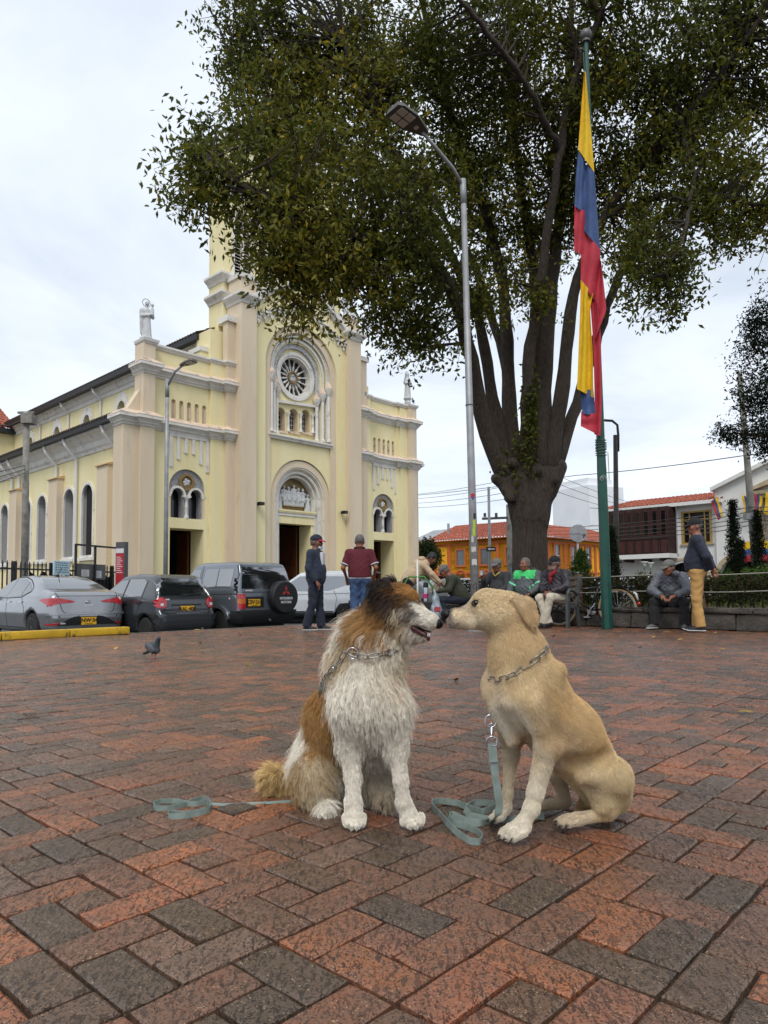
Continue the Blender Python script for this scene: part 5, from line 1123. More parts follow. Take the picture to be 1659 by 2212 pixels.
for s in np.arange(-7.4, 5.3, .11):
 for _ in range(2): x = s+rnd.uniform(-.05, .05); b.tube([(x, rnd.uniform(-.05, .05), -.1), (x+rnd.uniform(-.05, .05), rnd.uniform(-.08, .08), .3)], [.009, .005], 4)
b.build('stems', M_BARK, hedge, True, kind='stuff')
fence = empty('rope_fence', (W0[0], W0[1], 0), PI/2+TA, 'garden fence of leaning wooden posts and two rusty wires', 'fence')
for s, lean in ((-5.8, .06), (-3.6, -.03), (-.35, .13), (2.05, -.02), (5.2, .02)):
 b = MB(); b.bar((s-.0, -.42, .3), (s+lean, -.42, 1.02), .11, .11, up=(0, 1, 0)); b.build('post', M_POST, fence)
for z in (.63, .92):
 b = MB(); pts = []
 for s in np.arange(-7.4, 5.4, .3): pts.append((s, -.35+.0*s, z+.012*math.sin(s*2.6)))
 b.tube(pts, .011, 5); b.build('wire', M_WIRE, fence, True)
# grass tufts on the garden earth
gp = []
for _ in range(9000):
 a, d = NR.uniform(.9, 12), NR.uniform(-8, 5.0); p = W0+UX*a+VX*d; gp.append((p[0], p[1], .31+NR.uniform(0, .04)))
M_GRASS = leaf_mat('short_grass', '#3a4420', '#5a5f2e', '#7b7444', '#8f8558')
gr = leaf_mesh('grass', np.array(gp), .1, M_GRASS, NR.uniform(0, 1, len(gp)), -1.2, .12); gr['kind'] = 'stuff'
def cone_plant(x, y0, y1, Y, r, label, nm, cat, mt, n, shape, group=None, size=.07, tintr=(0, 1)):
 p = at(x, y0, Y); t = at(x, y1, Y); zb = .3; h = t[2]-zb; e = empty(nm, (p[0], Y, zb), 0, label, cat, group)
 pts = []
 for _ in range(n):
  z = NR.uniform(0, 1); a = NR.uniform(0, 2*PI); w_ = shape(z)*r*(NR.uniform(.45, 1.0)+.1*math.sin(a*3+z*9)); pts.append((w_*math.cos(a), w_*math.sin(a), z*h))
 pts = np.array(pts); b = MB(); b.tube([(0, 0, -.1), (0, 0, h*.9)], [r*.14, .01], 6); b.build('stem', M_BARK, e, True)
 leaf_mesh('foliage', np.repeat(pts, 3, 0)+NR.normal(size=(n*3, 3))*.04, size, mt, NR.uniform(*tintr, n*3), -.5, .35, e); return e
M_THU = leaf_mat('thuja_leaf', '#24381a', '#35501f', '#4b6424', '#6a7a30'); M_CYP = leaf_mat('cypress_leaf', '#141c12', '#1d2817', '#28341c', '#374024'); M_BOX = leaf_mat('bush_leaf', '#23401a', '#37571f', '#527026', '#7d8a38')
cn = lambda z: 1.05*(1-z)**.75+.03; cy = lambda z: min(1, .55+z*3)*(1-max(0, z-.35)/.65*.8)
cone_plant(1255, 1262, 1192, 15.5, .42, 'small bright green conifer behind the bench', 'small_conifer', 'tree', M_THU, 1500, cn)
cone_plant(1322, 1265, 1143, 17.0, .2, 'slim dark cypress between the flagpole and the iron lamp post', 'cypress', 'tree', M_CYP, 1800, cy)
cone_plant(1588, 1262, 1083, 17.5, .19, 'tallest dark cypress before the town hall flags', 'cypress', 'tree', M_CYP, 2400, cy, size=.06)
cone_plant(1601, 1262, 1170, 17.8, .22, 'shorter dark cypress joined to the right side of the tallest one', 'cypress', 'tree', M_CYP, 1300, cy, size=.06)
cone_plant(1641, 1262, 1105, 17.5, .2, 'dark cypress right of the concrete utility pole', 'cypress', 'tree', M_CYP, 2200, cy, size=.06)
bl_ = lambda z: math.sqrt(max(.02, 1-(z*1.7-.7)**2)) if z > .4 else 1.0
for x, y1, Y, r, n, lab in ((1545, 1232, 15.2, .14, 500, 'small round bright bush left of the tallest cypress'), (1556, 1240, 15.0, .2, 500, 'low bright bush in front of the cypresses'), (1573, 1236, 15.3, .2, 500, 'round dark green bush at the foot of the tallest cypress'), (1620, 1234, 14.6, .3, 700, 'broad clipped bush below the utility pole'), (1650, 1226, 14.8, .42, 900, 'largest clipped bush at the right edge behind the wire fence'), (1614, 1228, 15.6, .15, 300, 'pale green bush peeping over the broad clipped bush'), (1385, 1240, 14.6, .16, 500, 'little round bush left of the lily plant')):
 cone_plant(x, 1262, y1, Y, r, lab, 'garden_bush', 'bush', M_BOX, n, bl_, 'clipped bushes in the garden', .05)
# lily plant: large arching leaves, two white flowers
lp = at(1408, 1262, 14.3); lily = empty('lily_plant', (lp[0], 14.3, .3), 0, 'big leafy lily plant with white flowers behind the seated man', 'plant')
M_LILY = mat('lily_leaf', '#213a1c', .4, col2='#2f4d23', scale=9); M_PETAL = mat('white_petal', '#d9d9cf', .5)
for k in range(34):
 a = k*2.4; L_ = rnd.uniform(.45, .95); up = rnd.uniform(.35, .95); b = MB(); vs = []; n = 7
 ca, sa = math.cos(a), math.sin(a)
 for i in range(n+1):
  t = i/n; r = L_*.6*t**1.2; z = up*(t-.55*t*t)*1.15+.1; w_ = .11*math.sin(PI*min(1, t*.93+.05))**.8*(1.2 if t > .35 else t*2.5)
  vs += [(r*ca-w_*sa, r*sa+w_*ca, z+.02), (r*ca, r*sa, z), (r*ca+w_*sa, r*sa-w_*ca, z+.02)]
 b.add(vs, [(3*i+j, 3*i+j+1, 3*i+j+4, 3*i+j+3) for i in range(n) for j in (0, 1)]); b.build('leaf', M_LILY, lily, True, False)
for x, z in ((-.16, .86), (-.04, .84)):
 b = MB(); b.tube([(x*.3, 0, .1), (x*.8, -.02, .5), (x, -.05, z-.05)], .012, 5); b.build('flower_stem', M_LILY, lily, True)
 b = MB(); b.lathe([(.012, 0), (.03, .05), (.045, .09), (.08, .12), (.075, .122)], 10, (x, -.05, z-.05)); b.build('flower', M_PETAL, lily, True)
p = at(1418, 1262, 13.9); rk = empty('garden_rock', (p[0], 13.9, .3), 0, 'upright mossy stone behind the man seated on the wall', 'rock'); b = MB(); b.ball((0, 0, .34), .24, 12, sc=(.75, .6, 1.55)); b.build('stone', mat('mossy_stone', '#4a4a3c', .95, col2='#5a5a48', scale=6, bump=.6, bscale=30), rk, True)
p = at(921, 1200, 46); rt = empty('street_tree', (p[0], 46, -.7), 0, 'small dark round street tree beyond the right end of the church', 'tree'); b = MB(); b.tube([(0, 0, 0), (.1, 0, 2.5)], [.15, .1], 8); b.build('trunk', M_BARK, rt, True)
pts = NR.normal(size=(1500, 3)); pts = pts/np.linalg.norm(pts, axis=1)[:, None]*NR.uniform(0, 1, 1500)[:, None]**.4*np.array([.85, .85, 1.25])+np.array([0, 0, 3.55]); pts[:, 0] *= 1+.2*np.sin(pts[:, 2]*4); leaf_mesh('crown', np.repeat(pts, 3, 0)+NR.normal(size=(4500, 3))*.1, .2, leaf_mat('street_tree_leaf', '#1f2d18', '#2d3c1e', '#3b4a24', '#505a2c'), NR.uniform(0, 1, 4500), .2, .4, rt)
# ================================================================== poles, lamps, signs, wires
M_GALV = mat('galvanised_pole', '#9a9b9c', .5, metal=.25, col2='#87888a', scale=4, stain='#6d6e70', sscale=7, slo=.6, shi=.75)
M_LAMP = mat('lamp_housing', '#55504d', .5); M_LED = mat('led_panel', '#c3beb4', .35); M_CONC = mat('old_concrete_pole', '#8b8880', .9, col2='#716e67', scale=6, bump=.4, bscale=40, stain='#565450', sscale=3)
M_GREEN = mat('green_pole_paint', '#0b3f35', .45, col2='#0d4a3d', scale=5, stain='#26302b', sscale=6, slo=.56, shi=.66, rvar=.15)
def pole_thing(name, base, label, cat, group=None): return empty(name, base, 0, label, cat, group)
def lamp_head(par, c, d, L_, W_, up=(0, 0, 1), tilt=.25):
 """flat LED lantern: tapered housing, panels below; d points outwards from the arm"""
 d = np.array(d, float); d /= np.linalg.norm(d); s = np.cross(d, (0, 0, 1)); s /= np.linalg.norm(s); n = np.cross(s, d)
 P = lambda a, q, z: np.array(c)+d*a+s*q+n*z
 b = MB(); prof = [(-.12*L_, .16), (.1*L_, .30), (.42*L_, .5), (.85*L_, .5), (1.0*L_, .36)]
 vs = [];
 for a, w_ in prof: vs += [P(a, -w_*W_, 0), P(a, w_*W_, 0), P(a, w_*W_*.8, .09*L_+.02), P(a, -w_*W_*.8, .09*L_+.02)]
 k = len(prof); fs = [(4*i+j, 4*i+(j+1) % 4, 4*i+4+(j+1) % 4, 4*i+4+j) for i in range(k-1) for j in range(4)]+[(3, 2, 1, 0), (4*k-4, 4*k-3, 4*k-2, 4*k-1)]
 b.add(vs, fs); b.build('lantern', M_LAMP, par, 30)
 for i in (0, 1):
  for j in (-1, 1):
   b = MB(); a0 = L_*(.44+.24*i); q = j*W_*.21; vs = [P(a0+u_*L_*.21, q+v_*W_*.17, -.006-t) for t in (0, .012) for u_, v_ in ((0, -1), (1, -1), (1, 1), (0, 1))]
   b.add(vs, [(0, 1, 2, 3), (7, 6, 5, 4), (0, 4, 5, 1), (1, 5, 6, 2), (2, 6, 7, 3), (3, 7, 4, 0)]); b.build('led_panel', M_LED, par)
 b = MB(); vs = [P(L_*.16+u_*L_*.1, v_*W_*.1, -.004-t) for t in (0, .006) for u_, v_ in ((0, -1), (1, -1), (1, 1), (0, 1))]; b.add(vs, [(0, 1, 2, 3), (7, 6, 5, 4), (0, 4, 5, 1), (1, 5, 6, 2), (2, 6, 7, 3), (3, 7, 4, 0)]); b.build('rating_label', M_LED, par)
# tall lamp in front of the tree
ZL = 12.0; B_ = at(1027, 1300, ZL); B_[2] = 0; lampA = pole_thing('street_lamp', B_, 'tall grey steel street lamp with stickers and graffiti before the big tree', 'street lamp', 'street lamps')
tp = at(999, 388, ZL)-B_; jn = at(1001, 440, ZL)-B_
b = MB(); b.tube([(0, 0, -.02), tp*.3, jn], [.076, .066, .049], 16); b.build('pole', M_GALV, lampA, True)
b = MB(); b.tube([jn, tp], [.058, .056], 14); b.build('sleeve', M_GALV, lampA, True)
b = MB(); b.cyl((0, 0, 0), .16, .03, 16); b.cyl((0, 0, .03), .1, .1, 12); b.build('base_plate', M_GALV, lampA)
b = MB(); b.tube([np.array([0, 0, 0])+tp*.49+[0, 0, 0], tp*.492], [.07, .07], 16); b.build('weld_ring', M_LAMP, lampA)
hd = at(912, 285, 11.4)-B_; b = MB(); b.tube([tp-np.array([0, 0, .12]), tp+(hd-tp)*.25, tp+(hd-tp)*.62, hd], [.03, .03, .03, .03], 10); b.build('arm', M_GALV, lampA, True)
e2 = at(847, 237, 11.0)-B_; lamp_head(lampA, hd, e2-hd, np.linalg.norm(e2-hd), .42)
# torn stickers and tags on the pole
M_STK = [mat('sticker_'+n, c, .7) for n, c in (('pale', '#b9b7b0'), ('lime', '#a3b53a'), ('red', '#a3262f'), ('blue', '#2f4a8a'), ('ink', '#1c1c1e'), ('dark', '#6a6863'))]
def on_pole(y, ang, r):
 t = (1300-y)/(1300-388); c = tp*t; R_ = np.interp(t, [0, .3, .95], [.076, .066, .049]); return c, R_
for y, w_, h, a0, m in ((1035, .07, .08, -1.5, 2), (1040, .035, .05, -1.5, 3), (1090, .05, .12, -1.35, 1), (1075, .04, .1, -1.2, 4), (1105, .05, .14, -1.5, 1), (1122, .09, .06, -1.5, 5), (1140, .08, .09, -1.7, 0), (1150, .1, .07, -1.4, 5), (1165, .09, .1, -1.6, 0), (1185, .1, .06, -1.4, 5), (1120, .04, .1, -1.9, 0)):
 c, R_ = on_pole(y, a0, 0); b = MB(); vs = []
 for k in range(6):
  a = a0-w_/R_/2+w_/R_*k/5
  for z in (-h/2, h/2): vs.append(c+np.array([math.cos(a)*(R_+.002), math.sin(a)*(R_+.002), z+rnd.uniform(-.012, .012)]))
 b.add(vs, [(2*k, 2*k+2, 2*k+3, 2*k+1) for k in range(5)]); o = b.build('sticker', M_STK[m], lampA, fix=False)
b = MB()
def stroke(pts, y):
 c, R_ = on_pole(y, 0, 0); b.tube([c+np.array([math.cos(-PI/2+x/R_)*(R_+.002), math.sin(-PI/2+x/R_)*(R_+.002), z]) for x, z in pts], .006, 4)
stroke([(-.035, .1), (.01, .14), (.02, .06), (-.03, .03), (-.035, .1)], 1222); stroke([(.02, .06), (.02, -.02)], 1222)
for k, s in enumerate(([(-.06, -.05), (-.055, .03), (-.04, -.05), (-.035, .02)], [(-.02, -.05), (-.02, .05)], [(-.02, .0), (.01, .04)], [(-.015, 0), (.015, -.05)], [(.025, -.04), (.03, .02), (.05, .02), (.055, -.04), (.03, -.04)], [(.06, -.03), (.075, .0), (.08, -.05)])): stroke(s, 1242)
b.build('graffiti', M_STK[4], lampA, kind='stuff')
# lamp by the church
ZC = 27.0; B_ = at(357, 1240, ZC); B_[2] = street_z(B_[0], B_[1]); lampB = pole_thing('street_lamp', B_, 'slim grey street lamp with angled arm in front of the church side door', 'street lamp', 'street lamps')
tp2 = at(361, 822, ZC)-B_; b = MB(); b.tube([(0, 0, 0), tp2*.55, tp2], [.095, .08, .07], 12); b.build('pole', M_GALV, lampB, True)
b = MB(); b.tube([tp2*.93, tp2*1.005], [.082, .08], 12); b.build('sleeve', M_GALV, lampB, True)
h2 = at(393, 790, ZC-.3)-B_; b = MB(); b.tube([tp2-np.array([0, 0, .25]), tp2*.5+h2*.5+np.array([0, 0, .05]), h2], .045, 8); b.build('arm', M_GALV, lampB, True)
e3 = at(424, 779, ZC-.6)-B_; lamp_head(lampB, h2, e3-h2, .62, .42)
# iron lamp post with gooseneck behind the flagpole
ZI = 19.0; B_ = at(1331, 1262, ZI); B_[2] = .25; lampC = pole_thing('street_lamp', B_, 'dark iron lamp post with a gooseneck behind the flagpole', 'street lamp', 'street lamps')
t3 = at(1329, 940, ZI)-B_; b = MB(); b.tube([(0, 0, 0), t3], [.075, .06], 10); b.build('pole', mat('dark_iron_post', '#3b3836', .6, col2='#4a4541', scale=6), lampC, True)
g = [at(1335, 975, ZI)-B_, at(1335, 940, ZI)-B_, at(1333, 918, ZI)-B_, at(1322, 909, ZI)-B_, at(1305, 908, ZI)-B_, at(1290, 912, ZI)-B_]; b = MB(); b.tube(g, .035, 8); b.build('gooseneck', bpy.data.materials['dark_iron_post'], lampC, True)
b = MB(); b.lathe([(.05, 0), (.16, -.12), (.17, -.16), (.05, -.18)], 12, tuple(g[-1])); b.build('lantern', M_LAMP, lampC, True)
# flagpole
ZF = 12.4; B_ = at(1312, 1358, ZF); B_[2] = 0; fp = pole_thing('flagpole', B_, 'tall green eight sided flagpole with peeling paint and a ball on top', 'flagpole')
pt = at(1265, 88, ZF)-B_; b = MB(); b.tube([(0, 0, 0), pt*.26, pt*.30, pt], [.098, .085, .076, .042], 8); b.build('pole', M_GREEN, fp)
b = MB(); b.ball(pt+np.array([0, 0, .10]), .115, 16); b.build('ball', mat('grey_ball', '#5b5a58', .45, metal=.3), fp, True)
b = MB(); b.cyl(pt+np.array([0, 0, -.03]), .075, .06, 14); b.build('collar', M_LAMP, fp); b = MB(); b.tube([pt-np.array([.0, .0, .22]), pt+np.array([-.1, -.05, -.18])], .02, 6); b.ball(pt+np.array([-.11, -.05, -.2]), .03, 8); b.build('pulley', M_LAMP, fp)
for k in range(7):
 c = pt*(.285+.0042*k); b = MB(); b.tube([c+np.array([.094*math.cos(a), .094*math.sin(a), .012*math.sin(a+k)]) for a in np.linspace(0, 2*PI, 12, endpoint=False)], .008, 5, closed=True); b.build('rope_turn', mat('green_rope', '#41564d', .8) if k == 0 else bpy.data.materials['green_rope'], fp, True)
b = MB(); b.tube([pt*.31+np.array([-.09, -.04, 0]), pt*.29+np.array([-.1, -.05, 0])], .006, 5); b.tube([pt*.38+np.array([-.0, -.09, 0]), pt*.7+np.array([-.05, -.07, 0]), pt*.975+np.array([-.07, -.06, 0])], .006, 5); b.build('halyard', bpy.data.materials['green_rope'], fp, True)
b = MB()
for cx_, cz_ in ((-.03, .0), (.0, .02)): b.tube([pt*.245+np.array([cx_+.03*math.cos(a), -.089, cz_+.035*math.sin(a)]) for a in np.linspace(0, 5, 9)], .004, 4)
b.tube([pt*.245+np.array([.03+k*.012, -.088, .02*math.sin(k*2.)]) for k in range(5)], .004, 4); b.build('chalk_tag', M_STK[0], fp, kind='stuff')
# flag: strips of hanging cloth, each between two traced edges
fl = empty('national_flag', tuple(at(1262, 155, ZF)), 0, 'large yellow, blue and red flag hanging limp from the flagpole', 'flag'); FB0 = at(1262, 155, ZF)
A4 = lambda x, y: (918+x*.4466, y*.4466); A5 = lambda x, y: (972+x*.293, 648+y*.293)
def cloth(name, le, re, m, dz, amp=.02, fr=2.2, ph=0, nu=9, nv=26):
 le = resample([(x, y, 0) for x, y in le], nv); re = resample([(x, y, 0) for x, y in re], nv); vs = []
 for i in range(nv):
  for j in range(nu):
   u = j/(nu-1); p = le[i]*(1-u)+re[i]*u; vs.append(at(p[0], p[1], ZF+dz+1.8*amp*math.sin(u*fr*PI+ph+i*.05)+.012*math.sin(i*.35+u*4))-FB0)
 b = MB(); b.add(vs, [(i*nu+j, i*nu+j+1, (i+1)*nu+j+1, (i+1)*nu+j) for i in range(nv-1) for j in range(nu-1)]); return b.build(name, m, fl, True, False)
cloth('yellow_band', [A4(768, 345), A4(753, 540), A4(740, 722)], [A4(776, 345), A4(800, 600), A4(818, 834)], M_FY, -.12, .03)
cloth('blue_band', [A4(756, 776), A4(755, 940), A4(757, 1102)], [A4(818, 832), A4(832, 1020), A4(846, 1206)], M_FB, -.12, .03)
cloth('blue_band', [A4(740, 722), A4(728, 860), A4(722, 997)], [A4(772, 785), A4(772, 900), A4(772, 1030)], M_FB, -.10, .015)
cloth('red_band', [A4(757, 1100), A4(753, 1230), A4(752, 1362)], [A4(846, 1204), A4(850, 1330), A4(832, 1470)], M_FR, -.12, .03)
cloth('red_band', [A4(722, 996), A4(720, 1100), A4(720, 1212)], [A4(772, 1020), A4(772, 1130), A4(766, 1240)], M_FR, -.10, .015)
cloth('red_band', [A4(846, 1250), A4(822, 1420), A4(818, 1640)], [A4(852, 1270), A4(878, 1500), A4(824, 1640)], M_FR, -.145, .03, 1.5)
cloth('red_band', [A4(800, 1400), A5(1030, 0), A5(1050, 250), A5(1060, 520), A5(1066, 800), A5(1062, 990)], [A4(830, 1460), A5(1090, 60), A5(1112, 250), A5(1113, 520), A5(1116, 800), A5(1110, 1003)], M_FR, -.11, .02, 1.4)
cloth('yellow_band', [A4(752, 1352), A5(958, 60), A5(945, 400), A5(934, 655)], [A4(812, 1420), A5(1030, 60), A5(1052, 400), A5(1056, 720)], M_FY, -.16, .04, 3.0)
cloth('blue_band', [A5(960, 660), A5(966, 770), A5(975, 840)], [A5(1056, 660), A5(1066, 770), A5(1070, 850)], M_FB, -.12, .02)
cloth('red_band', [A5(966, 820), A5(964, 870), A5(962, 930)], [A5(1070, 840), A5(1090, 920), A5(1110, 1003)], M_FR, -.115, .02)
# sign posts
def post(name, x, y0, y1, Y, r, label, cat, m=M_GALV, gz=None, r2=None):
 B = at(x[0] if isinstance(x, tuple) else x, y0, Y); g_ = street_z(B[0], B[1]) if gz is None else gz; B = np.array([B[0], B[1], g_]); t = at(x[1] if isinstance(x, tuple) else x, y1, Y)-B; e = empty(name, B, 0, label, cat); b = MB(); b.tube([(0, 0, 0), t], [r, r2 or r*.8], 10); b.build('pole', m, e, True); return e, t, B
e, t, B = post('round_sign_post', (1249, 1247), 1240, 1136, 30, .055, 'round traffic sign seen from its grey back on a thin post', 'traffic sign')
b = MB(); b.lathe([(.37, -.012), (.38, 0), (.37, .012)], 28, (t[0], -.08, t[2]-.32), axis='y'); b.build('sign_disc', M_GALV, e); b = MB(); b.box(t[0]-.38, t[0]+.38, -.11, -.093, t[2]-.345, t[2]-.305); b.box(t[0]-.02, t[0]+.02, -.11, -.093, t[2]-.7, t[2]+.03); b.build('back_rib', M_GALV, e)
b = MB(); [b.ball((t[0]+.23+dx_, -.093, t[2]-.45+dz_), .03, 6, sc=(1, .1, 1)) for dx_, dz_ in ((0, 0), (.05, .02), (-.04, .04), (.03, .06), (-.01, -.04))]; b.build('paw_sticker', M_STK[4], e, kind='stuff')
e, t, B = post('one_way_post', (1058, 1055), 1250, 1052, 24, .055, 'thin white post carrying a small black one way arrow sign', 'sign', M_GALV)
sgn = at(1061, 1186, 23.9)-B; b = MB(); b.box(sgn[0]-.17, sgn[0]+.15, -.09, -.075, sgn[2]-.075, sgn[2]+.075); b.build('sign_plate', M_STK[4], e)
b = MB(); b.prism([[(sgn[0]-.13, sgn[2]), (sgn[0]-.05, sgn[2]+.05), (sgn[0]-.05, sgn[2]+.02), (sgn[0]+.11, sgn[2]+.02), (sgn[0]+.11, sgn[2]-.02), (sgn[0]-.05, sgn[2]-.02), (sgn[0]-.05, sgn[2]-.05)]], -.094, -.091); b.build('arrow', M_PETAL, e)
e, t, B = post('utility_pole', (1106, 1101), 1250, 1090, 25, .17, 'flaking concrete utility pole half hidden behind the big trunk', 'utility pole', M_CONC)
b = MB(); b.bar(t+np.array([-1.0, -.05, -.5]), t+np.array([.6, -.05, -.45]), .08, .08); [b.cyl(t+np.array([x, -.05, -.44]), .05, .14, 8) for x in (-.9, -.5, .4)]; b.build('cross_arm', M_LAMP, e)
e, t, B = post('utility_pole', (1638, 1597), 1262, 803, 21, .125, 'leaning concrete utility pole before the town hall', 'utility pole', M_CONC, .2, .07); UP2 = B+t
bx = at(1619, 1116, 20.85)-B; b = MB(); b.box(bx[0]-.17, bx[0]+.15, -.3, -.09, bx[2]-.09, bx[2]+.09); b.build('junction_box', M_GALV, e)
b = MB(); b.bar(t*.9+np.array([-.3, 0, 0]), t*.9+np.array([.3, 0, .1]), .06); b.build('cross_arm', M_LAMP, e)
e, t, B = post('utility_pole', (53, 57), 1243, 890, 24, .125, 'concrete utility pole with green painted foot beside the church fence', 'utility pole', M_CONC, None, .1); UP1 = B+t
b = MB(); b.tube([(0, 0, 0), t*.17], [.131, .128], 12); b.build('painted_foot', mat('green_foot_paint', '#27382c', .7, col2='#8a8a80', scale=7, lo=.55, hi=.7), e, True)
b = MB(); b.box(t[0]-.1, t[0]+.28, -.2, .2, t[2]-.42, t[2]-.1); b.bar(t+np.array([-.3, 0, -.02]), t+np.array([.25, 0, -.02]), .07); b.build('junction_box', M_CONC, e)
b = MB(); b.tube([t+np.array([-.1, -.1, -.3]), t+np.array([-.5, -.1, -.5]), t+np.array([-.9, 0, -.45]), t+np.array([-1.1, 0, .1])], .03, 6); b.build('cable_loop', M_IRON, e, True)
def wire(pts, r, label, group='overhead wires'):
 p0 = pts[0]; e = MB(); q = []
 for a, c in zip(pts[:-1], pts[1:]):
  for k in range(9): s = k/8; q.append(a*(1-s)+c*s-np.array([0, 0, 4*.012*np.linalg.norm(c-a)*s*(1-s)*.5])-p0)
 o = e.tube(q, r, 4).build('overhead_wire', M_IRON, None, True); o.location = p0; tag(o, label, 'wire', group)
wire([at(870, 1072, 44), at(1242, 1027, 30), at(1600, 985, 21), at(1720, 968, 18)], .014, 'long single cable rising across the sky behind the flagpole')
for k in range(4): wire([at(870, 1070+k*9, 50), at(1101, 1035+k*14, 32)], .012, ['top','second','third','lowest'][k]+' of four thin wires sloping up from the church corner to the trunk')
for k in range(3): wire([at(1200, 1025+k*18, 32), at(1360, 1085+k*10, 46)], .012, ['top','middle','lowest'][k]+' of three thin wires sloping down over the ochre roof')
for k in range(5): wire([at(1150, 1140+k*7, 52), at(1480, 1118+k*9, 30), at(1618, 1095+k*10, 21), at(1720, 1090+k*9, 17)], .014, ['top','second','middle','fourth','lowest'][k]+' of five wires strung across the balcony and town hall')
for k in range(3): wire([at(-60, 1030+k*14, 20), at(55, 1005+k*8, 24)], .012, ['top','middle','lowest'][k]+' of three wires running left from the pole by the church')
wire([at(1614, 820, 21), at(1720, 930, 19)], .012, 'guy wire from the top of the leaning utility pole')
# ================================================================== church fence, notice boards, totem
FD = 23.0
fA = at(-60, 1262, 19.5); fBp = at(252, 1262, 25.4); fz = -.45
cf = empty('iron_fence', (fA[0], fA[1], fz), math.atan2(fBp[1]-fA[1], fBp[0]-fA[0]), 'black iron railing with pointed bars beside the church', 'fence'); FL = math.hypot(fBp[0]-fA[0], fBp[1]-fA[1])
bmsh = None
for k in range(int(FL/.17)):
 if bmsh is None:
  b = MB(); b.bar((0, 0, .1), (0, 0, 2.0), .03); b.add([(-.025, -.02, 2.0), (.025, -.02, 2.0), (.025, .02, 2.0), (-.025, .02, 2.0), (0, 0, 2.14)], [(0, 1, 4), (1, 2, 4), (2, 3, 4), (3, 0, 4)]); bmsh = b.mesh('bar', M_IRON)
 o = bpy.data.objects.new('bar', bmsh); link(o, cf); o.location = (k*.17, 0, 0)
for z in (.3, 1.85): b = MB(); b.box(0, FL, -.025, .025, z, z+.05); b.build('rail', M_IRON, cf)
for k in range(5): b = MB(); b.box(k*FL/4.2-.04, k*FL/4.2+.04, -.045, .045, 0, 2.1); b.build('fence_post', M_IRON, cf)
fx = lambda xd: (lambda r: ((fA[0]-r[0]/r[1]*fA[1])/((r[0]/r[1])*math.sin(cf.rotation_euler[2])-math.cos(cf.rotation_euler[2]))))(ray(xd, 1240))
gx0, gx1 = fx(153), fx(243)
b = MB()
for x in (gx0, gx0*.55+gx1*.45, gx1): b.box(x-.03, x+.03, -.2, -.14, .1, 2.75)
b.box(gx0, gx1, -.2, -.14, 2.7, 2.76); b.build('tall_gate_frame', M_IRON, cf)
b = MB(); vs = []
x0, x1 = fx(66), fx(250); n = 30
for k in range(n+1):
 x = x0+(x1-x0)*k/n; sag = .18*math.sin(k*.75)**2
 for z in (.25, 1.85-sag-.1*(k % 7 == 3)): vs.append((x, .06+.03*math.sin(k*2.1), z))
b.add(vs, [(2*k, 2*k+2, 2*k+3, 2*k+1) for k in range(n)]); b.build('shade_cloth', mat('black_shade_cloth', '#131417', .9, col2='#1e1f22', scale=6), cf, True, False)
def board(x0, x1, y0, y1, m, label, prints, nm='notice_board'):
 a, c = fx(x0), fx(x1); Yd = fA[1]+math.sin(cf.rotation_euler[2])*(a+c)/2; z0 = at(x0, y1, Yd)[2]; z1 = at(x0, y0, Yd)[2]; p = Matrix.Translation((fA[0], fA[1], 0)) @ Matrix.Rotation(cf.rotation_euler[2], 4, 'Z') @ Vector(((a+c)/2, -.1, z0))
 e = empty(nm, p, cf.rotation_euler[2], label, 'notice board'); w_ = (c-a)/2; h = z1-z0; b = MB(); b.box(-w_, w_, -.03, .03, 0, h, ch=.008); b.build('panel', m, e); return e, w_, h
M_PAPER = mat('paper_sheet', '#c9c9cb', .7); M_PRINT = mat('grey_print', '#7e8288', .7); M_BLUEP = mat('pale_blue_board', '#a9c3cc', .6, col2='#bccfd2', scale=3)
e, w_, h = board(109, 143, 1212, 1243, M_BLUEP, 'pale blue notice with rows of small print hung on the railing', None)
for r in range(5):
 b = MB(); x = -w_*.85
 while x < w_*.75: l_ = rnd.uniform(.04, .12); b.box(x, min(x+l_, w_*.85), -.034, -.031, h*(.82-.16*r), h*(.82-.16*r)+.035); x += l_+.03
 b.build('print', mat('blue_print', '#5a7f92', .7) if 'blue_print' not in bpy.data.materials else bpy.data.materials['blue_print'], e, kind='stuff')
e, w_, h = board(159, 221, 1219, 1252, mat('grey_cabinet', '#4b4b4c', .6, col2='#5b5a5a', scale=4), 'grey notice cabinet with two white papers beside the red pillar', None)
for x0, x1, z0, z1 in ((-.72, -.2, .18, .62), (.12, .68, .12, .58)):
 pp = MB(); pp.box(x0*w_, x1*w_, -.036, -.032, z0*h, z1*h); o = pp.build('paper', M_PAPER, e)
 b = MB()
 for r in range(5): b.box((x0+.06)*w_, (x1-.06-.1*(r % 2))*w_, -.038, -.0365, (z1-.08-.07*r)*h-.008, (z1-.08-.07*r)*h+.006)
 b.build('print', M_PRINT, o, kind='stuff')
TZ = 24.0; B_ = at(262, 1270, TZ); B_[2] = street_z(B_[0], B_[1]); tot = empty('information_pillar', B_, -.35, 'tall dark information pillar with red and white printed face', 'information pillar'); th_ = at(262, 1171, TZ)[2]-B_[2]
b = MB(); b.box(-.19, .19, -.09, .09, 0, th_, ch=.012); b.build('body', mat('pillar_grey', '#4a4a4a', .5), tot)
M_RED = mat('printed_red', '#a5212f', .5); k_ = th_/2.95
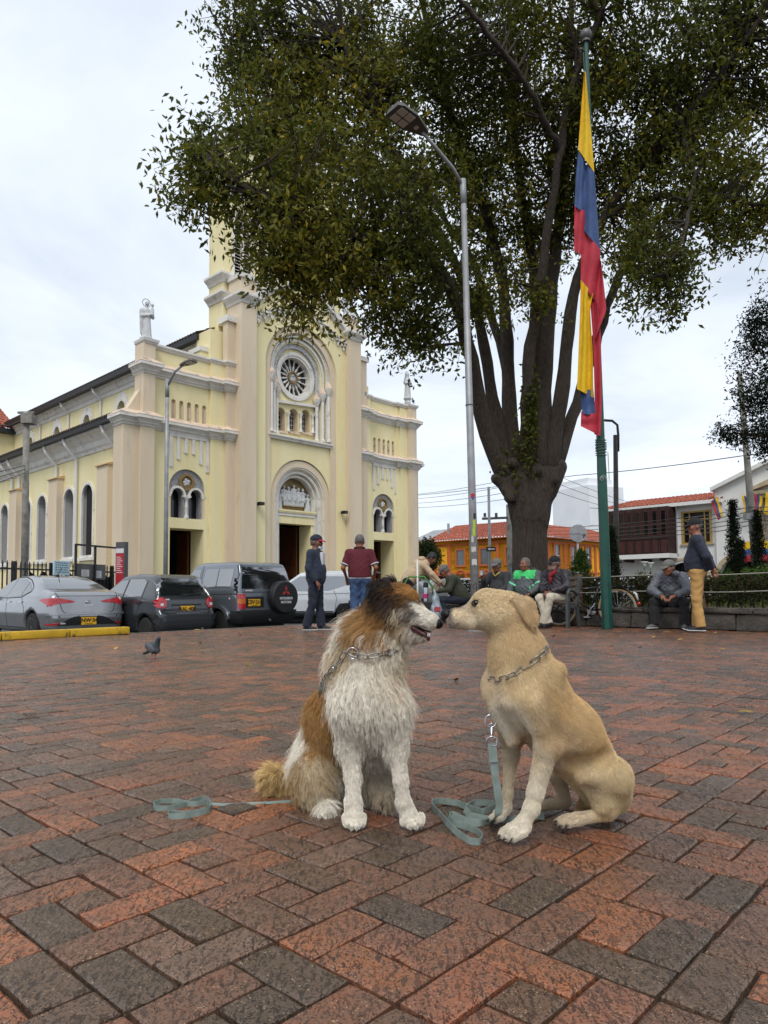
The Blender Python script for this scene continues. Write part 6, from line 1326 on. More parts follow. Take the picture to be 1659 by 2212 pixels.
for z0, z1, m, nm in ((2.55, 2.72, bpy.data.materials['paper_sheet'], 'white_band'), (1.42, 2.55, M_RED, 'red_panel'), (1.12, 1.42, mat('printed_brown', '#4a1d1a', .5, col2='#8a5a3a', scale=14), 'picture'), (.45, 1.12, M_RED, 'red_panel'), (.3, .45, bpy.data.materials['paper_sheet'], 'white_band')):
 b = MB(); b.box(-.17, .15, -.096, -.0905, z0*k_+.004, z1*k_-.004); b.build(nm, m, tot)
b = MB()
for r in range(15):
 z = 2.4-.068*r if r < 9 else 1.0-.085*(r-9); b.box(-.14, .02+.09*((r*7) % 3)/2, -.099, -.0965, z*k_, z*k_+.022)
b.build('print', M_PAPER, tot, kind='stuff')
# ================================================================== cars
from mathutils.geometry import delaunay_2d_cdt
def paint(name, c, metal=.5, rough=.32): return mat(name, c, rough, metal=metal, coat=.6, col2=tuple(x*.9 for x in c4(c)[:3]), scale=2.5, stain=tuple(x*.8+.02 for x in c4(c)[:3]), sscale=3, slo=.55, shi=.8)
M_CGL = mat('tinted_car_glass', '#171c20', .05, spec=1.0, coat=.4); M_CGL.node_tree.nodes['Principled BSDF'].inputs['IOR'].default_value = 2.3; M_RUB = mat('tyre_rubber', '#161616', .85, col2='#24221f', scale=9); M_RIM = mat('alloy_rim', '#a7a8aa', .3, metal=.8); M_BLK = mat('black_plastic', '#17181a', .55)
M_TAIL = mat('tail_lamp_red', '#9d0f18', .15, coat=.8, col2='#b8202a', scale=14); M_AMB = mat('lamp_amber', '#c9661a', .2, coat=.5); M_LCL = mat('lamp_clear', '#c4c4c4', .15, coat=.5); M_PLATE = mat('yellow_plate', '#dca51a', .5); M_INK = mat('black_lettering', '#15130f', .6); M_CHR = mat('chrome', '#b9bcc0', .12, metal=1.0); M_SEAM = mat('panel_gap', '#0b0b0c', .9)
def poly_sd(X, Z, poly):
 p = np.array(poly, np.float32); d = np.full(X.shape, 1e9, np.float32); ins = np.zeros(X.shape, bool); n = len(p)
 for i in range(n):
  a, b_ = p[i], p[(i+1) % n]; ex, ez = b_-a; wx, wz = X-a[0], Z-a[1]; t = np.clip((wx*ex+wz*ez)/(ex*ex+ez*ez+1e-9), 0, 1); d = np.minimum(d, (wx-ex*t)**2+(wz-ez*t)**2)
  c = ((a[1] <= Z) != (b_[1] <= Z)) & (X < a[0]+(Z-a[1])*ex/(ez+1e-12)); ins ^= c
 d = np.sqrt(d); return np.where(ins, -d, d)
class Car:
 def __init__(s, nm, loc, rz, label, prof, wz, L, W, wheels, rw, pm, taper=.1, kr=.09, cat='car', group='cars parked beside the plaza', clad=None, arch_out=.05, plan=4, h=.03):
  s.e = empty(nm, loc, rz, label, cat, group); s.prof = prof; s.wz = wz; s.L = L; s.W = W; s.wheels = wheels; s.rw = rw; s.taper = taper; s.kr = kr; s.arch = arch_out; s.plan = plan
  body = sd_obj('body', s.sd, (-L/2-.15, -W/2-.12, .05), (L/2+.15, W/2+.12, max(z for _, z in prof)+.12), h, [pm, M_BLK], s.e, smooth_it=1); s.body = body
  if clad is not None:
   me = body.data; n = len(me.polygons); cz = np.empty(n*3, np.float32); me.polygons.foreach_get('center', cz); cz = cz.reshape(-1, 3); me.polygons.foreach_set('material_index', clad(cz).astype(np.int32))
  b = MB(); b.box(-L/2+.25, L/2-.25, -W/2+.28, W/2-.28, .18, .6); b.build('underbody', M_BLK, s.e)
 def hw(s, x, z):
  w_ = np.interp(z, [a for a, _ in s.wz], [b_ for _, b_ in s.wz]); t = np.abs(x)/(s.L/2); return w_*(1-s.taper*np.clip(t, 0, 1.1)**s.plan)
 def core(s, P):
  d = poly_sd(P[:, 0], P[:, 2], s.prof); return smax(d, (np.abs(P[:, 1])-s.hw(P[:, 0], P[:, 2]))*.95, s.kr)
 def sd(s, P):
  d = s.core(P)
  for x in s.wheels:
   q = np.sqrt((P[:, 0]-x)**2+(P[:, 2]-s.rw)**2); a = smax(q-(s.rw+.06), s.W/2-.3-np.abs(P[:, 1]), .02); lip = smax(np.abs(q-(s.rw+.09))-.03, s.W/2-.1-np.abs(P[:, 1]), .02)
   d = smax(d, -a, .025)
  return d
 def proj(s, ab, view, deep=.62):
  """rays from outside to the body skin"""
  n = len(ab); ab = np.array(ab, np.float32).reshape(-1, 2); far = {'L': s.W/2+.3, 'R': -s.W/2-.3, 'B': -s.L/2-.3, 'F': s.L/2+.3, 'T': 3.0}[view]
  def P(t):
   if view in 'LR': return np.stack([ab[:, 0], t, ab[:, 1]], 1)
   if view in 'BF': return np.stack([t, ab[:, 0], ab[:, 1]], 1)
   return np.stack([ab[:, 0], ab[:, 1], t], 1)
  t0 = np.full(n, far, np.float32); t1 = np.full(n, {'B': -s.L*.02, 'F': s.L*.02}.get(view, 0.0) if view in 'BF' else (0.0 if view in 'LR' else .3), np.float32)
  N_ = 40
  if view in 'BF': t1 = t0+(deep if view == 'B' else -deep-.08)
  res = t1.copy(); found = np.zeros(n, bool)
  for rep in range(14 if view in 'BF' else 1):
   todo = ~found
   if rep: ab[todo, 0] *= .97
   if not todo.any(): break
   prev = t0.copy()
   for k in range(1, N_+1):
    t = t0+(t1-t0)*k/N_; ins = s.core(P(t).astype(np.float32)) < 0; new = ins & ~found & todo
    if new.any():
     a, c = prev.copy(), t.copy()
     for _ in range(9):
      m = (a+c)/2; i2 = s.core(P(m).astype(np.float32)) < 0; c = np.where(i2, m, c); a = np.where(i2, a, m)
     res = np.where(new, c, res); found |= new
    prev = t
  Q = P(res).astype(np.float32); e = .01
  G = np.stack([s.core(Q+np.array(v, np.float32))-s.core(Q-np.array(v, np.float32)) for v in ((e, 0, 0), (0, e, 0), (0, 0, e))], 1); G /= np.linalg.norm(G, axis=1)[:, None]+1e-9
  return Q, G
 def panel(s, name, poly, view, m, off=.006, step=.07, parent=None, back=.02):
  poly = [tuple(map(float, p)) for p in poly]; bd = []
  for i in range(len(poly)):
   a, c = np.array(poly[i]), np.array(poly[(i+1) % len(poly)]); k = max(1, int(np.linalg.norm(c-a)/step)); bd += [tuple(a+(c-a)*j/k) for j in range(k)]
  xs = [p[0] for p in poly]; zs = [p[1] for p in poly]; inn = []
  gx = np.arange(min(xs)+step/2, max(xs), step); gz = np.arange(min(zs)+step/2, max(zs), step)
  if len(gx) and len(gz):
   X, Z = np.meshgrid(gx, gz); X = X.ravel().astype(np.float32); Z = Z.ravel().astype(np.float32); k = poly_sd(X, Z, poly) < -step*.3; inn = list(zip(X[k].tolist(), Z[k].tolist()))
  n = len(bd); vs2, _, fs, ov, _, _ = delaunay_2d_cdt([Vector(p) for p in bd+inn], [(i, (i+1) % n) for i in range(n)], [], 1, 1e-6)
  ab = [(v.x, v.y) for v in vs2]; Q, G = s.proj(ab, view, 2.4 if 'wind' in name else .62); out = Q+G*off
  bi = {};
  for i, o in enumerate(ov):
   for q in o: bi[q] = i
  loop = [bi[i] for i in range(n)]
  V = list(out)+[Q[i]-G[i]*back for i in loop]; F = [tuple(f) for f in fs]; b0 = len(out)
  for i in range(n): F.append((loop[i], loop[(i+1) % n], b0+(i+1) % n, b0+i))
  b = MB(); b.add(V, F); return b.build(name, m, parent or s.e, 40)
 def seam(s, pts, view, w_=.012, name='panel_gap', m=None, off=.003):
  P = resample([(a, c, 0) for a, c in pts], max(6, int(10*len(pts)))); t = np.gradient(P, axis=0); t /= np.linalg.norm(t, axis=1)[:, None]; nn_ = np.stack([-t[:, 1], t[:, 0]], 1)*w_/2
  a = P[:, :2]+nn_; c = P[:, :2]-nn_; Q1, G1 = s.proj(a, view); Q2, G2 = s.proj(c, view); V = np.concatenate([Q1+G1*off, Q2+G2*off]); k = len(P)
  b = MB(); b.add(V, [(i, i+1, k+i+1, k+i) for i in range(k-1)]); return b.build(name, m or M_SEAM, s.e, True, False)
 def wheel(s, x, side, spokes=5, r=None, wd=.2, rimr=.66, rimm=None, dark=False):
  r = r or s.rw; w_ = empty('wheel', (x, side*(s.W/2-.13), r)); w_.parent = s.e; y = side
  b = MB(); b.lathe([(r*rimr, -wd/2), (r*.93, -wd/2), (r, -wd/2+.03), (r, wd/2-.03), (r*.93, wd/2), (r*rimr, wd/2)], 28, axis='y'); b.build('tyre', M_RUB, w_, 40)
  rm = rimm or M_RIM; b = MB(); b.lathe([(r*rimr, -wd/2+.01), (r*rimr, wd/2-.0), (r*(rimr-.06), wd/2-.0), (r*(rimr-.08), wd/2-.06), (r*(rimr-.08), -wd/2+.01)], 28, axis='y'); b.lathe([(r*rimr*.9, -.02), (r*rimr*.9, .0)], 20, axis='y', m=1)
  for k in range(spokes):
   a = 2*PI*k/spokes+.3; c, sn = math.cos(a), math.sin(a); yy = y*(wd/2-.025)
   b.bar((c*r*.08, yy, sn*r*.08), (c*r*rimr*.97, yy, sn*r*rimr*.97), .05 if spokes < 7 else .032, .03, up=(0, 1, 0))
  b.lathe([(r*.17, -y*0.0), (r*.17, y*(wd/2-.01)), (r*.1, y*(wd/2))] if y > 0 else [(r*.1, -wd/2), (r*.17, -wd/2+.01), (r*.17, 0)], 12, axis='y'); b.build('rim', [rm, M_BLK], w_, 40); return w_
 def plate(s, y, z, txt):
  Q, G = s.proj([(y, z)], 'B'); p = empty('number_plate', (Q[0][0]-.015, y, z)); p.parent = s.e; b = MB(); b.box(-.008, .008, -.165, .165, -.08, .08, ch=.004); b.build('plate', M_PLATE, p)
  M = Matrix(((0, 0, -1, -.0105), (-1, 0, 0, 0), (0, 1, 0, .012), (0, 0, 0, 1))); text_mesh(txt, .115, M_INK, 'lettering', p, .003, M, bold=.004)
  for k in range(8): pass
  b = MB(); [b.box(-.0115, -.009, -.08+k*.022, -.066+k*.022, -.066, -.052) for k in range(8)]; b.build('small_print', M_INK, p, kind='stuff'); return p
 def backtext(s, txt, y, z, size, m, name='lettering', bold=.003, off=.006):
  Q, G = s.proj([(y, z)], 'B'); g = G[0]; n = np.array([g[0], 0, g[2]]); n /= np.linalg.norm(n); up = np.cross(n, (0, 1, 0)); up = up if up[2] > 0 else -up; r = np.cross(up, n)
  c = Q[0]+n*off; M = Matrix(((r[0], up[0], n[0], c[0]), (r[1], up[1], n[1], c[1]), (r[2], up[2], n[2], c[2]), (0, 0, 0, 1))); return text_mesh(txt, size, m, name, s.e, .004, M, bold=bold)
CRZ = math.atan2(VX[1], VX[0])     # noses towards the church
def carpos(px, Y, back_off):
 p = at(px, 1300, Y); return p
def place_rear(px, Y, L): p = at(px, 1300, Y); return (p[0]+VX[0]*L/2, p[1]+VX[1]*L/2)
# ---- silver saloon
L = 4.5; x0, y0 = place_rear(192, 15.3, L)
SP = paint('silver_paint', '#9fa0a3', .8, .22)
c = Car('saloon_car', (x0, y0, -.35), CRZ, 'silver four door saloon parked behind the yellow kerb', [(-2.2, .24), (-2.25, .5), (-2.22, .72), (-2.19, .98), (-2.1, 1.06), (-1.66, 1.12), (-1.25, 1.28), (-.85, 1.40), (-.4, 1.45), (.2, 1.44), (.65, 1.30), (1.2, 1.0), (1.9, .84), (2.2, .66), (2.25, .4), (2.15, .22), (0, .2)], [(0, .78), (.3, .86), (.6, .9), (.85, .88), (.98, .85), (1.1, .78), (1.45, .56), (1.6, .5)], L, 1.78, (-1.36, 1.3), .31, SP, .13)
c.panel('rear_window', [(-.50, 1.36), (.50, 1.36), (.68, 1.13), (-.68, 1.13)], 'B', M_CGL, .005)
c.panel('side_window', [(.98, .98), (.1, .965), (.1, 1.37), (.42, 1.34)], 'L', M_CGL); c.panel('side_window', [(.03, .965), (-.72, .985), (-.72, 1.30), (-.4, 1.37), (.03, 1.38)], 'L', M_CGL); c.panel('quarter_window', [(-.76, .985), (-1.12, 1.08), (-1.08, 1.15), (-.76, 1.29)], 'L', M_CGL)
c.seam([(1.05, .965), (.07, .94), (-.8, .96), (-1.2, 1.09), (-1.1, 1.2), (-.75, 1.34), (-.3, 1.415), (.3, 1.41)], 'L', .02, 'window_trim', M_BLK)
for pts in ([(.06, .94), (.04, .6), (.05, .28)], [(-.8, .96), (-1.0, .72), (-1.02, .6)], [(1.0, .9), (1.02, .3)], [(1.0, .3), (-.95, .3)]): c.seam(pts, 'L')
for x in (-.1, -.78): b_ = c.panel('door_handle', [(x-.11, .84), (x+.09, .84), (x+.09, .875), (x-.11, .875)], 'L', M_CHR, .022, .04)
c.panel('tail_lamp', [(.88, .93), (.60, .935), (.28, .87), (.32, .84), (.6, .82), (.88, .76)], 'B', M_TAIL, .012, .05); c.panel('tail_lamp', [(-.88, .93), (-.60, .935), (-.28, .87), (-.32, .84), (-.6, .82), (-.88, .76)], 'B', M_TAIL, .012, .05)
c.panel('tail_lamp', [(-2.19, .92), (-1.9, .93), (-1.72, .90), (-1.98, .82), (-2.2, .76)], 'L', M_TAIL, .012, .05)
c.seam([(.66, 1.05), (.62, .9), (.55, .66), (.5, .62), (-.5, .62), (-.55, .66), (-.62, .9), (-.66, 1.05)], 'B')
c.panel('plate_recess', [(-.66, .36), (.66, .36), (.42, .5), (.3, .545), (-.3, .545), (-.42, .5)], 'B', M_BLK, .004); c.panel('reflector', [(.86, .36), (.6, .39), (.6, .42), (.86, .4)], 'B', M_TAIL, .01, .05); c.panel('reflector', [(-.86, .36), (-.6, .39), (-.6, .42), (-.86, .4)], 'B', M_TAIL, .01, .05); c.panel('reversing_lamp', [(.59, .39), (.48, .395), (.5, .42), (.59, .425)], 'B', M_LCL, .011, .04)
c.panel('bumper_edge', [(-.9, .62), (.9, .62), (.9, .585), (-.9, .585)], 'B', SP, .03, .06)
for y in (.62, .22, -.22, -.62): c.panel('parking_sensor', [(y-.014, .535), (y+.014, .535), (y+.014, .56), (y-.014, .56)], 'B', M_BLK, .036 if False else .008, .02)
c.plate(0, .445, 'KNW·341'); c.backtext('ACCENT', 0, .775, .05, M_CHR, bold=.002)
Q, G = c.proj([(0, .845)], 'B'); b = MB(); b.tube([(Q[0][0]-.012, .062*math.cos(a), .845+.036*math.sin(a)) for a in np.linspace(0, 2*PI, 18, endpoint=False)], .006, 5, closed=True); [b.bar((Q[0][0]-.013, y, .82), (Q[0][0]-.013, y-.012, .87), .012, .006) for y in (.028, -.018)]; b.bar((Q[0][0]-.013, .02, .843), (Q[0][0]-.013, -.02, .848), .006, .01); b.build('emblem', M_CHR, c.e, True)
b = MB(); b.tube([(-.55, 0, 1.44), (-.8, 0, 1.62)], .008, 5); b.box(-.6, -.5, -.03, .03, 1.43, 1.47); b.build('aerial', M_BLK, c.e)
for x in (-1.36, 1.3):
 for s in (1, -1): c.wheel(x, s, 6, rimr=.68)
b = MB(); b.ball((1.0, .96, 1.0), .1, 10, sc=(.8, 1.0, .75)); b.build('door_mirror', SP, c.e, True)
# ---- dark hatchback
L = 3.5; x0, y0 = place_rear(408, 15.6, L); DP = paint('charcoal_paint', '#434549', .5, .22)
c = Car('hatchback_car', (x0, y0, -.40), CRZ, 'dark grey hatchback with round red tail lamps', [(-1.68, .25), (-1.75, .42), (-1.74, .62), (-1.66, .72), (-1.64, .92), (-1.5, 1.22), (-1.36, 1.42), (-1.2, 1.48), (-.4, 1.52), (.2, 1.47), (.95, 1.02), (1.5, .85), (1.72, .65), (1.75, .4), (1.65, .22), (0, .2)], [(0, .66), (.3, .72), (.6, .755), (.9, .75), (1.0, .73), (1.46, .54), (1.6, .45)], L, 1.5, (-1.12, 1.18), .275, DP, .1)
c.panel('rear_window', [(-.56, 1.40), (.56, 1.40), (.66, 1.02), (-.66, 1.02)], 'B', M_CGL); c.panel('side_window', [(.86, 1.0), (-.12, .98), (-.14, 1.38), (.2, 1.36)], 'L', M_CGL); c.panel('side_window', [(-.2, .985), (-.98, 1.01), (-1.0, 1.32), (-.86, 1.385), (-.22, 1.39)], 'L', M_CGL)
for pts in ([(-.16, 1.4), (-.15, .9), (-.13, .27)], [(-1.04, 1.36), (-1.03, 1.0), (-.85, .68), (-.78, .5)], [(.86, .95), (.84, .3)], [(.8, .45), (-.78, .45)]): c.seam(pts, 'L')
for x in (-.3, -.92): c.panel('door_handle', [(x-.09, .84), (x+.08, .84), (x+.08, .875), (x-.09, .875)], 'L', M_BLK, .02, .04)
c.seam([(.64, 1.0), (.58, .85), (.5, .6), (-.5, .6), (-.58, .85), (-.64, 1.0)], 'B')
circ = lambda y, z, r, n=16: [(y+r*math.cos(2*PI*k/n), z+r*math.sin(2*PI*k/n)) for k in range(n)]
for s in (1, -1):
 tl = c.panel('tail_lamp', circ(s*.6, .86, .118), 'B', M_TAIL, .022, .05); c.panel('lamp_lens', circ(s*.6, .825, .036, 10), 'B', M_LCL, .032, .03, tl); c.panel('fog_lamp', circ(s*.6, .4, .055, 12), 'B', M_LCL if s < 0 else M_BLK, .006, .04)
c.panel('plate_recess', [(-.36, .80), (.36, .80), (.3, .62), (-.3, .62)], 'B', paint('charcoal_recess', '#46474a', .4), .004); c.panel('grip', [(-.36, .83), (.36, .83), (.36, .80), (-.36, .80)], 'B', M_BLK, .012, .05); c.plate(0.0, .71, 'RAL·408')
c.panel('bumper', [(-.745, .60), (.745, .60), (.745, .34), (-.745, .34)], 'B', DP, .03, .06); c.backtext('MATIZ', .46, .935, .035, M_LCL); c.seam([(.1, 1.03), (-.3, 1.04)], 'B', .02, 'wiper', M_BLK, .02); c.seam([(.12, .97), (.0, 1.02), (-.4, 1.05)], 'B', .014, 'wiper', M_BLK, .03)
for x in (-1.12, 1.18):
 for s in (1, -1): c.wheel(x, s, 5, rimr=.62)
b = MB(); b.ball((.9, .84, 1.0), .095, 10, sc=(.8, 1.0, .75)); b.build('door_mirror', M_BLK, c.e, True)
b = MB(); b.tube([(-1.74, -.35, .28), (-1.55, -.35, .28)], .03, 8); b.build('exhaust', M_RIM, c.e)
# ---- boxy off-roader with a covered spare wheel
L = 4.0; x0, y0 = place_rear(580, 16.6, L); GP = paint('grey_blue_paint', '#7a8087', .6, .24)
c = Car('off_road_car', (x0, y0, -.46), CRZ, 'boxy grey off-road car with covered spare wheel on its back door', [(-1.9, .5), (-1.96, .62), (-1.94, 1.02), (-1.84, 1.6), (-1.74, 1.80), (-1.5, 1.85), (-.2, 1.86), (.05, 1.80), (.65, 1.2), (1.8, 1.08), (1.95, .95), (2.0, .5), (1.9, .42), (0, .4)], [(0, .78), (.5, .84), (1.0, .84), (1.18, .82), (1.78, .68), (1.9, .6)], L, 1.69, (-1.18, 1.22), .36, GP, .05, .07, clad=lambda C: ((C[:, 2] < .66) & (C[:, 0] < -1.55)) | (C[:, 2] < .47))
c.panel('rear_window', [(-.62, 1.72), (.62, 1.72), (.70, 1.22), (-.70, 1.22)], 'B', M_CGL); c.panel('side_window', [(-.42, 1.24), (-1.6, 1.24), (-1.62, 1.68), (-.48, 1.70)], 'L', M_CGL); c.seam([(-1.02, 1.26), (-1.02, 1.69)], 'L', .03, 'window_bar', GP, .012); c.panel('side_window', [(.55, 1.22), (-.26, 1.22), (-.26, 1.70), (.02, 1.70)], 'L', M_CGL)
for pts in ([(-.34, 1.78), (-.34, .5)], [(.6, 1.15), (.62, .5)], [(.6, 1.1), (-1.85, 1.1)], [(.6, .78), (-.6, .78)]): c.seam(pts, 'L', .014)
c.panel('door_handle', [(-.28, 1.0), (-.1, 1.0), (-.1, 1.04), (-.28, 1.04)], 'L', M_BLK, .02, .04); c.panel('fuel_flap', circ(-1.62, 1.0, .022, 8), 'L', M_LCL, .01, .03)
c.panel('arch_flare', [(-1.18+.50*math.cos(math.radians(a)), .36+.50*math.sin(math.radians(a))) for a in range(14, 171, 12)]+[(-1.18+.42*math.cos(math.radians(a)), .36+.42*math.sin(math.radians(a))) for a in range(170, 13, -12)], 'L', GP, .05, .06)
c.seam([(.78, 1.76), (.8, 1.15), (.78, .72), (-.78, .72), (-.8, 1.15), (-.76, 1.76)], 'B'); c.seam([(.78, 1.14), (-.78, 1.14)], 'B', .012)
for s in (1, -1):
 for z0, z1, m in ((1.0, 1.1, M_TAIL), (.88, .995, M_AMB), (.76, .875, M_TAIL)): c.panel('tail_lamp', [(s*.82, z0), (s*.62, z0), (s*.62, z1), (s*.82, z1)], 'B', m, .015, .05)
c.panel('bumper', [(-.84, .72), (.84, .72), (.84, .5), (-.84, .5)], 'B', M_BLK, .09, .06, back=.05); c.plate(.38, .9, 'CSV·214'); c.panel('plate_recess', [(.62, 1.04), (.1, 1.04), (.1, .78), (.62, .78)], 'B', M_BLK, .002)
sp_ = empty('spare_wheel', (-2.08, -.36, 1.02)); sp_.parent = c.e
b = MB(); b.lathe([(.1, -.115), (.355, -.115), (.385, -.07), (.385, .10), (.36, .13), (.1, .13)], 36, axis='x'); b.build('cover', M_BLK, sp_, 40)
M_REDP = mat('emblem_red', '#a8322c', .6)
b = MB(); di = lambda cx, cz, a: [(cx+.075*u_*math.cos(a)-w_*.038*math.sin(a), cz+.075*u_*math.sin(a)+w_*.038*math.cos(a)) for u_, w_ in ((0, 0), (.9, 1), (1.8, 0), (.9, -1))]
for a in (90, 210, 330): b.prism([[(y, z) for y, z in di(0, .13, math.radians(a))]], -.124, -.116, axes='yz')
b.build('emblem', M_REDP, sp_)
Mt = lambda z: Matrix(((0, 0, -1, -.118), (-1, 0, 0, 0), (0, 1, 0, z), (0, 0, 0, 1)))
text_mesh('MITSUBISHI', .075, M_LCL, 'lettering', sp_, .004, Mt(-.03), bold=.004); text_mesh('MOTORS', .075, M_LCL, 'lettering', sp_, .004, Mt(-.12), bold=.004)
c.backtext('MONTERO', .5, 1.175, .04, M_LCL)
for x in (-1.18, 1.22):
 for s in (1, -1): c.wheel(x, s, 6, rimr=.56, wd=.25)
b = MB(); b.box(-1.72, -1.69, .62, .86, .2, .62); b.build('mud_flap', M_BLK, c.e); b = MB(); b.ball((-2.12, .05, .5), .03, 8); b.bar((-1.95, .05, .46), (-2.12, .05, .46), .03); b.build('tow_ball', M_CHR, c.e)
b = MB(); b.ball((.55, .95, 1.3), .12, 10, sc=(.5, .8, .8)); b.build('door_mirror', M_BLK, c.e, True)
# ---- white sport utility car, seen from its left side
L = 4.78; p = at(832, 1300, 23.6); WP = paint('white_paint', '#dcdee0', .0, .3); hd_ = math.radians(172)
x0, y0 = p[0]+math.cos(hd_)*L/2, 23.6+.1
c = Car('white_utility_car', (x0, y0, -.48), hd_, 'white sport utility car standing behind the two men', [(-2.25, .4), (-2.36, .6), (-2.3, .95), (-2.15, 1.1), (-1.95, 1.55), (-1.9, 1.76), (-1.4, 1.82), (-.3, 1.84), (.3, 1.78), (1.1, 1.2), (1.9, 1.08), (2.3, .9), (2.38, .5), (2.25, .35), (0, .33)], [(0, .84), (.5, .9), (.9, .91), (1.15, .88), (1.75, .68), (1.9, .6)], L, 1.83, (-1.32, 1.45), .39, WP, .1, .1, clad=lambda C: C[:, 2] < .5)
c.panel('side_window', [(1.0, 1.2), (-.05, 1.17), (-.05, 1.66), (.3, 1.66)], 'L', M_CGL); c.panel('side_window', [(-.12, 1.17), (-.75, 1.2), (-1.3, 1.38), (-1.3, 1.64), (-.12, 1.67)], 'L', M_CGL); c.panel('quarter_window', [(-1.36, 1.42), (-1.75, 1.5), (-1.7, 1.62), (-1.36, 1.64)], 'L', M_CGL); c.panel('rear_window', [(-.62, 1.68), (.62, 1.68), (.72, 1.25), (-.72, 1.25)], 'B', M_CGL)
for pts in ([(-.08, 1.7), (-.06, .5)], [(-.85, 1.2), (-.95, .95), (-.88, .5)], [(1.05, 1.15), (1.05, .5)], [(1.0, 1.05), (-2.1, 1.12)]): c.seam(pts, 'L', .012)
c.panel('fuel_flap', [(-1.3, .98), (-1.05, .98), (-1.08, .78), (-1.33, .8)], 'L', WP, .006, .06); c.seam([(1.0, .52), (-.85, .52)], 'L', .05, 'sill_trim', M_CHR, .01)
b = MB(); b.prism([[(-2.12, 1.76), (-1.75, 1.80), (-1.7, 1.86), (-2.2, 1.80)]], -.62, .62); b.build('roof_spoiler', WP, c.e)
for s in (1, -1): c.panel('tail_lamp', [(s*.9, 1.18), (s*.7, 1.2), (s*.74, .8), (s*.88, .7)], 'B', M_TAIL, .012, .06)
for x in (-1.32, 1.45):
 for s in (1, -1): c.wheel(x, s, 10, rimr=.68, wd=.26)
# ---- ordinary cars beyond the hedge
SAL = [(-2.1, .3), (-2.15, .7), (-2.05, .98), (-1.6, 1.08), (-.95, 1.42), (-.2, 1.48), (.4, 1.42), (1.1, 1.0), (1.9, .85), (2.15, .6), (2.1, .25), (0, .22)]; SWZ = [(0, .8), (.6, .88), (.95, .84), (1.45, .58), (1.6, .5)]
SUVP = [(-2.1, .35), (-2.18, .8), (-2.05, 1.5), (-1.9, 1.66), (-.2, 1.72), (.3, 1.64), (1.0, 1.12), (1.9, 1.0), (2.15, .75), (2.1, .3), (0, .28)]
for (px, Y, ang, pc, lab, pr) in ((985, 27.0, 1.9, '#8f969c', 'silver car behind the crouching old man on the wall', SAL), (1090, 25.0, 2.9, '#9aa0a5', 'pale grey car behind the bench', SAL), (880, 30, 2.4, '#5c6268', 'grey car beyond the white utility car and the woman', SAL), (1040, 33, 2.6, '#c2c4c6', 'white car behind the foot of the tall street lamp', SAL), (1302, 30.0, 2.6, '#c6c8ca', 'white van-like car behind the flagpole', SUVP), (1378, 27.0, 2.7, '#c9cacc', 'white car behind the lily plant', SUVP)):
 p = at(px, 1300, Y); zz = min(-.3, street_z(p[0], p[1])) if px < 1200 else -.55; pm = paint('car_paint', pc, .3)
 c = Car('parked_car', (p[0], Y, zz), ang, lab, pr, SWZ, 4.3, 1.76, (-1.3, 1.3), .31, pm, .1, group='cars parked beyond the garden', h=.045)
 top = 1.36 if pr is SAL else 1.58
 for v in 'LR': c.panel('side_window', [(.8, 1.02), (-.05, 1.0), (-.05, top), (.35, top)], v, M_CGL, step=.12); c.panel('side_window', [(-.12, 1.0), (-1.0, 1.05), (-.9, top-.06), (-.12, top)], v, M_CGL, step=.12)
 c.panel('rear_window', [(-.5, top-.02), (.5, top-.02), (.62, 1.12), (-.62, 1.12)], 'B', M_CGL, step=.12); c.panel('windscreen', [(-.52, top), (.52, top), (.66, 1.05), (-.66, 1.05)], 'F', M_CGL, step=.12)
 for s in (1, -1): c.panel('tail_lamp', [(s*.8, .92), (s*.6, .92), (s*.6, .75), (s*.8, .75)], 'B', M_TAIL, .01, .08); c.panel('headlight', [(s*.8, .78), (s*.5, .76), (s*.5, .66), (s*.8, .66)], 'F', M_LCL, .01, .08)
 for x in (-1.3, 1.3):
  for s in (1, -1): c.wheel(x, s, 5)
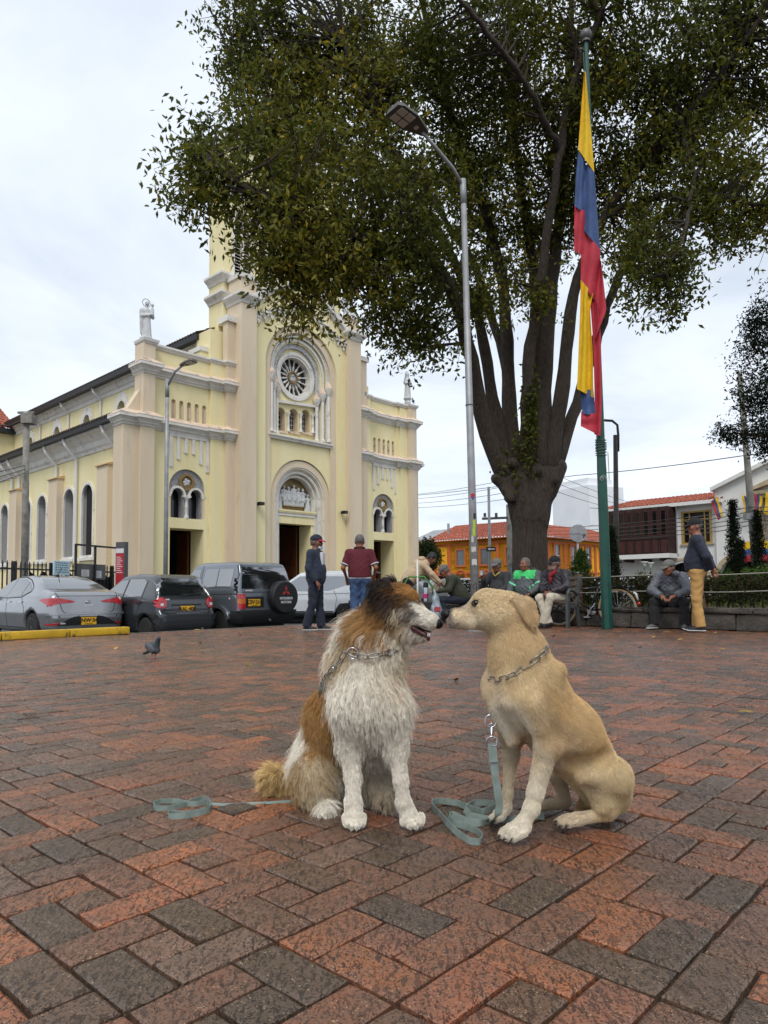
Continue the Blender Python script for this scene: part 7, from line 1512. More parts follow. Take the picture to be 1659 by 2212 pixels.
# ================================================================== people
def skin_mat(name, c): return mat(name, c, .5, col2=tuple(x*.85 for x in c4(c)[:3]), scale=25, attr='tint', lo=.5, hi=.9)
M_SKIN = mat('skin', '#8a5a43', .5, attr='tint')
def cloth_mat(name, c, c2=None, sc=40, rough=.85, bump=.35, bs=55): return mat(name, c, rough, col2=c2 or tuple(x*.75 for x in c4(c)[:3]), scale=sc, lo=.3, hi=.75, bump=bump, bscale=bs, bdist=.008, sheen=.05)
def V3(*a): return np.array(a, float)
def human(label, loc, rz, J, o):
 """J: joints in metres, person faces -y. o: options for head, clothes, colours"""
 e = empty('person', loc, rz, label, 'person'); g = lambda k: V3(*J[k])
 R = rotz(math.radians(o.get('yaw', 0))) @ rotx(math.radians(o.get('pitch', 0))) @ roty(math.radians(o.get('roll', 0))); hc = g('head'); hd = lambda *a: hc+R @ V3(*a)
 fat = o.get('fat', 1.0); S = {}
 def head(P):
  d = sd_ell(P, hd(0, .008, .035), (.077, .098, .095), R); d = smin(d, sd_ell(P, hd(0, -.028, -.045), (.06, .07, .075), R), .05); d = smin(d, sd_ell(P, hd(0, -.06, -.085), (.036, .033, .03), R), .04)
  d = smin(d, sd_cap(P, hd(0, -.092, .015), hd(0, -.118, -.022), .011, .015), .02); d = smin(d, sd_cap(P, hd(-.03, -.088, .028), hd(.03, -.088, .028), .012), .02); d = smin(d, sd_cap(P, hd(-.022, -.094, -.058), hd(.022, -.094, -.058), .009), .012)
  for s in (-1, 1):
   d = smin(d, sd_ell(P, hd(s*.078, .012, -.005), (.012, .024, .034), R), .01); d = smin(d, sd_ell(P, hd(s*.042, -.075, -.018), (.026, .022, .026), R), .03); d = smax(d, -sd_ell(P, hd(s*.033, -.108, .008), (.02, .014, .012), R), .014)
  return d
 def hand(P, s):
  w_ = g('wr'+s); d0 = g('el'+s); dr = w_-d0; dr /= np.linalg.norm(dr); dr = V3(*o['hd'+s]) if 'hd'+s in o else dr; dr /= np.linalg.norm(dr); side = np.cross(dr, V3(0, 0, 1) if abs(dr[2]) < .9 else V3(0, -1, 0)); side /= np.linalg.norm(side); nn = np.cross(side, dr); cl = o.get('curl', .6); k = 1 if s == 'L' else -1
  side = V3(*o['hs'+s]) if 'hs'+s in o else side
  nn = np.cross(side, dr); nn /= np.linalg.norm(nn)
  d = sd_cap(P, w_, w_+dr*.075, .024, .03); d = smin(d, sd_ell(P, w_+dr*.06, (.036, .036, .03)), .02)
  for i, ln in enumerate((.07, .08, .075, .06)):
   a = w_+dr*.088+side*(.027-.018*i); b1 = a+dr*ln*.55-nn*ln*.5*cl; b2 = b1+dr*ln*.3*(1-cl)-nn*ln*.55*cl; d = smin(d, sd_cap(P, a, b1, .0105, .0095), .006); d = smin(d, sd_cap(P, b1, b2, .0095, .008), .004)
  a = w_+dr*.035+side*.026; b1 = a+side*.028+dr*.03-nn*.012; d = smin(d, sd_cap(P, a, b1, .013, .011), .012); return smin(d, sd_cap(P, b1, b1+dr*.03-nn*.012, .011, .009), .006)
 def limbs(P, ex=0.0, which='all'):
  d = None
  def add(x, k=.03):
   nonlocal d; d = x if d is None else smin(d, x, k)
  if which in ('all', 'top'):
   add(sd_ell(P, g('chest'), (.165*fat+ex, .115*fat+ex, .21+ex*.3), S.get('Rt'))); add(sd_ell(P, g('belly'), (.15*fat+ex, .12*fat*o.get('belly', 1)+ex, .17+ex*.3), S.get('Rt')), .12); [add(sd_cap(P, g('neck')+V3(0, 0, -.075), g('sh'+q_)+V3(0, 0, -.012), .07+ex, .06+ex), .06) for q_ in 'LR']
   add(sd_cap(P, g('chest')+V3(0, 0, .1), g('neck'), .085+ex*.6, .06+ex*.4), .06)
   for s in 'LR':
    add(sd_cap(P, g('sh'+s), g('el'+s), .056+ex, .043+ex), .04)
    if which == 'all' or not o.get('short'): add(sd_cap(P, g('el'+s), g('wr'+s), .041+ex, .027+ex*.9), .03)
  if which in ('all', 'bot'):
   add(sd_ell(P, g('pelvis'), (.155*fat+ex, .125*fat+ex, .13+ex*.5)), .08)
   for s in 'LR': add(sd_cap(P, g('hip'+s), g('kn'+s), .088+ex, .062+ex), .05); add(sd_cap(P, g('kn'+s), g('an'+s), .06+ex, .04+ex*1.2), .03)
  return d
 if 'lean' in o: S['Rt'] = rotx(math.radians(o['lean'])).copy()
 pts = np.array([g(k) for k in J]); lo = pts.min(0)-.22; hi = pts.max(0)+.2
 def body(P):
  d = smin(head(P), sd_cap(P, hd(0, .02, -.06), g('neck'), .052, .06), .03); d = smin(d, limbs(P, -.006), .04)
  for s in 'LR': d = smin(d, hand(P, s), .015)
  return d
 sk = np.array(c4(o.get('skin', '#8a5a43'))[:3])
 def colfn(P):
  c = np.tile(sk, (len(P), 1)); Q = (P-hc) @ R
  for s in (-1, 1):
   m = np.linalg.norm((Q-V3(s*.033, -.093, .006))/V3(.017, .03, .0085), axis=1) < 1; c[m] = (.02, .015, .012); m = np.linalg.norm((Q-V3(s*.034, -.095, .032))/V3(.026, .03, .0075), axis=1) < 1; c[m] = np.array(c4(o.get('hair', '#2a2420'))[:3])
  m = np.linalg.norm((Q-V3(0, -.1, -.058))/V3(.026, .03, .007), axis=1) < 1; c[m] = sk*np.array([.8, .55, .5])
  if 'stubble' in o: m = (Q[:, 2] < -.035) & (Q[:, 1] < -.02) & (np.linalg.norm(Q, axis=1) < .16); c[m] = c[m]*.55+np.array(c4(o['stubble'])[:3])*.45
  return c
 sd_obj('body', body, lo, hi, .0092, M_SKIN, e, colfn)
 wob = lambda P, a, f: a*(np.sin(P[:, 2]*f+P[:, 0]*f*.7)*np.sin(P[:, 0]*f*.9-P[:, 1]*f*.8+P[:, 2]*f*.35)+.6*np.sin(P[:, 2]*f*1.9+np.sin(P[:, 0]*f*1.3)*2))
 hem = o.get('hem', .88); up = V3(*o.get('up', (0, 0, 1)))
 def top(P):
  d = smin(limbs(P, .017 if not o.get('puffy') else .032, 'top'), sd_cap(P, g('belly'), g('pelvis')+up*.02, .13*fat+.02, .14*fat+.02), .1)
  d = d+wob(P, .0028 if not o.get('puffy') else .006, 38 if not o.get('puffy') else 48); d = smax(d, -((P-g('pelvis')) @ up-o.get('hemo', -.06)), .01)
  nk = g('neck'); d = smax(d, (P-nk) @ up-o.get('collar', .015), .01); d = smax(d, -sd_cap(P, hd(0, .01, -.06), nk+up*.1, .064), .008)
  for s in 'LR':
   a, b_ = (g('sh'+s), g('el'+s)) if o.get('short') else (g('el'+s), g('wr'+s)); n = (b_-a)/np.linalg.norm(b_-a); rel = P-a; along = rel @ n; far = (np.linalg.norm(rel-along[:, None]*n, axis=1) < .11); lim = np.linalg.norm(b_-a)*(.78 if o.get('short') else .93)
   d = np.where(far & (along > lim), np.maximum(d, along-lim), d)
  return d
 tcol = o.get('tcol')
 sd_obj(o.get('topname', 'jacket'), top, lo, hi, .0125, o['top'], e, (lambda P: tcol(P, g, hc)) if tcol else None)
 def bot(P):
  d = limbs(P, .014, 'bot')+wob(P, .005, 30);
  for s in 'LR': n = (g('an'+s)-g('kn'+s)); n /= np.linalg.norm(n); d = smin(d, sd_cap(P, g('an'+s)-n*.22, g('an'+s)-n*.0, .068, .072), .05); d = np.where(np.linalg.norm(P-g('an'+s), axis=1) < .22, smax(d, (P-g('an'+s)) @ n-.015, .006), d)
  return smax(d, np.where(P[:, 1] > g('pelvis')[1]-.16, P[:, 2]-g('pelvis')[2]-.12, -.1).astype(np.float32), .01)
 sd_obj('trousers', bot, lo-V3(0, 0, .03), hi, .0125, o['bot'], e)
 for s in 'LR':
  a = g('an'+s); f = V3(*o.get('ft'+s, (0, -1, 0))); f /= np.linalg.norm(f); z0 = a[2]-.075
  def shoe(P):
   d = sd_cap(P, a+V3(0, 0, -.02), a-f*.03+V3(0, 0, -.045), .045, .042); d = smin(d, sd_cap(P, a+f*.02+V3(0, 0, -.03), a+f*.16+V3(0, 0, -.05), .044, .034), .04); return smax(d, z0+.018-P[:, 2], .01)
  sd_obj('shoe', shoe, a-.26, a+.26, .011, o.get('shoe', M_BLK), e)
  def sole(P):
   q = P.copy(); q[:, 2] = (P[:, 2]-(z0+.012))*2.2+a[2]; d = sd_cap(q, a-f*.035, a+f*.165, .046, .042); return smax(d, np.abs(P[:, 2]-(z0+.010))-.011, .004)
  sd_obj('sole', sole, a-.28, a+.28, .011, o.get('sole', M_BLK), e, smooth_it=0)
 if o.get('hairy', True):
  def hair(P):
   Q = (P-hc) @ R; d = sd_ell(P, hd(0, .016, .042), (.084*o.get('hv', 1), .102*o.get('hv', 1), .097*o.get('hv', 1)), R); d = smin(d, sd_ell(P, hd(0, .06, -.02), (.07, .055, .06), R), .03) if o.get('longer', 1) else d
   front = np.maximum(-(Q[:, 1]+.052+np.clip(Q[:, 2]-.02, -.1, .1)*.45), 0); d = smax(d, -(Q[:, 1]-(-.058)+(.075-Q[:, 2])*-.55), .012); d = smax(d, -.055-Q[:, 2], .01); return d+.002*np.sin(Q[:, 0]*160)*np.sin(Q[:, 2]*130+Q[:, 1]*90)
  sd_obj('hair', hair, hc-.17, hc+.19, .009, o['hairm'], e)
  if o.get('bun'): b = MB(); b.ball(tuple(hd(0, .075, .075)), .055, 10); b.build('hair_bun', o['hairm'], e, True)
 if 'cap' in o:
  def crown(P):
   Q = (P-hc) @ R; d = np.abs(sd_ell(P, hd(0, .008, .045), (.092, .112, .1), R))-.006; return smax(d, .042-Q[:, 2]-.02*np.clip(-Q[:, 1]*4, -.6, .3), .006)
  sd_obj('cap', crown, hc-.18, hc+.2, .008, o['cap'], e)
  def visor(P):
   Q = (P-hc) @ R; zz = Q[:, 2]-(.047-.9*(Q[:, 1]+.08)**2*3+.4*(-Q[:, 0]**2)*8+.25*(Q[:, 1]+.1)); r = np.sqrt((Q[:, 0]/.078)**2+((Q[:, 1]+.095)/.085)**2); return np.maximum(np.maximum((r-1)*.06, np.abs(zz)-.006), Q[:, 1]+.075)
  sd_obj('visor', visor, hc-.24, hc+.2, .008, o.get('visor', o['cap']), e, smooth_it=0)
 if o.get('shades'):
  b = MB();
  for s in (-1, 1): b.ball(tuple(hd(s*.033, -.1, .01)), .028, 10, sc=(1, .5, .75))
  b.bar(tuple(hd(-.06, -.1, .022)), tuple(hd(.06, -.1, .022)), .012); [b.bar(tuple(hd(s*.062, -.098, .02)), tuple(hd(s*.08, .01, .015)), .008) for s in (-1, 1)]; b.build('glasses', o['shades'], e, True)
 e['_hd'] = 0; del e['_hd']
 return e, hd, R
def stand(h=1.7, **k):
 s = h/1.72; J = dict(head=(0, -.015, 1.60), neck=(0, .01, 1.46), chest=(0, .01, 1.25), belly=(0, -.005, 1.06), pelvis=(0, .0, .93), shL=(.185, .015, 1.40), shR=(-.185, .015, 1.40), elL=(.25, .04, 1.12), elR=(-.25, .04, 1.12), wrL=(.24, -.05, .88), wrR=(-.24, -.05, .88), hipL=(.085, 0, .9), hipR=(-.085, 0, .9), knL=(.1, -.02, .49), knR=(-.1, -.02, .49), anL=(.11, .02, .085), anR=(-.11, .02, .085)); J.update(k); return {a: tuple(x*s for x in b) for a, b in J.items()}
M_HGREY = mat('grey_hair', '#4b4845', .7, col2='#6a6662', scale=60); M_HBLK = mat('black_hair', '#100e0d', .5, col2='#1c1917', scale=60)
M_DENIM = cloth_mat('dark_denim', '#1b2433', '#232e40'); M_JEAN = cloth_mat('blue_jeans', '#2c4263', '#3d587d', 9); M_NAVY = cloth_mat('navy_trousers', '#161b2a', '#1d2334'); M_SH = cloth_mat('white_shirt', '#c6c6cc'); M_MAR = cloth_mat('maroon_knit', '#4d0d1a', '#5a1220'); M_KHA = cloth_mat('khaki_trousers', '#a9834a', '#b98f55', 7); M_BEIGE = cloth_mat('cream_trousers', '#b3a995', '#c0b7a4', 7); M_BLKC = cloth_mat('black_cloth', '#0c0c0e', '#131316'); M_OLIVE = cloth_mat('olive_jacket', '#2d3022', '#383b2b'); M_CREAM = cloth_mat('cream_hoodie', '#c2a887', '#cdb494', 60); M_CHAR = cloth_mat('charcoal_wool', '#2c2e30', '#37393b'); M_NAVYS = cloth_mat('navy_sweater', '#1e2130', '#272b3c'); M_CAMO = cloth_mat('grey_camouflage_shell', '#4a4c52', '#6d7076', 14, .6); M_WINE = cloth_mat('plum_black_shell', '#1d181d', '#28222a', 40, .55); M_TINT = mat('panelled_jacket', '#555a5c', .65, attr='tint', bump=.3, bscale=50); M_CAPN = cloth_mat('navy_cap_cloth', '#1a2230'); M_CAPR = cloth_mat('red_visor', '#b0202c'); M_CAPG = cloth_mat('grey_cap_cloth', '#6c6a66'); M_CAPB = cloth_mat('black_cap_cloth', '#121214'); M_SUEDE = mat('dark_shoe', '#1c1a19', .6); M_WSOLE = mat('white_sole', '#b9b8b4', .6)
gz = lambda p: (p[0], p[1], 0)
# 1 man in denim jacket, seen from his left, looking right
e, hd, R = human('man in dark denim jacket and navy cap with red visor standing before the cars', gz(at(682, 1300, 12.5)), math.radians(72), stand(1.66, wrL=(.19, .02, .86), elL=(.27, .08, 1.13), wrR=(-.2, -.1, .88), knL=(.1, -.02, .49), anL=(.1, -.06, .085), anR=(-.1, .14, .085), knR=(-.09, .03, .49)), dict(top=M_DENIM, bot=M_NAVY, cap=M_CAPN, visor=M_CAPR, hairm=M_HGREY, skin='#6e4634', hemo=-.16, yaw=-8, shoe=M_SUEDE, sole=M_WSOLE, fat=1.06))
s_ = 1.66/1.72; b = MB(); b.box(-.07, .07, -.155, -.10, .93*s_, 1.42*s_, ch=.02); b.build('shirt_front', M_SH, e, True); b = MB(); b.tube([hd(-.055, -.075, -.09), hd(0, -.105, -.105), hd(.055, -.075, -.09)], .022, 8); b.build('face_mask', mat('mask_blue', '#9fb9c4', .7), e, True)
# 2 man in maroon polo, from behind
e, hd, R = human('man in maroon polo shirt and blue jeans seen from behind', gz(at(777, 1300, 12.4)), math.radians(178), stand(1.66, elL=(.295, .07, 1.13), elR=(-.295, .07, 1.13), wrL=(.25, -.12, .95), wrR=(-.25, -.12, .95)), dict(top=M_MAR, bot=M_JEAN, hairm=M_HGREY, hv=.985, skin='#84543e', short=True, hemo=.02, fat=1.13, yaw=8, topname='polo_shirt', longer=0))
for s in (-1, 1):
 a = V3(s*.185, .015, 1.40)*.965; c = V3(s*.295, .07, 1.13)*.965; q = a+(c-a)*.78; n = (c-a)/np.linalg.norm(c-a); b = MB(); b.tube([q-n*.012, q+n*.006], [.079, .078], 18, cap=False); b.build('sleeve_trim', M_SH, e, True)
b = MB(); b.tube([V3(.09*math.cos(a), .02+.085*math.sin(a), 1.43+.02*math.sin(a)) for a in np.linspace(0, 2*PI, 18, endpoint=False)], .014, 6, closed=True); b.build('collar', M_MAR, e, True)
b = MB(); b.tube([V3(.186*math.cos(a), .0+.152*math.sin(a), .912) for a in np.linspace(0, 2*PI, 24, endpoint=False)], .017, 6, closed=True); b.build('undershirt_hem', M_SH, e, True)
# 3 woman in cream hooded jacket bending over
p = at(885, 1300, 16.0); e, hd, R = human('woman in cream hooded jacket bending over to hand something to an old man', (p[0], 16.0, 0), math.radians(88), dict(head=(0, -.50, 1.40), neck=(0, -.36, 1.36), chest=(0, -.22, 1.2), belly=(0, -.08, 1.04), pelvis=(0, .03, .92), shL=(.18, -.30, 1.27), shR=(-.18, -.30, 1.27), elL=(.24, -.44, 1.05), elR=(-.22, -.5, 1.05), wrL=(.2, -.62, .86), wrR=(-.16, -.70, .84), hipL=(.09, .03, .88), hipR=(-.09, .03, .88), knL=(.1, .0, .48), knR=(-.1, .0, .48), anL=(.1, .05, .085), anR=(-.1, .05, .085)), dict(top=M_CREAM, bot=M_BLKC, hairm=M_HBLK, hv=1.06, skin='#6b4432', pitch=42, lean=-38, up=(0, -.6, .8), hemo=-.16, bun=True, fat=1.12, collar=.03, topname='hooded_jacket'))
b = MB(); b.ball((0, -.27, 1.40), .11, 12, sc=(1.1, .9, .55)); b.build('hood', M_CREAM, e, True)
# 4 old man crouched on the wall
p = at(990, 1300, 15.3); e, hd, R = human('old man in olive jacket and grey cap sitting bowed on the stone wall', (p[0], 15.3, 0), math.radians(-86), dict(head=(0, -.30, 1.10), neck=(0, -.18, 1.0), chest=(0, -.10, .80), belly=(0, .02, .62), pelvis=(0, .08, .5), shL=(.18, -.12, .94), shR=(-.18, -.12, .94), elL=(.24, -.24, .70), elR=(-.24, -.24, .70), wrL=(.1, -.46, .68), wrR=(-.08, -.44, .66), hipL=(.09, .04, .48), hipR=(-.09, .04, .48), knL=(.13, -.36, .48), knR=(-.13, -.36, .48), anL=(.13, -.36, .09), anR=(-.13, -.38, .09)), dict(top=M_OLIVE, bot=M_NAVY, cap=M_CAPG, hairm=M_HGREY, skin='#7a4c39', pitch=32, lean=-25, up=(0, -.35, .93), hemo=-.05, fat=1.1))
# bench: iron ends, wooden slats; local x along the seat, faces -y
M_SLAT = mat('worn_bench_slat', '#5d5347', .8, col2='#4a4138', scale=6, stretch=(2, 2, 6), bump=.3, bscale=40, objvar=.12); M_BIRON = mat('grey_cast_iron', '#4c4f4f', .5, col2='#3d4040', scale=8)
BN = np.array([3.28, 12.66])+VX*.9; bench = empty('park_bench', (BN[0], BN[1], 0), -TA, 'slatted wooden park bench with grey iron arm rests', 'bench')
# local x = (cos,-sin) of -43.5deg = -VX direction (towards viewer's right)
for x in (-.88, .88):
 en = empty('end_frame', (x, 0, 0)); en.parent = bench
 b = MB(); b.bar((0, -.02, 0), (0, -.0, .60), .05, .07, up=(0, 1, 0)); b.bar((0, .40, 0), (0, .30, .42), .05, .06, up=(0, 1, 0)); b.bar((0, .30, .40), (0, .47, .92), .05, .06, up=(0, 1, 0)); b.bar((0, -.02, .40), (0, .34, .38), .05, .05); b.build('frame', M_BIRON, en)
 b = MB(); b.tube([(0, -.0, .55), (0, .01, .64), (0, .06, .68), (0, .18, .67), (0, .30, .62), (0, .36, .58)], .03, 8); b.build('arm_rest', M_BIRON, en, True)
sm = MB(); sm.box(-.87, .87, -.045, .045, -.016, .016, ch=.006); slm = sm.mesh('slat', M_SLAT)
for y, z, t in ((.02, .43, 0), (.12, .425, 0), (.22, .42, 0), (.31, .42, 0), (.36, .55, 1.27), (.395, .66, 1.27), (.43, .77, 1.27), (.465, .88, 1.27)):
 o = bpy.data.objects.new('slat', slm); link(o, bench); o.location = (0, y-.0, z+.02); o.rotation_euler = (t, 0, 0)
def sitter(label, x, o, J=None, dy=.0):
 c, s = math.cos(-TA), math.sin(-TA); y = .2+dy; p = (BN[0]+c*x-s*y, BN[1]+s*x+c*y, 0)
 J0 = dict(head=(0, -.06, 1.16), neck=(0, .0, 1.03), chest=(0, .03, .83), belly=(0, .02, .66), pelvis=(0, .06, .54), shL=(.185, .0, .97), shR=(-.185, .0, .97), elL=(.26, -.08, .74), elR=(-.26, -.08, .74), wrL=(.1, -.3, .62), wrR=(-.1, -.3, .62), hipL=(.09, .02, .53), hipR=(-.09, .02, .53), knL=(.13, -.42, .52), knR=(-.13, -.42, .52), anL=(.13, -.42, .09), anR=(-.13, -.42, .09)); J0.update(J or {}); return human(label, p, -TA+o.get('turn', 0), J0, o)
M_YC = cloth_mat('yellow_collar', '#b9a04e')
e, hd, R = sitter('old man in charcoal sweater and sunglasses holding a paper cup on the bench', -.72, dict(top=M_CHAR, bot=M_BLKC, cap=M_CAPG, visor=M_CAPG, hairm=M_HGREY, shades=M_CAPB, skin='#7b5241', yaw=10, pitch=4, topname='sweater', hdR=(.1, -.2, 1), fat=1.03), dict(wrR=(-.16, -.27, .93), elR=(-.3, -.12, .74)))
b = MB(); b.tube([hd(-.07, -.02, -.13), hd(-.04, -.075, -.16), hd(0, -.09, -.2), hd(.04, -.075, -.16), hd(.07, -.02, -.13)], .014, 6); b.build('shirt_collar', M_YC, e, True)
c = empty('paper_cup', (0, 0, 0), 0, 'small white paper cup in the hand of the man in sunglasses', 'cup'); b = MB(); b.lathe([(.028, 0), (.036, .085), (.038, .088), (.034, .086), (.027, .006)], 14); b.build('cup', M_PAPER, c, 40); c.location = e.matrix_basis @ Vector((-.165, -.345, .975))
def panel_col(P, g, hc):
 G = np.array(c4('#4a5052')[:3]); N_ = np.array(c4('#3fc46a')[:3]); M_ = np.array(c4('#6fd9a5')[:3]); c = np.tile(G, (len(P), 1)); zs = g('shL')[2]; yoke = (P[:, 2] > zs-.075) & (np.abs(P[:, 0]) < .235) & (P[:, 1] < .1) & ~((np.abs(P[:, 0]) < .05) & (P[:, 2] < zs-.03)); c[yoke] = N_
 for s in 'LR':
  a, b_ = g('sh'+s), g('el'+s); n = (b_-a)/np.linalg.norm(b_-a); t = (P-a) @ n; r = np.linalg.norm(P-a-t[:, None]*n, axis=1); m = (np.abs(t-.19) < .013) & (r < .13) & (np.sign(P[:, 0]) == np.sign(a[0])) & (np.abs(P[:, 0]) > .17); c[m] = M_
 m = (np.abs(np.abs(P[:, 0])-.15) < .008) & (P[:, 2] < zs-.22) & (P[:, 1] < .0); c[m] = N_; return c
e, hd, R = sitter('heavy man in grey padded jacket with bright green shoulders on the bench', -.08, dict(top=M_TINT, tcol=panel_col, bot=M_BLKC, hairm=M_HGREY, hv=1.02, skin='#7d4f3c', yaw=-6, pitch=2, puffy=True, fat=1.22, belly=1.2, collar=.03, hemo=-.04), dict(wrL=(.22, -.3, .60), wrR=(-.22, -.3, .62), elL=(.31, -.06, .76), elR=(-.31, -.06, .76), shL=(.21, 0, .97), shR=(-.21, 0, .97)))
b = MB(); b.ball((.0, .13, 1.03), .13, 12, sc=(1.2, .6, .75)); b.build('hood', M_WINE, e, True)
e, hd, R = sitter('old man in black jacket and cap with cream trousers at the bench arm rest', .55, dict(top=M_WINE, bot=M_BEIGE, cap=M_CAPB, hairm=M_HGREY, shades=mat('clear_spectacles', '#8f8f90', .2), skin='#6a4233', stubble='#b9b4ae', yaw=-22, pitch=3, puffy=True, collar=.03, hemo=-.03, shoe=M_SUEDE), dict(wrL=(.05, -.33, .64), wrR=(-.03, -.34, .63), anL=(-.02, -.46, .09), anR=(.04, -.38, .09), knL=(.11, -.42, .55), knR=(-.11, -.42, .53)))
M_REDSC = cloth_mat('red_scarf', '#8d1220'); b = MB(); b.tube([hd(-.06, -.02, -.13), hd(-.03, -.08, -.19), hd(.0, -.11, -.26), hd(.005, -.13, -.36)], [.03, .035, .036, .02], 8); b.tube([hd(.06, -.02, -.13), hd(.03, -.08, -.18), hd(.0, -.11, -.25)], [.03, .035, .03], 8); b.build('scarf', M_REDSC, e, True)
# 8 man on the wall with a phone
p = at(1452, 1300, 12.3); e, hd, R = human('man in grey camouflage jacket and grey cap sitting on the wall with a phone', (p[0], 12.3, 0), math.radians(-30), dict(head=(0, -.30, 1.03), neck=(0, -.17, .93), chest=(0, -.09, .75), belly=(0, .02, .58), pelvis=(0, .09, .46), shL=(.19, -.12, .88), shR=(-.19, -.12, .88), elL=(.29, -.30, .66), elR=(-.29, -.28, .66), wrL=(.1, -.46, .56), wrR=(-.1, -.46, .56), hipL=(.1, .04, .45), hipR=(-.1, .04, .45), knL=(.24, -.36, .46), knR=(-.24, -.36, .46), anL=(.22, -.36, .09), anR=(-.24, -.42, .09)), dict(top=M_CAMO, bot=M_BLKC, cap=M_CAPG, hairm=M_HBLK, skin='#8a5b44', yaw=-32, pitch=6, puffy=True, lean=-25, up=(0, -.35, .93), hemo=-.05, shoe=mat('grey_trainer', '#4a4b48', .7, col2='#6a6b66', scale=30), sole=M_WSOLE, collar=.03, ftL=(.2, -1, 0), ftR=(-.5, -1, 0)))
b = MB(); b.tube([hd(-.1, .0, -.1), hd(-.08, .09, -.1), hd(0, .13, -.1), hd(.08, .09, -.1), hd(.1, .0, -.1)], .05, 8); b.build('hood', M_CAMO, e, True)
ph = empty('mobile_phone', e.matrix_basis @ Vector((0, -.545, .575)), math.radians(-30), 'black mobile phone in the hands of the man on the wall', 'phone'); b = MB(); b.box(-.037, .037, -.006, .006, -.02, .12, ch=.005); b.build('phone', M_BLK, ph); ph.rotation_euler = (math.radians(-50), 0, math.radians(-30))
# 9 man with hands behind his back
p = at(1508, 1300, 11.3); e, hd, R = human('man in navy sweater and khaki trousers standing with hands clasped behind him', (p[0], 11.3, 0), math.radians(-118), stand(1.79, elL=(.24, .15, 1.13), elR=(-.24, .15, 1.13), wrL=(.05, .215, .95), wrR=(-.05, .235, .93), anL=(.12, .03, .085), anR=(-.12, -.04, .085)), dict(top=M_NAVYS, bot=M_KHA, cap=M_CAPB, hairm=M_HGREY, hv=.985, skin='#7e513d', yaw=26, pitch=2, fat=1.1, belly=1.15, hemo=-.02, topname='sweater', longer=0, sole=M_WSOLE, shoe=mat('navy_trainer', '#191c26', .6), hdL=(-.6, .2, -.7), hdR=(.7, .2, -.5)))
# handcart of the woman: white pole, green hoop, flask, pink cup, bag
p = at(905, 1300, 15.2); ct = empty('hand_cart', (p[0], 15.2, 0), 0, 'small vendor cart with white pole and green hoop handle', 'cart')
b = MB(); b.tube([(-.03, 0, .1), (-.03, 0, 1.35)], .02, 8); b.build('pole', M_PETAL, ct, True); b = MB(); b.tube([(-.34, 0, .2), (-.34, 0, .78), (-.22, 0, .98), (.12, 0, .98), (.3, 0, .75), (.32, 0, .2)], .02, 8); b.build('hoop_handle', mat('green_tube', '#3a7a30', .5), ct, True)
b = MB(); b.box(-.32, .3, -.15, .15, .25, .45, ch=.02); b.box(-.3, .28, -.13, .13, .12, .25); b.build('tray', M_BLK, ct)
for x in (-.25, .22): b = MB(); b.lathe([(.02, -.02), (.1, -.02), (.1, .02), (.02, .02)], 16, (x, -.12, .1), axis='y'); b.build('wheel', M_RUB, ct)
fk = empty('thermos_flask', (p[0]+.14, 15.15, .45), 0, 'steel flask with black lid on the vendor cart', 'flask'); b = MB(); b.lathe([(.055, 0), (.055, .28), (.05, .3)], 14); b.build('flask', M_CHR, fk, 40); b = MB(); b.lathe([(.052, .3), (.056, .33), (.05, .4), (.02, .42)], 14); b.build('lid', M_BLK, fk, 40)
fk = empty('thermos_flask', (p[0]-.12, 15.1, .45), 0, 'shorter flask beside the white pole of the cart', 'flask'); b = MB(); b.lathe([(.06, 0), (.06, .2), (.05, .22)], 14); b.build('flask', M_CHR, fk, 40); b = MB(); b.lathe([(.052, .22), (.056, .25), (.03, .3)], 14); b.build('lid', M_BLK, fk, 40)
pc = empty('pink_cup', (p[0]+.12, 15.02, .52), .3, 'bright pink plastic cup hanging on the vendor cart', 'cup'); b = MB(); b.lathe([(.045, 0), (.06, .1), (.056, .1), (.04, .01)], 14); b.build('cup', mat('pink_plastic', '#c23a78', .4), pc, 40)
bg = empty('plastic_bag', (p[0]+.36, 15.1, .05), 0, 'translucent plastic shopping bag hanging from the cart handle', 'bag')
def bagf(P): d = sd_cap(P, (0, 0, .16), (-.02, 0, .45), .15, .07); d = smin(d, sd_cap(P, (-.02, 0, .45), (-.05, 0, .68), .05, .015), .08); return d+.014*np.sin(P[:, 0]*38+P[:, 2]*9)*np.sin(P[:, 2]*21+2)
sd_obj('bag', bagf, (-.25, -.22, -.05), (.25, .22, .75), .014, mat('bag_film', '#9fb0bd', .3, trans=.35, col2='#b9c2c8', scale=9), bg)
b = MB(); b.box(-.06, .07, -.165, -.15, .2, .29); b.build('print', mat('bag_print', '#a53a44', .5), bg, kind='stuff')
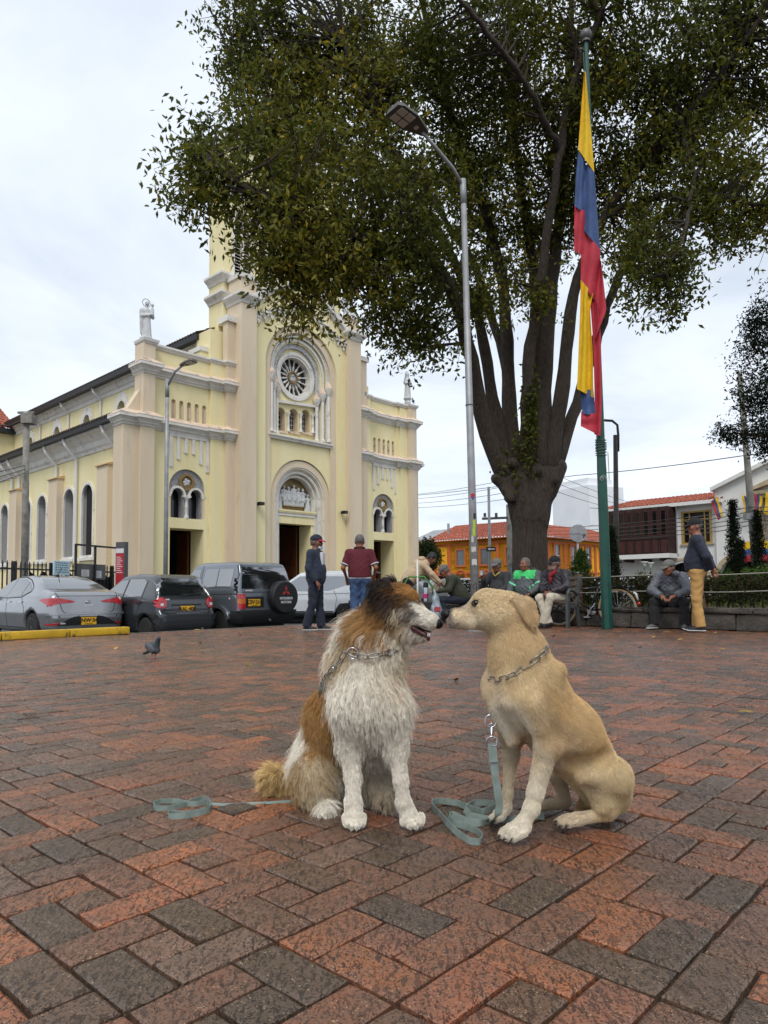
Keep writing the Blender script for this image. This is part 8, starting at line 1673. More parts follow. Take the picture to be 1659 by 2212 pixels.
# black bicycle behind the bench
RW = np.array(at(1333, 1314, 12.95)); FW = np.array(at(1207, 1318, 13.5)); RW[2] = FW[2] = .345; bd = FW-RW; bl2 = np.linalg.norm(bd); bike = empty('bicycle', (RW[0], RW[1], 0), math.atan2(bd[1], bd[0]), 'black city bicycle with tan tyres and wire basket behind the bench', 'bicycle')
M_TAN = mat('tan_tyre_wall', '#a98a5f', .8); M_FRM = mat('black_bike_frame', '#141416', .35, coat=.4)
for x in (0, bl2):
 w_ = empty('wheel', (x, 0, .345)); w_.parent = bike
 b = MB(); b.tube([(.328*math.cos(a), 0, .328*math.sin(a)) for a in np.linspace(0, 2*PI, 40, endpoint=False)], .018, 8, closed=True); b.build('tyre', M_TAN, w_, True); b = MB(); b.tube([(.345*math.cos(a), 0, .345*math.sin(a)) for a in np.linspace(0, 2*PI, 40, endpoint=False)], .0075, 6, closed=True); b.build('tread', M_RUB, w_, True)
 b = MB(); b.tube([(.306*math.cos(a), 0, .306*math.sin(a)) for a in np.linspace(0, 2*PI, 40, endpoint=False)], .009, 6, closed=True); b.build('rim', M_CHR, w_, True)
 b = MB(); b.tube([(0, -.05, 0), (0, .05, 0)], .02, 10); b.build('hub', M_CHR, w_, True)
 for k in range(24): a = 2*PI*k/24; b = MB(); b.tube([(.018*math.cos(a+1.2*(-1)**k), .02*(-1)**k, .018*math.sin(a+1.2*(-1)**k)), (.302*math.cos(a), 0, .302*math.sin(a))], .0022, 3); b.build('spoke', M_CHR, w_)
 b = MB(); q = np.radians(np.arange(-10, 181, 10)) if x == 0 else np.radians(np.arange(5, 150, 10)); b.tube([(.375*math.cos(PI-a), 0, .375*math.sin(PI-a)) for a in q], .02, 6, sx=1.4, sy=.3); b.build('mudguard', M_FRM, w_, True)
BB = (.48, 0, .30); ST = (.33, 0, .72); HT = (bl2-.15, 0, .82); HB_ = (bl2-.1, 0, .66); b = MB()
for a, c in ((BB, ST), (BB, HB_), (ST, HB_), (BB, (0, .05, .345)), (BB, (0, -.05, .345)), (ST, (0, .05, .345)), (ST, (0, -.05, .345)), (HT, HB_), (HB_, (bl2, .05, .345)), (HB_, (bl2, -.05, .345))): b.tube([a, c], .016, 8)
b.build('frame', M_FRM, bike, True)
b = MB(); b.tube([ST, (.3, 0, .84)], .013, 8); b.build('seat_post', M_CHR, bike, True); b = MB(); b.ball((.26, 0, .88), .12, 12, sc=(1.15, .75, .32)); b.build('saddle', M_BLK, bike, True)
b = MB(); b.tube([HT, (bl2-.19, 0, .95)], .014, 8); b.tube([(bl2-.42, .28, .98), (bl2-.3, .26, 1.0), (bl2-.18, .14, .99), (bl2-.17, 0, .96), (bl2-.18, -.14, .99), (bl2-.3, -.26, 1.0), (bl2-.42, -.28, .98)], .012, 8); b.build('handlebar', M_CHR, bike, True)
for s in (-1, 1): b = MB(); b.tube([(bl2-.44, s*.285, .975), (bl2-.32, s*.265, 1.0)], .018, 8); b.build('grip', M_BLK, bike, True)
bk = empty('basket', (bl2-.02, 0, .78)); bk.parent = bike
b = MB()
for z, r in ((0, .11), (.09, .125), (.18, .14), (.24, .15)): b.tube([(r*x, r*1.15*y, z) for x, y in ((-1, -1), (1, -1), (1, 1), (-1, 1))], .005, 4, closed=True)
for k in range(20):
 t = k/20*4; sd_ = int(t); f = (t-sd_)*2-1; x, y = ((f, -1), (1, f), (-f, 1), (-1, -f))[sd_]; b.tube([(.11*x, .127*y, 0), (.15*x, .172*y, .24)], .003, 3)
b.build('wire', M_CHR, bk, kind='stuff')
b = MB(); b.box(-.28, .2, -.07, .07, .735, .745); b.tube([(-.26, .06, .74), (0, .055, .345)], .006, 5); b.tube([(-.26, -.06, .74), (0, -.055, .345)], .006, 5); b.build('rear_rack', M_FRM, bike); b = MB(); b.ball((-.38, 0, .42), .035, 8); b.build('rear_light', M_TAIL, bike, True); b = MB(); b.tube([(-.365, 0, .48), (-.33, 0, .60), (-.29, 0, .62)], .022, 6); b.build('white_guard_tip', M_PETAL, bike, True)
b = MB(); b.lathe([(.02, -.01), (.09, -.004), (.09, .004), (.02, .01)], 20, (BB[0], -.05, BB[2]), axis='y'); b.bar((BB[0], -.07, BB[2]), (BB[0]+.1, -.07, BB[2]-.13), .02); b.bar((BB[0], .07, BB[2]), (BB[0]-.1, .07, BB[2]+.13), .02); b.box(BB[0]+.04, BB[0]+.15, -.15, -.07, BB[2]-.145, BB[2]-.12); b.build('crank', M_CHR, bike); b = MB(); b.bar((BB[0], -.055, BB[2]+.085), (0, -.055, .40), .05, .02); b.build('chain_guard', M_FRM, bike)
# ================================================================== the two dogs
def fur_mat(name, attr='tint', rough=.55):
 m = mat(name, '#b0a080', rough, attr=attr, spec=.35); return m
M_FUR = fur_mat('dog_fur'); M_COAT = fur_mat('dog_coat_skin', rough=.8)
M_NOSE = mat('dog_nose', '#0f0d0c', .48, spec=.3, bump=.4, bscale=300, bdist=.001); M_EYE = mat('dog_eye', '#160c07', .12, coat=.4); M_CLAW = mat('dog_claw', '#2b2320', .4); M_GUM = mat('dog_gum', '#54242a', .25, col2='#2a1416', scale=60)
def trace(fn, xy, base, z0=1.5, z1=3.0, n=90):
 """where the line of sight through a survey point first meets a body"""
 out = []
 for x, y in xy:
  Zs = np.linspace(z0, z1, n); P = np.array([at(x, y, Z) for Z in Zs])-base; d = fn(P.astype(np.float32)); k = np.argmax(d < 0)
  if d.min() >= 0: k = int(np.argmin(d))
  out.append(P[k])
 return np.array(out)
def mesh_samples(vs, Q, n):
 a, b_, c, d = (vs[Q[:, i]] for i in range(4)); ar = .5*np.linalg.norm(np.cross(c-a, d-b_), axis=1); i = NR.choice(len(Q), n, p=ar/ar.sum()); u, v = NR.uniform(size=(2, n, 1))
 return a[i]*(1-u)*(1-v)+b_[i]*u*(1-v)+c[i]*u*v+d[i]*(1-u)*v
def grad(fn, P, e=.003):
 P = P.astype(np.float32); g = np.stack([fn(P+np.array(o, np.float32))-fn(P-np.array(o, np.float32)) for o in ((e, 0, 0), (0, e, 0), (0, 0, e))], 1); return g/(np.linalg.norm(g, axis=1)[:, None]+1e-9)
def blend(P, A, key, sig=1.0):
 pos = np.array([a['p'] for a in A]); val = np.array([a[key] for a in A], float); s = np.array([a['s'] for a in A])*sig
 w_ = np.exp(-.5*(np.linalg.norm(P[:, None]-pos[None], axis=2)/s)**2)+1e-9; w_ /= w_.sum(1)[:, None]; return w_ @ val.reshape(len(A), -1)
def fur(parent, fn, vs, Q, n, A, colfn, npt=6, rad=.00045, lift=.35, clump=0, wave=0.0, keep=None, tipw=.25):
 R = mesh_samples(vs, Q, n)
 if keep is not None: R = R[keep(R)]
 n = len(R); G = grad(fn, R); D = blend(R, A, 'd'); D -= (D*G).sum(1)[:, None]*G*.9; D /= np.linalg.norm(D, axis=1)[:, None]+1e-9
 Ln = blend(R, A, 'l')[:, 0]*NR.uniform(.7, 1.2, n); lf = blend(R, A, 'f')[:, 0]
 D = D+NR.normal(size=(n, 3))*.13; t = np.linspace(0, 1, npt)
 P = np.empty((n, npt, 3)); P[:, 0] = R-G*.001; d = D+G*lf[:, None]*(1.3+NR.uniform(-.3, .3, n))[:, None]; grav = np.array([0, 0, -1.])
 ph = NR.uniform(0, 6.28, n); S = np.cross(D, G)
 if clump:
  ci = NR.choice(n, clump, replace=False); cen = R[ci]; own = np.empty(n, int)
  for k in range(0, n, 4000): own[k:k+4000] = np.argmin(((R[k:k+4000, None]-cen[None])**2).sum(2), 1)
  ph = NR.uniform(0, 6.28, clump)[own]; D = D*.5+(D[ci])[own]*.5
  Ln = Ln*.75+.25*Ln[ci][own]
 st = Ln/(npt-1)
 for k in range(1, npt):
  d = d/(np.linalg.norm(d, axis=1)[:, None]+1e-9)
  P[:, k] = P[:, k-1]+d*st[:, None]; d = d*.72+D*.28+grav*.07*np.clip(Ln/.05, 0, 1)[:, None]
  if wave: d = d+S*(wave*np.clip(Ln/.04, 0, 1)*np.cos(ph+k*1.5))[:, None]+G*(wave*.5*np.clip(Ln/.04, 0, 1)*np.sin(ph*1.7+k*1.3))[:, None]
  dd = fn(P[:, k].astype(np.float32)); low = dd < .002; P[low, k] += G[low]*(.002-dd[low])[:, None]
 if clump:
  T = P[ci][own]
  for k in range(1, npt): f = .48*t[k]**.9; P[:, k] += (T[:, k]-P[:, k]-(R-R[ci][own])*(1-t[k]))*f*np.clip(Ln/.03, 0, 1)[:, None]
 C = colfn(R); C = np.clip(C*(1+NR.normal(size=(n, 1))*.13+.09*(np.sin(R[:, [0]]*140+3*np.sin(R[:, [2]]*60))*np.sin(R[:, [2]]*95+R[:, [1]]*80))), 0, 1)
 if clump: C = np.clip(C*(1+NR.normal(size=(clump, 1))[own]*.09), 0, 1)
 cv = bpy.data.hair_curves.new('fur'); cv.add_curves([npt]*n); cv.attributes['position'].data.foreach_set('vector', P.astype(np.float32).ravel())
 r = cv.attributes.get('radius') or cv.attributes.new('radius', 'FLOAT', 'POINT'); r.data.foreach_set('value', np.tile((rad*(1-(1-tipw)*t**1.5)).astype(np.float32), n))
 a = cv.attributes.new('tint', 'FLOAT_COLOR', 'POINT'); cc = np.ones((n, npt, 4), np.float32); cc[:, :, :3] = C[:, None, :]*(.82+.22*t)[None, :, None]; a.data.foreach_set('color', cc.ravel())
 cv.materials.append(M_FUR); o = bpy.data.objects.new('fur', cv); link(o, parent); o['kind'] = 'stuff'; return o
M_STEEL = mat('collar_steel', '#8c8b88', .28, metal=1.0)
def L3(h): return np.array(c4(h)[:3])
def oval_link(b, c, d, n, ln, w_, r):
 """one chain link: rounded loop of wire"""
 d = d/np.linalg.norm(d); n = n-(n@d)*d; n /= np.linalg.norm(n); s = np.cross(d, n); pts = []
 for k in range(16):
  a = 2*PI*k/16; pts.append(c+d*(math.copysign(ln/2-w_/2, math.cos(a))+w_/2*math.cos(a))+s*w_/2*math.sin(a))
 b.tube(pts, r, 6, closed=True)
def chain(parent, pts, nrm, ln=.03, w_=.015, r=.0021):
 P = resample(pts, 240); d = np.r_[0, np.cumsum(np.linalg.norm(np.diff(P, axis=0), axis=1))]; k = int(d[-1]/(ln*.8))
 for i in range(k):
  s = (i+.5)/k*d[-1]; c = np.array([np.interp(s, d, P[:, q]) for q in range(3)]); t = np.array([np.interp(min(d[-1], s+.01), d, P[:, q]) for q in range(3)])-np.array([np.interp(max(0, s-.01), d, P[:, q]) for q in range(3)])
  n = nrm(c); a = np.cross(t/np.linalg.norm(t), n); b = MB(); oval_link(b, c, t, n*.75+a*.7 if i % 2 else n*.85-a*.5, ln, w_, r); b.build('chain_link', M_STEEL, parent, True)
# ------------------------------------------------------------------ pale short haired dog, sitting in profile
DB = gnd(1180, 1800); DB[2] = 0
def q8(X, Y, Z=2.03):
 if Y >= 1480 and (X >= 960 or Z > 2.105): Z += .085          # the rear sits a little farther off
 elif X > 900: Z += .085*min(1, (X-900)/400)*min(1, max(0, (Y-700)/500))
 return at(918+X*.29295, 1215+Y*.29295, Z)-DB
U8 = .29295/FPX
def c8(P, a, b, k=1.0): # a, b = (X, Y, Z, r)
 return sd_cap(P, q8(*a[:3]), q8(*b[:3]), a[3]*U8*a[2]*k, b[3]*U8*b[2]*k)
def pale(P):
 Zm = 2.03
 d = c8(P, (745, 960, 2.03, 262), (1040, 1270, 2.03, 258)); d = smin(d, c8(P, (1040, 1270, 2.03, 258), (1300, 1610, 2.03, 205)), .04); d = smin(d, c8(P, (1340, 1640, 2.03, 178), (1370, 1700, 2.04, 150)), .04)
 d = smin(d, c8(P, (615, 430, 2.02, 138), (690, 720, 2.02, 200)), .03); d = smin(d, c8(P, (690, 720, 2.02, 212), (760, 930, 2.03, 262)), .05)
 h = c8(P, (455, 305, 2.02, 108), (600, 335, 2.02, 118)); h = smin(h, c8(P, (520, 400, 2.02, 100), (600, 420, 2.02, 115)), .03); h = smin(h, c8(P, (420, 365, 2.02, 82), (205, 408, 2.02, 51)), .03); h = smin(h, c8(P, (420, 435, 2.02, 58), (215, 448, 2.02, 38)), .012)
 h = smin(h, c8(P, (205, 395, 2.02, 50), (158, 383, 2.02, 30)), .012); h = smin(h, c8(P, (400, 262, 1.995, 26), (430, 255, 1.995, 26)), .012); h = smin(h, c8(P, (400, 262, 2.045, 26), (430, 255, 2.045, 26)), .012)
 h = smin(h, c8(P, (450, 400, 1.992, 60), (540, 410, 1.985, 70)), .03); h = smin(h, c8(P, (230, 430, 2.002, 42), (330, 440, 1.998, 48)), .012)
 h = smax(h, -sd_ell(P, q8(372, 297, 1.966), (.013, .012, .009)), .008)
 d = smin(d, h, .03)
 # mouth line
 d = smax(d, -c8(P, (175, 478, 1.985, 5), (270, 486, 1.975, 6)), .004); d = smax(d, -c8(P, (270, 486, 1.975, 6), (365, 492, 1.972, 7)), .004)
 # shoulder blade, upper arm, breast bone
 d = smin(d, c8(P, (980, 795, 1.965, 62), (800, 1020, 1.945, 95)), .04); d = smin(d, c8(P, (790, 1040, 1.935, 120), (905, 1340, 1.942, 92)), .022); d = smin(d, c8(P, (980, 795, 2.09, 62), (800, 1020, 2.11, 95)), .04); d = smin(d, c8(P, (480, 980, 2.02, 48), (640, 1310, 2.02, 60)), .04); d = smin(d, c8(P, (530, 900, 2.06, 120), (620, 1260, 2.09, 85)), .04)
 # near fore leg
 d = smin(d, c8(P, (895, 1370, 1.955, 96), (815, 1690, 1.945, 72)), .03); d = smin(d, c8(P, (815, 1690, 1.945, 66), (785, 1810, 1.94, 66)), .015); d = smin(d, c8(P, (785, 1810, 1.94, 64), (715, 1930, 1.935, 60)), .015); d = smin(d, c8(P, (715, 1945, 1.935, 66), (640, 1975, 1.93, 58)), .012)
 for i, (X, Y, Z) in enumerate(((578, 1988, 1.968), (572, 2004, 1.946), (605, 2022, 1.927), (655, 2028, 1.915))): d = smin(d, c8(P, (X+70, Y-38, Z, 36), (X, Y, Z, 33)), .006)
 d = smin(d, sd_cap(P, q8(985, 1370, 1.95), q8(950, 1400, 1.95), .022, .018), .02)
 # far fore leg
 d = smin(d, c8(P, (640, 1270, 2.09, 85), (632, 1420, 2.09, 64)), .03); d = smin(d, c8(P, (632, 1420, 2.09, 64), (608, 1700, 2.09, 47)), .02); d = smin(d, c8(P, (608, 1700, 2.09, 48), (590, 1800, 2.09, 48)), .012); d = smin(d, c8(P, (590, 1800, 2.09, 46), (550, 1858, 2.085, 50)), .012)
 for X, Y, Z in ((495, 1880, 2.10), (490, 1890, 2.08), (520, 1898, 2.063)): d = smin(d, c8(P, (X+45, Y-22, Z, 28), (X, Y, Z, 25)), .006)
 # near hind leg: thigh, shank, hock, long foot
 d = smin(d, c8(P, (1390, 1570, 1.95, 150), (1205, 1575, 1.925, 104)), .022); d = smin(d, c8(P, (1200, 1590, 1.928, 92), (1300, 1770, 1.94, 86)), .02); d = smin(d, c8(P, (1360, 1650, 1.97, 150), (1350, 1800, 1.965, 78)), .04); d = smin(d, c8(P, (1345, 1845, 1.955, 52), (1130, 1890, 1.945, 46)), .015); d = smin(d, c8(P, (1130, 1890, 1.945, 48), (1040, 1905, 1.94, 52)), .012)
 for X, Y, Z in ((985, 1905, 1.96), (978, 1918, 1.938), (1015, 1932, 1.92), (1060, 1930, 1.91)): d = smin(d, c8(P, (X+60, Y-22, Z, 30), (X, Y, Z, 27)), .006)
 # far hind leg
 d = smin(d, c8(P, (1080, 1480, 2.10, 120), (985, 1580, 2.12, 74)), .04); d = smin(d, c8(P, (985, 1580, 2.12, 70), (1030, 1750, 2.12, 46)), .02); d = smin(d, c8(P, (1030, 1770, 2.12, 42), (870, 1790, 2.12, 42)), .012)
 for X, Y, Z in ((835, 1795, 2.13), (845, 1805, 2.11)): d = smin(d, c8(P, (X+45, Y-10, Z, 26), (X, Y, Z, 24)), .006)
 d = smin(d, c8(P, (1150, 1815, 2.03, 50), (1170, 1780, 2.03, 50)), .015); d = smin(d, c8(P, (1330, 1800, 2.06, 60), (1260, 1830, 2.33, 34)), .02)
 d = smax(d, -c8(P, (870, 700, 1.91, 26), (660, 900, 1.905, 26)), .04); d = smax(d, -c8(P, (690, 1080, 1.895, 24), (800, 1330, 1.897, 30)), .04); d = smin(d, c8(P, (640, 880, 1.955, 60), (620, 1010, 1.955, 60)), .04)
 # hanging ears
 for Zs, sg in ((1.966, 1), (2.074, -1)):
  Pe = P.copy(); cz = q8(700, 330, Zs); Pe[:, 1] = (P[:, 1]-cz[1]-(.20*(q8(700, 300, Zs)[2]-P[:, 2])*sg*-1))*3.2+cz[1]
  e = c8(Pe, (650, 258, Zs, 36), (745, 322, Zs, 58)); e = smin(e, c8(Pe, (745, 325, Zs, 62), (782, 405, Zs, 50)), .012); e = smin(e, c8(Pe, (780, 405, Zs, 46), (797, 478, Zs, 18)), .012); d = smin(d, e/2.0, .003)
 # flank fold and the hollow behind the ribs
 d = smin(d, c8(P, (1180, 1425, 1.965, 30), (1330, 1375, 1.955, 26)), .04); d = smax(d, -c8(P, (1100, 1478, 1.935, 40), (1330, 1430, 1.925, 36)), .035); d = smax(d, -c8(P, (965, 900, 1.905, 42), (1000, 1270, 1.893, 62)), .045); d = smax(d, -c8(P, (1200, 1690, 1.905, 26), (1250, 1800, 1.905, 26)), .03)
 zn = q8(600, 540)[2]; return d+.0068*np.clip((zn-P[:, 2])/.07, 0, 1)*np.clip(.35+(P[:, 2]-.04)/.08, .35, 1)
dog = empty('pale_dog', DB, 0, 'smooth pale yellow dog sitting in profile and facing left', 'dog')
lo8, hi8 = q8(60, 2100, 1.95)-np.array([0, .22, .03]), q8(1600, 150, 2.05)+np.array([.02, .32, .03]); lo8[1] = 1.80-DB[1]; hi8[1] = 2.42-DB[1]
vs8, Q8 = surfnet(pale, lo8, hi8, .0048); vs8 = smooth_mesh(vs8, Q8, 1)
C_P = [dict(p=q8(*p), s=s*U8*2, c=L3(c)) for p, s, c in (((480, 240, 2.0), 140, '#c2a877'), ((600, 320, 1.97), 150, '#c0a372'), ((430, 400, 1.97), 110, '#c3ac83'), ((300, 400, 1.98), 70, '#b8a486'), ((330, 360, 1.98), 45, '#9f8560'), ((372, 300, 1.98), 34, '#3f3020'), ((345, 325, 1.98), 24, '#7b6546'), ((180, 470, 1.99), 26, '#5c5048'), ((260, 440, 1.985), 26, '#8d8072'), ((230, 400, 1.99), 45, '#a08c74'), ((190, 440, 1.99), 40, '#98897a'), ((190, 372, 2.0), 38, '#4c4038'), ((350, 455, 1.98), 60, '#cdbd9f'), ((780, 400, 1.96), 90, '#b08d58'), ((700, 500, 1.96), 120, '#b9965f'), ((560, 640, 1.95), 120, '#bb9c68'), ((780, 640, 1.95), 140, '#c0a06a'), ((480, 950, 1.98), 120, '#bba27a'), ((620, 1150, 1.95), 130, '#cbbfa6'), ((540, 1080, 1.99), 90, '#cdc2ab'), ((850, 950, 1.92), 200, '#c2a673'), ((1100, 950, 1.93), 180, '#c59f5c'), ((1250, 1250, 1.97), 200, '#c09a5a'), ((1000, 1300, 1.93), 180, '#ab8c5c'), ((900, 1150, 1.91), 60, '#b39a70'), ((1400, 1550, 1.95), 200, '#bfa573'), ((1250, 1650, 1.93), 120, '#bea77c'), ((840, 1500, 1.94), 130, '#c4b698'), ((780, 1750, 1.94), 110, '#cabda2'), ((650, 1990, 1.92), 120, '#cbbfa8'), ((1080, 1910, 1.94), 100, '#bda98a'), ((620, 1550, 2.09), 130, '#b6a483'), ((540, 1860, 2.08), 90, '#c4b8a2'), ((1000, 1650, 2.12), 110, '#b59f7c'), ((1150, 1815, 2.0), 40, '#8f6a35'))]
def pale_col(P):
 N_ = .012*np.sin(P[:, [0]]*70+P[:, [2]]*51)+.012*np.sin(P[:, [1]]*83+P[:, [2]]*37+1); c = blend(P+N_*np.array([1, 1, 1.]), C_P, 'c', .62); g_ = c.mean(1, keepdims=True); return np.clip((c*.80+g_*.20)*1.34+.015, 0, 1)
body = np_obj('body', vs8-0, Q8, M_COAT, dog, True, pale_col(vs8.astype(np.float32))*.9)
F = lambda p, s, d, l, f=.3: dict(p=q8(*p), s=s*U8*2, d=np.array(d, float)/np.linalg.norm(d), l=l, f=f)
A8 = [F((180, 390, 1.99), 60, (1, 0, -.1), .003, .15), F((300, 360, 1.98), 80, (1, 0, .2), .005, .2), F((430, 300, 1.98), 90, (1, 0, .5), .007), F((500, 220, 2.0), 90, (1, 0, .1), .009), F((450, 430, 1.97), 90, (1, 0, -.3), .008), F((620, 320, 1.96), 90, (1, 0, -.3), .009), F((770, 370, 1.96), 90, (.5, 0, -1), .006, .15), F((620, 560, 1.95), 130, (.35, 0, -1), .011), F((820, 560, 1.96), 100, (.5, 0, -1), .012), F((480, 750, 1.97), 110, (.05, 0, -1), .011), F((950, 800, 1.95), 140, (.8, 0, -.8), .012), F((700, 950, 1.92), 160, (.3, 0, -1), .010), F((500, 1000, 1.97), 100, (.2, .1, -1), .010), F((620, 1250, 1.95), 120, (.4, .1, -1), .011), F((1100, 1000, 1.93), 180, (.7, 0, -.8), .012), F((1000, 1300, 1.92), 180, (.9, 0, -.4), .011), F((1300, 1200, 1.96), 180, (.5, 0, -1), .012), F((1420, 1560, 1.95), 160, (.25, 0, -1), .012), F((1250, 1600, 1.93), 130, (.5, 0, -.9), .010), F((1350, 1800, 1.95), 90, (.3, 0, -1), .010), F((1150, 1890, 1.94), 90, (-1, 0, -.1), .007), F((840, 1450, 1.94), 120, (-.1, 0, -1), .010), F((790, 1750, 1.94), 90, (-.2, 0, -1), .008), F((650, 1970, 1.92), 90, (-1, 0, -.3), .006), F((625, 1550, 2.08), 120, (0, 0, -1), .008), F((540, 1860, 2.07), 70, (-1, 0, -.4), .006), F((1000, 1650, 2.11), 100, (.2, 0, -1), .008)]
nos8 = q8(150, 382, 2.02); eye8 = q8(376, 299, 1.975)
lip8 = trace(pale, [(918+X*.29295, 1215+Y*.29295) for X, Y in ((178, 476), (215, 483), (260, 486), (310, 489), (362, 491))], DB)
def keep8(R): return (np.linalg.norm(R-nos8, axis=1) > .019) & (np.linalg.norm(R-eye8, axis=1) > .0095) & (np.linalg.norm(R[:, None]-resample(lip8, 20)[None], axis=2).min(1) > .006)
fur(dog, pale, vs8, Q8, 130000, [dict(a, l=a['l'], f=a['f']*.7) for a in A8], pale_col, 4, .00034, keep=keep8, tipw=.3)
b = MB(); b.ball(q8(157, 381, 2.02), .0185, 14, sc=(.95, 1.0, .85)); b.build('nose', M_NOSE, dog, True)
for Z in (2.008,): b = MB(); b.ball(q8(163, 384, 2.002), .0052, 8, sc=(1, .6, .8)); b.build('nostril', mat('nostril_dark', '#050404', .6), dog, True)
ec = trace(pale, [(918+376*.29295, 1215+299*.29295)], DB, 1.8, 2.2, 500)[0]
for sgn in (1, -1):
 p = ec.copy()+np.array([0, .0015, 0])
 if sgn < 0: p[1] = 2*(2.02-DB[1])-p[1]
 b = MB(); b.ball(p, .0088, 14); b.build('eye', M_EYE, dog, True)
 b = MB(); b.tube([p+np.array([.0125*math.cos(a), -sgn*.0055, .0085*math.sin(a)-.001]) for a in np.linspace(0, 2*PI, 18, endpoint=False)], .0021, 6, closed=True); b.build('eyelid', M_NOSE, dog, True)
lp_ = trace(pale, [(918+X*.29295, 1215+Y*.29295) for X, Y in ((178, 476), (215, 483), (260, 486), (310, 489), (362, 491))], DB); b = MB(); b.tube(lp_-np.array([0, .002, 0]), [.0015, .0028, .0034, .0036, .002], 6); b.build('lip', M_NOSE, dog, True)
for X, Y, Z in ((551, 2006, 1.966), (545, 2024, 1.944), (583, 2042, 1.924), (640, 2046, 1.911), (470, 1892, 2.10), (466, 1903, 2.08), (500, 1913, 2.062), (958, 1918, 1.96), (950, 1935, 1.936), (992, 1950, 1.918), (1042, 1948, 1.908), (818, 1800, 2.13)):
 a = q8(X+16, Y-8, Z); c = q8(X-12, Y+10, Z-.006); c[2] = max(c[2], .002); b = MB(); b.tube([a, a*.5+c*.5+np.array([0, 0, .003]), c], [.0048, .004, .0012], 8); b.build('claw', M_CLAW, dog, True)
wk = MB()
for k in range(7):
 X, Y = rnd.uniform(200, 290), rnd.uniform(410, 460); p = trace(pale, [(918+X*.29295, 1215+Y*.29295)], DB)[0]; wk.tube([p, p+np.array([-.02, -.02, -.012+rnd.uniform(-.01, .005)]), p+np.array([-.045+rnd.uniform(0, .03), -.03, -.035])], [.0003, .0002, .0001], 3)
wk.build('whiskers', M_CLAW, dog, True, kind='stuff')
# chain collar of the pale dog
cpx = [(893, 622), (860, 665), (820, 700), (760, 745), (700, 785), (640, 822), (580, 845), (525, 858), (478, 850)]
fr = trace(pale, [(918+X*.29295, 1215+Y*.29295) for X, Y in cpx], DB)+np.array([0, -.0165, 0]); zc = 2.03-DB[1]; bk_ = fr.copy(); bk_[:, 1] = 2*zc-fr[:, 1]; cpt = np.concatenate([fr, bk_[::-1], fr[:1]])
def nrm8(c): return np.array([.2*np.sign(c[0]), np.sign(c[1]-zc), .1])+1e-3
col8 = empty('chain_collar', DB, 0, 'steel chain collar round the neck of the smooth pale dog', 'collar'); chain(col8, cpt, nrm8, .034, .013, .0016)
# leashes: flat webbing along a path; w gives the width direction at each point
M_WEB = mat('sage_webbing', '#83918a', .8, col2='#727f78', scale=30, bump=.5, bscale=420, bdist=.002, stain='#666f69', sscale=14, slo=.55, shi=.75)
def ribbon(name, pts, ups, wd, par, th=.0022, n=None):
 P = resample(pts, n or len(pts)*7); Uv = resample(ups, len(P)); T = np.gradient(P, axis=0); T /= np.linalg.norm(T, axis=1)[:, None]; Uv = Uv-(Uv*T).sum(1)[:, None]*T; Uv /= np.linalg.norm(Uv, axis=1)[:, None]; S = np.cross(T, Uv)
 V = np.concatenate([np.stack([P+Uv*wd/2+S*th/2, P+Uv*wd/2-S*th/2, P-Uv*wd/2-S*th/2, P-Uv*wd/2+S*th/2], 1)]).reshape(-1, 3); V[:, 2] = np.maximum(V[:, 2], .003); K = len(P)
 b = MB(); b.add(V, [(4*i+j, 4*i+(j+1) % 4, 4*i+4+(j+1) % 4, 4*i+4+j) for i in range(K-1) for j in range(4)]+[(3, 2, 1, 0), (4*K-4, 4*K-3, 4*K-2, 4*K-1)]); return b.build(name, M_WEB, par, 50)
ls = empty('dog_leash', DB, 0, 'sage green leash clipped to the pale dog and piled in loops before its paws', 'leash', 'dog leashes')
g8 = lambda X, Y, h=.011: gnd(918+X*.29295, 1215+Y*.29295)-DB+np.array([0, 0, h])
cl = q8(490, 1335, 1.93); up = (0, 0, 1); sd = (1, .1, 0)
ribbon('strap', [cl, q8(500, 1420, 1.93), q8(515, 1560, 1.935), q8(535, 1700, 1.94), q8(548, 1800, 1.95), q8(535, 1870, 1.95), g8(490, 1935, .012), g8(400, 1955), g8(290, 1930), g8(200, 1885), g8(168, 1900), g8(200, 1945), g8(290, 1975), g8(380, 2010), g8(425, 2060), g8(405, 2100), g8(330, 2090), g8(240, 2030), g8(170, 1960), g8(110, 1890), g8(50, 1830), g8(48, 1795), g8(110, 1785), g8(230, 1800), g8(330, 1840), g8(430, 1870), g8(520, 1830), g8(480, 1800), g8(360, 1800), g8(290, 1840), g8(330, 1895), g8(460, 1925), g8(640, 1925), g8(800, 1900), g8(880, 1905)],
       [sd]*4+[(1, .2, .2), (.8, .2, .6), (.4, .1, 1)]+[up]*3+[(.3, -.3, 1)]*2+[up]*2+[(.3, 0, 1)]*2+[up]*2+[(.5, .3, .8)]*2+[up]*14, .0215, ls, n=300)
b = MB(); rc = trace(pale, [(918+487*.29295, 1215+1085*.29295)], DB)[0]+np.array([-.004, -.01, -.03]); b.tube([rc+np.array([.0155*math.cos(a), .004*math.sin(a), .0165*math.sin(a)]) for a in np.linspace(0, 2*PI, 20, endpoint=False)], .002, 6, closed=True); b.build('ring', M_CHR, ls, True)
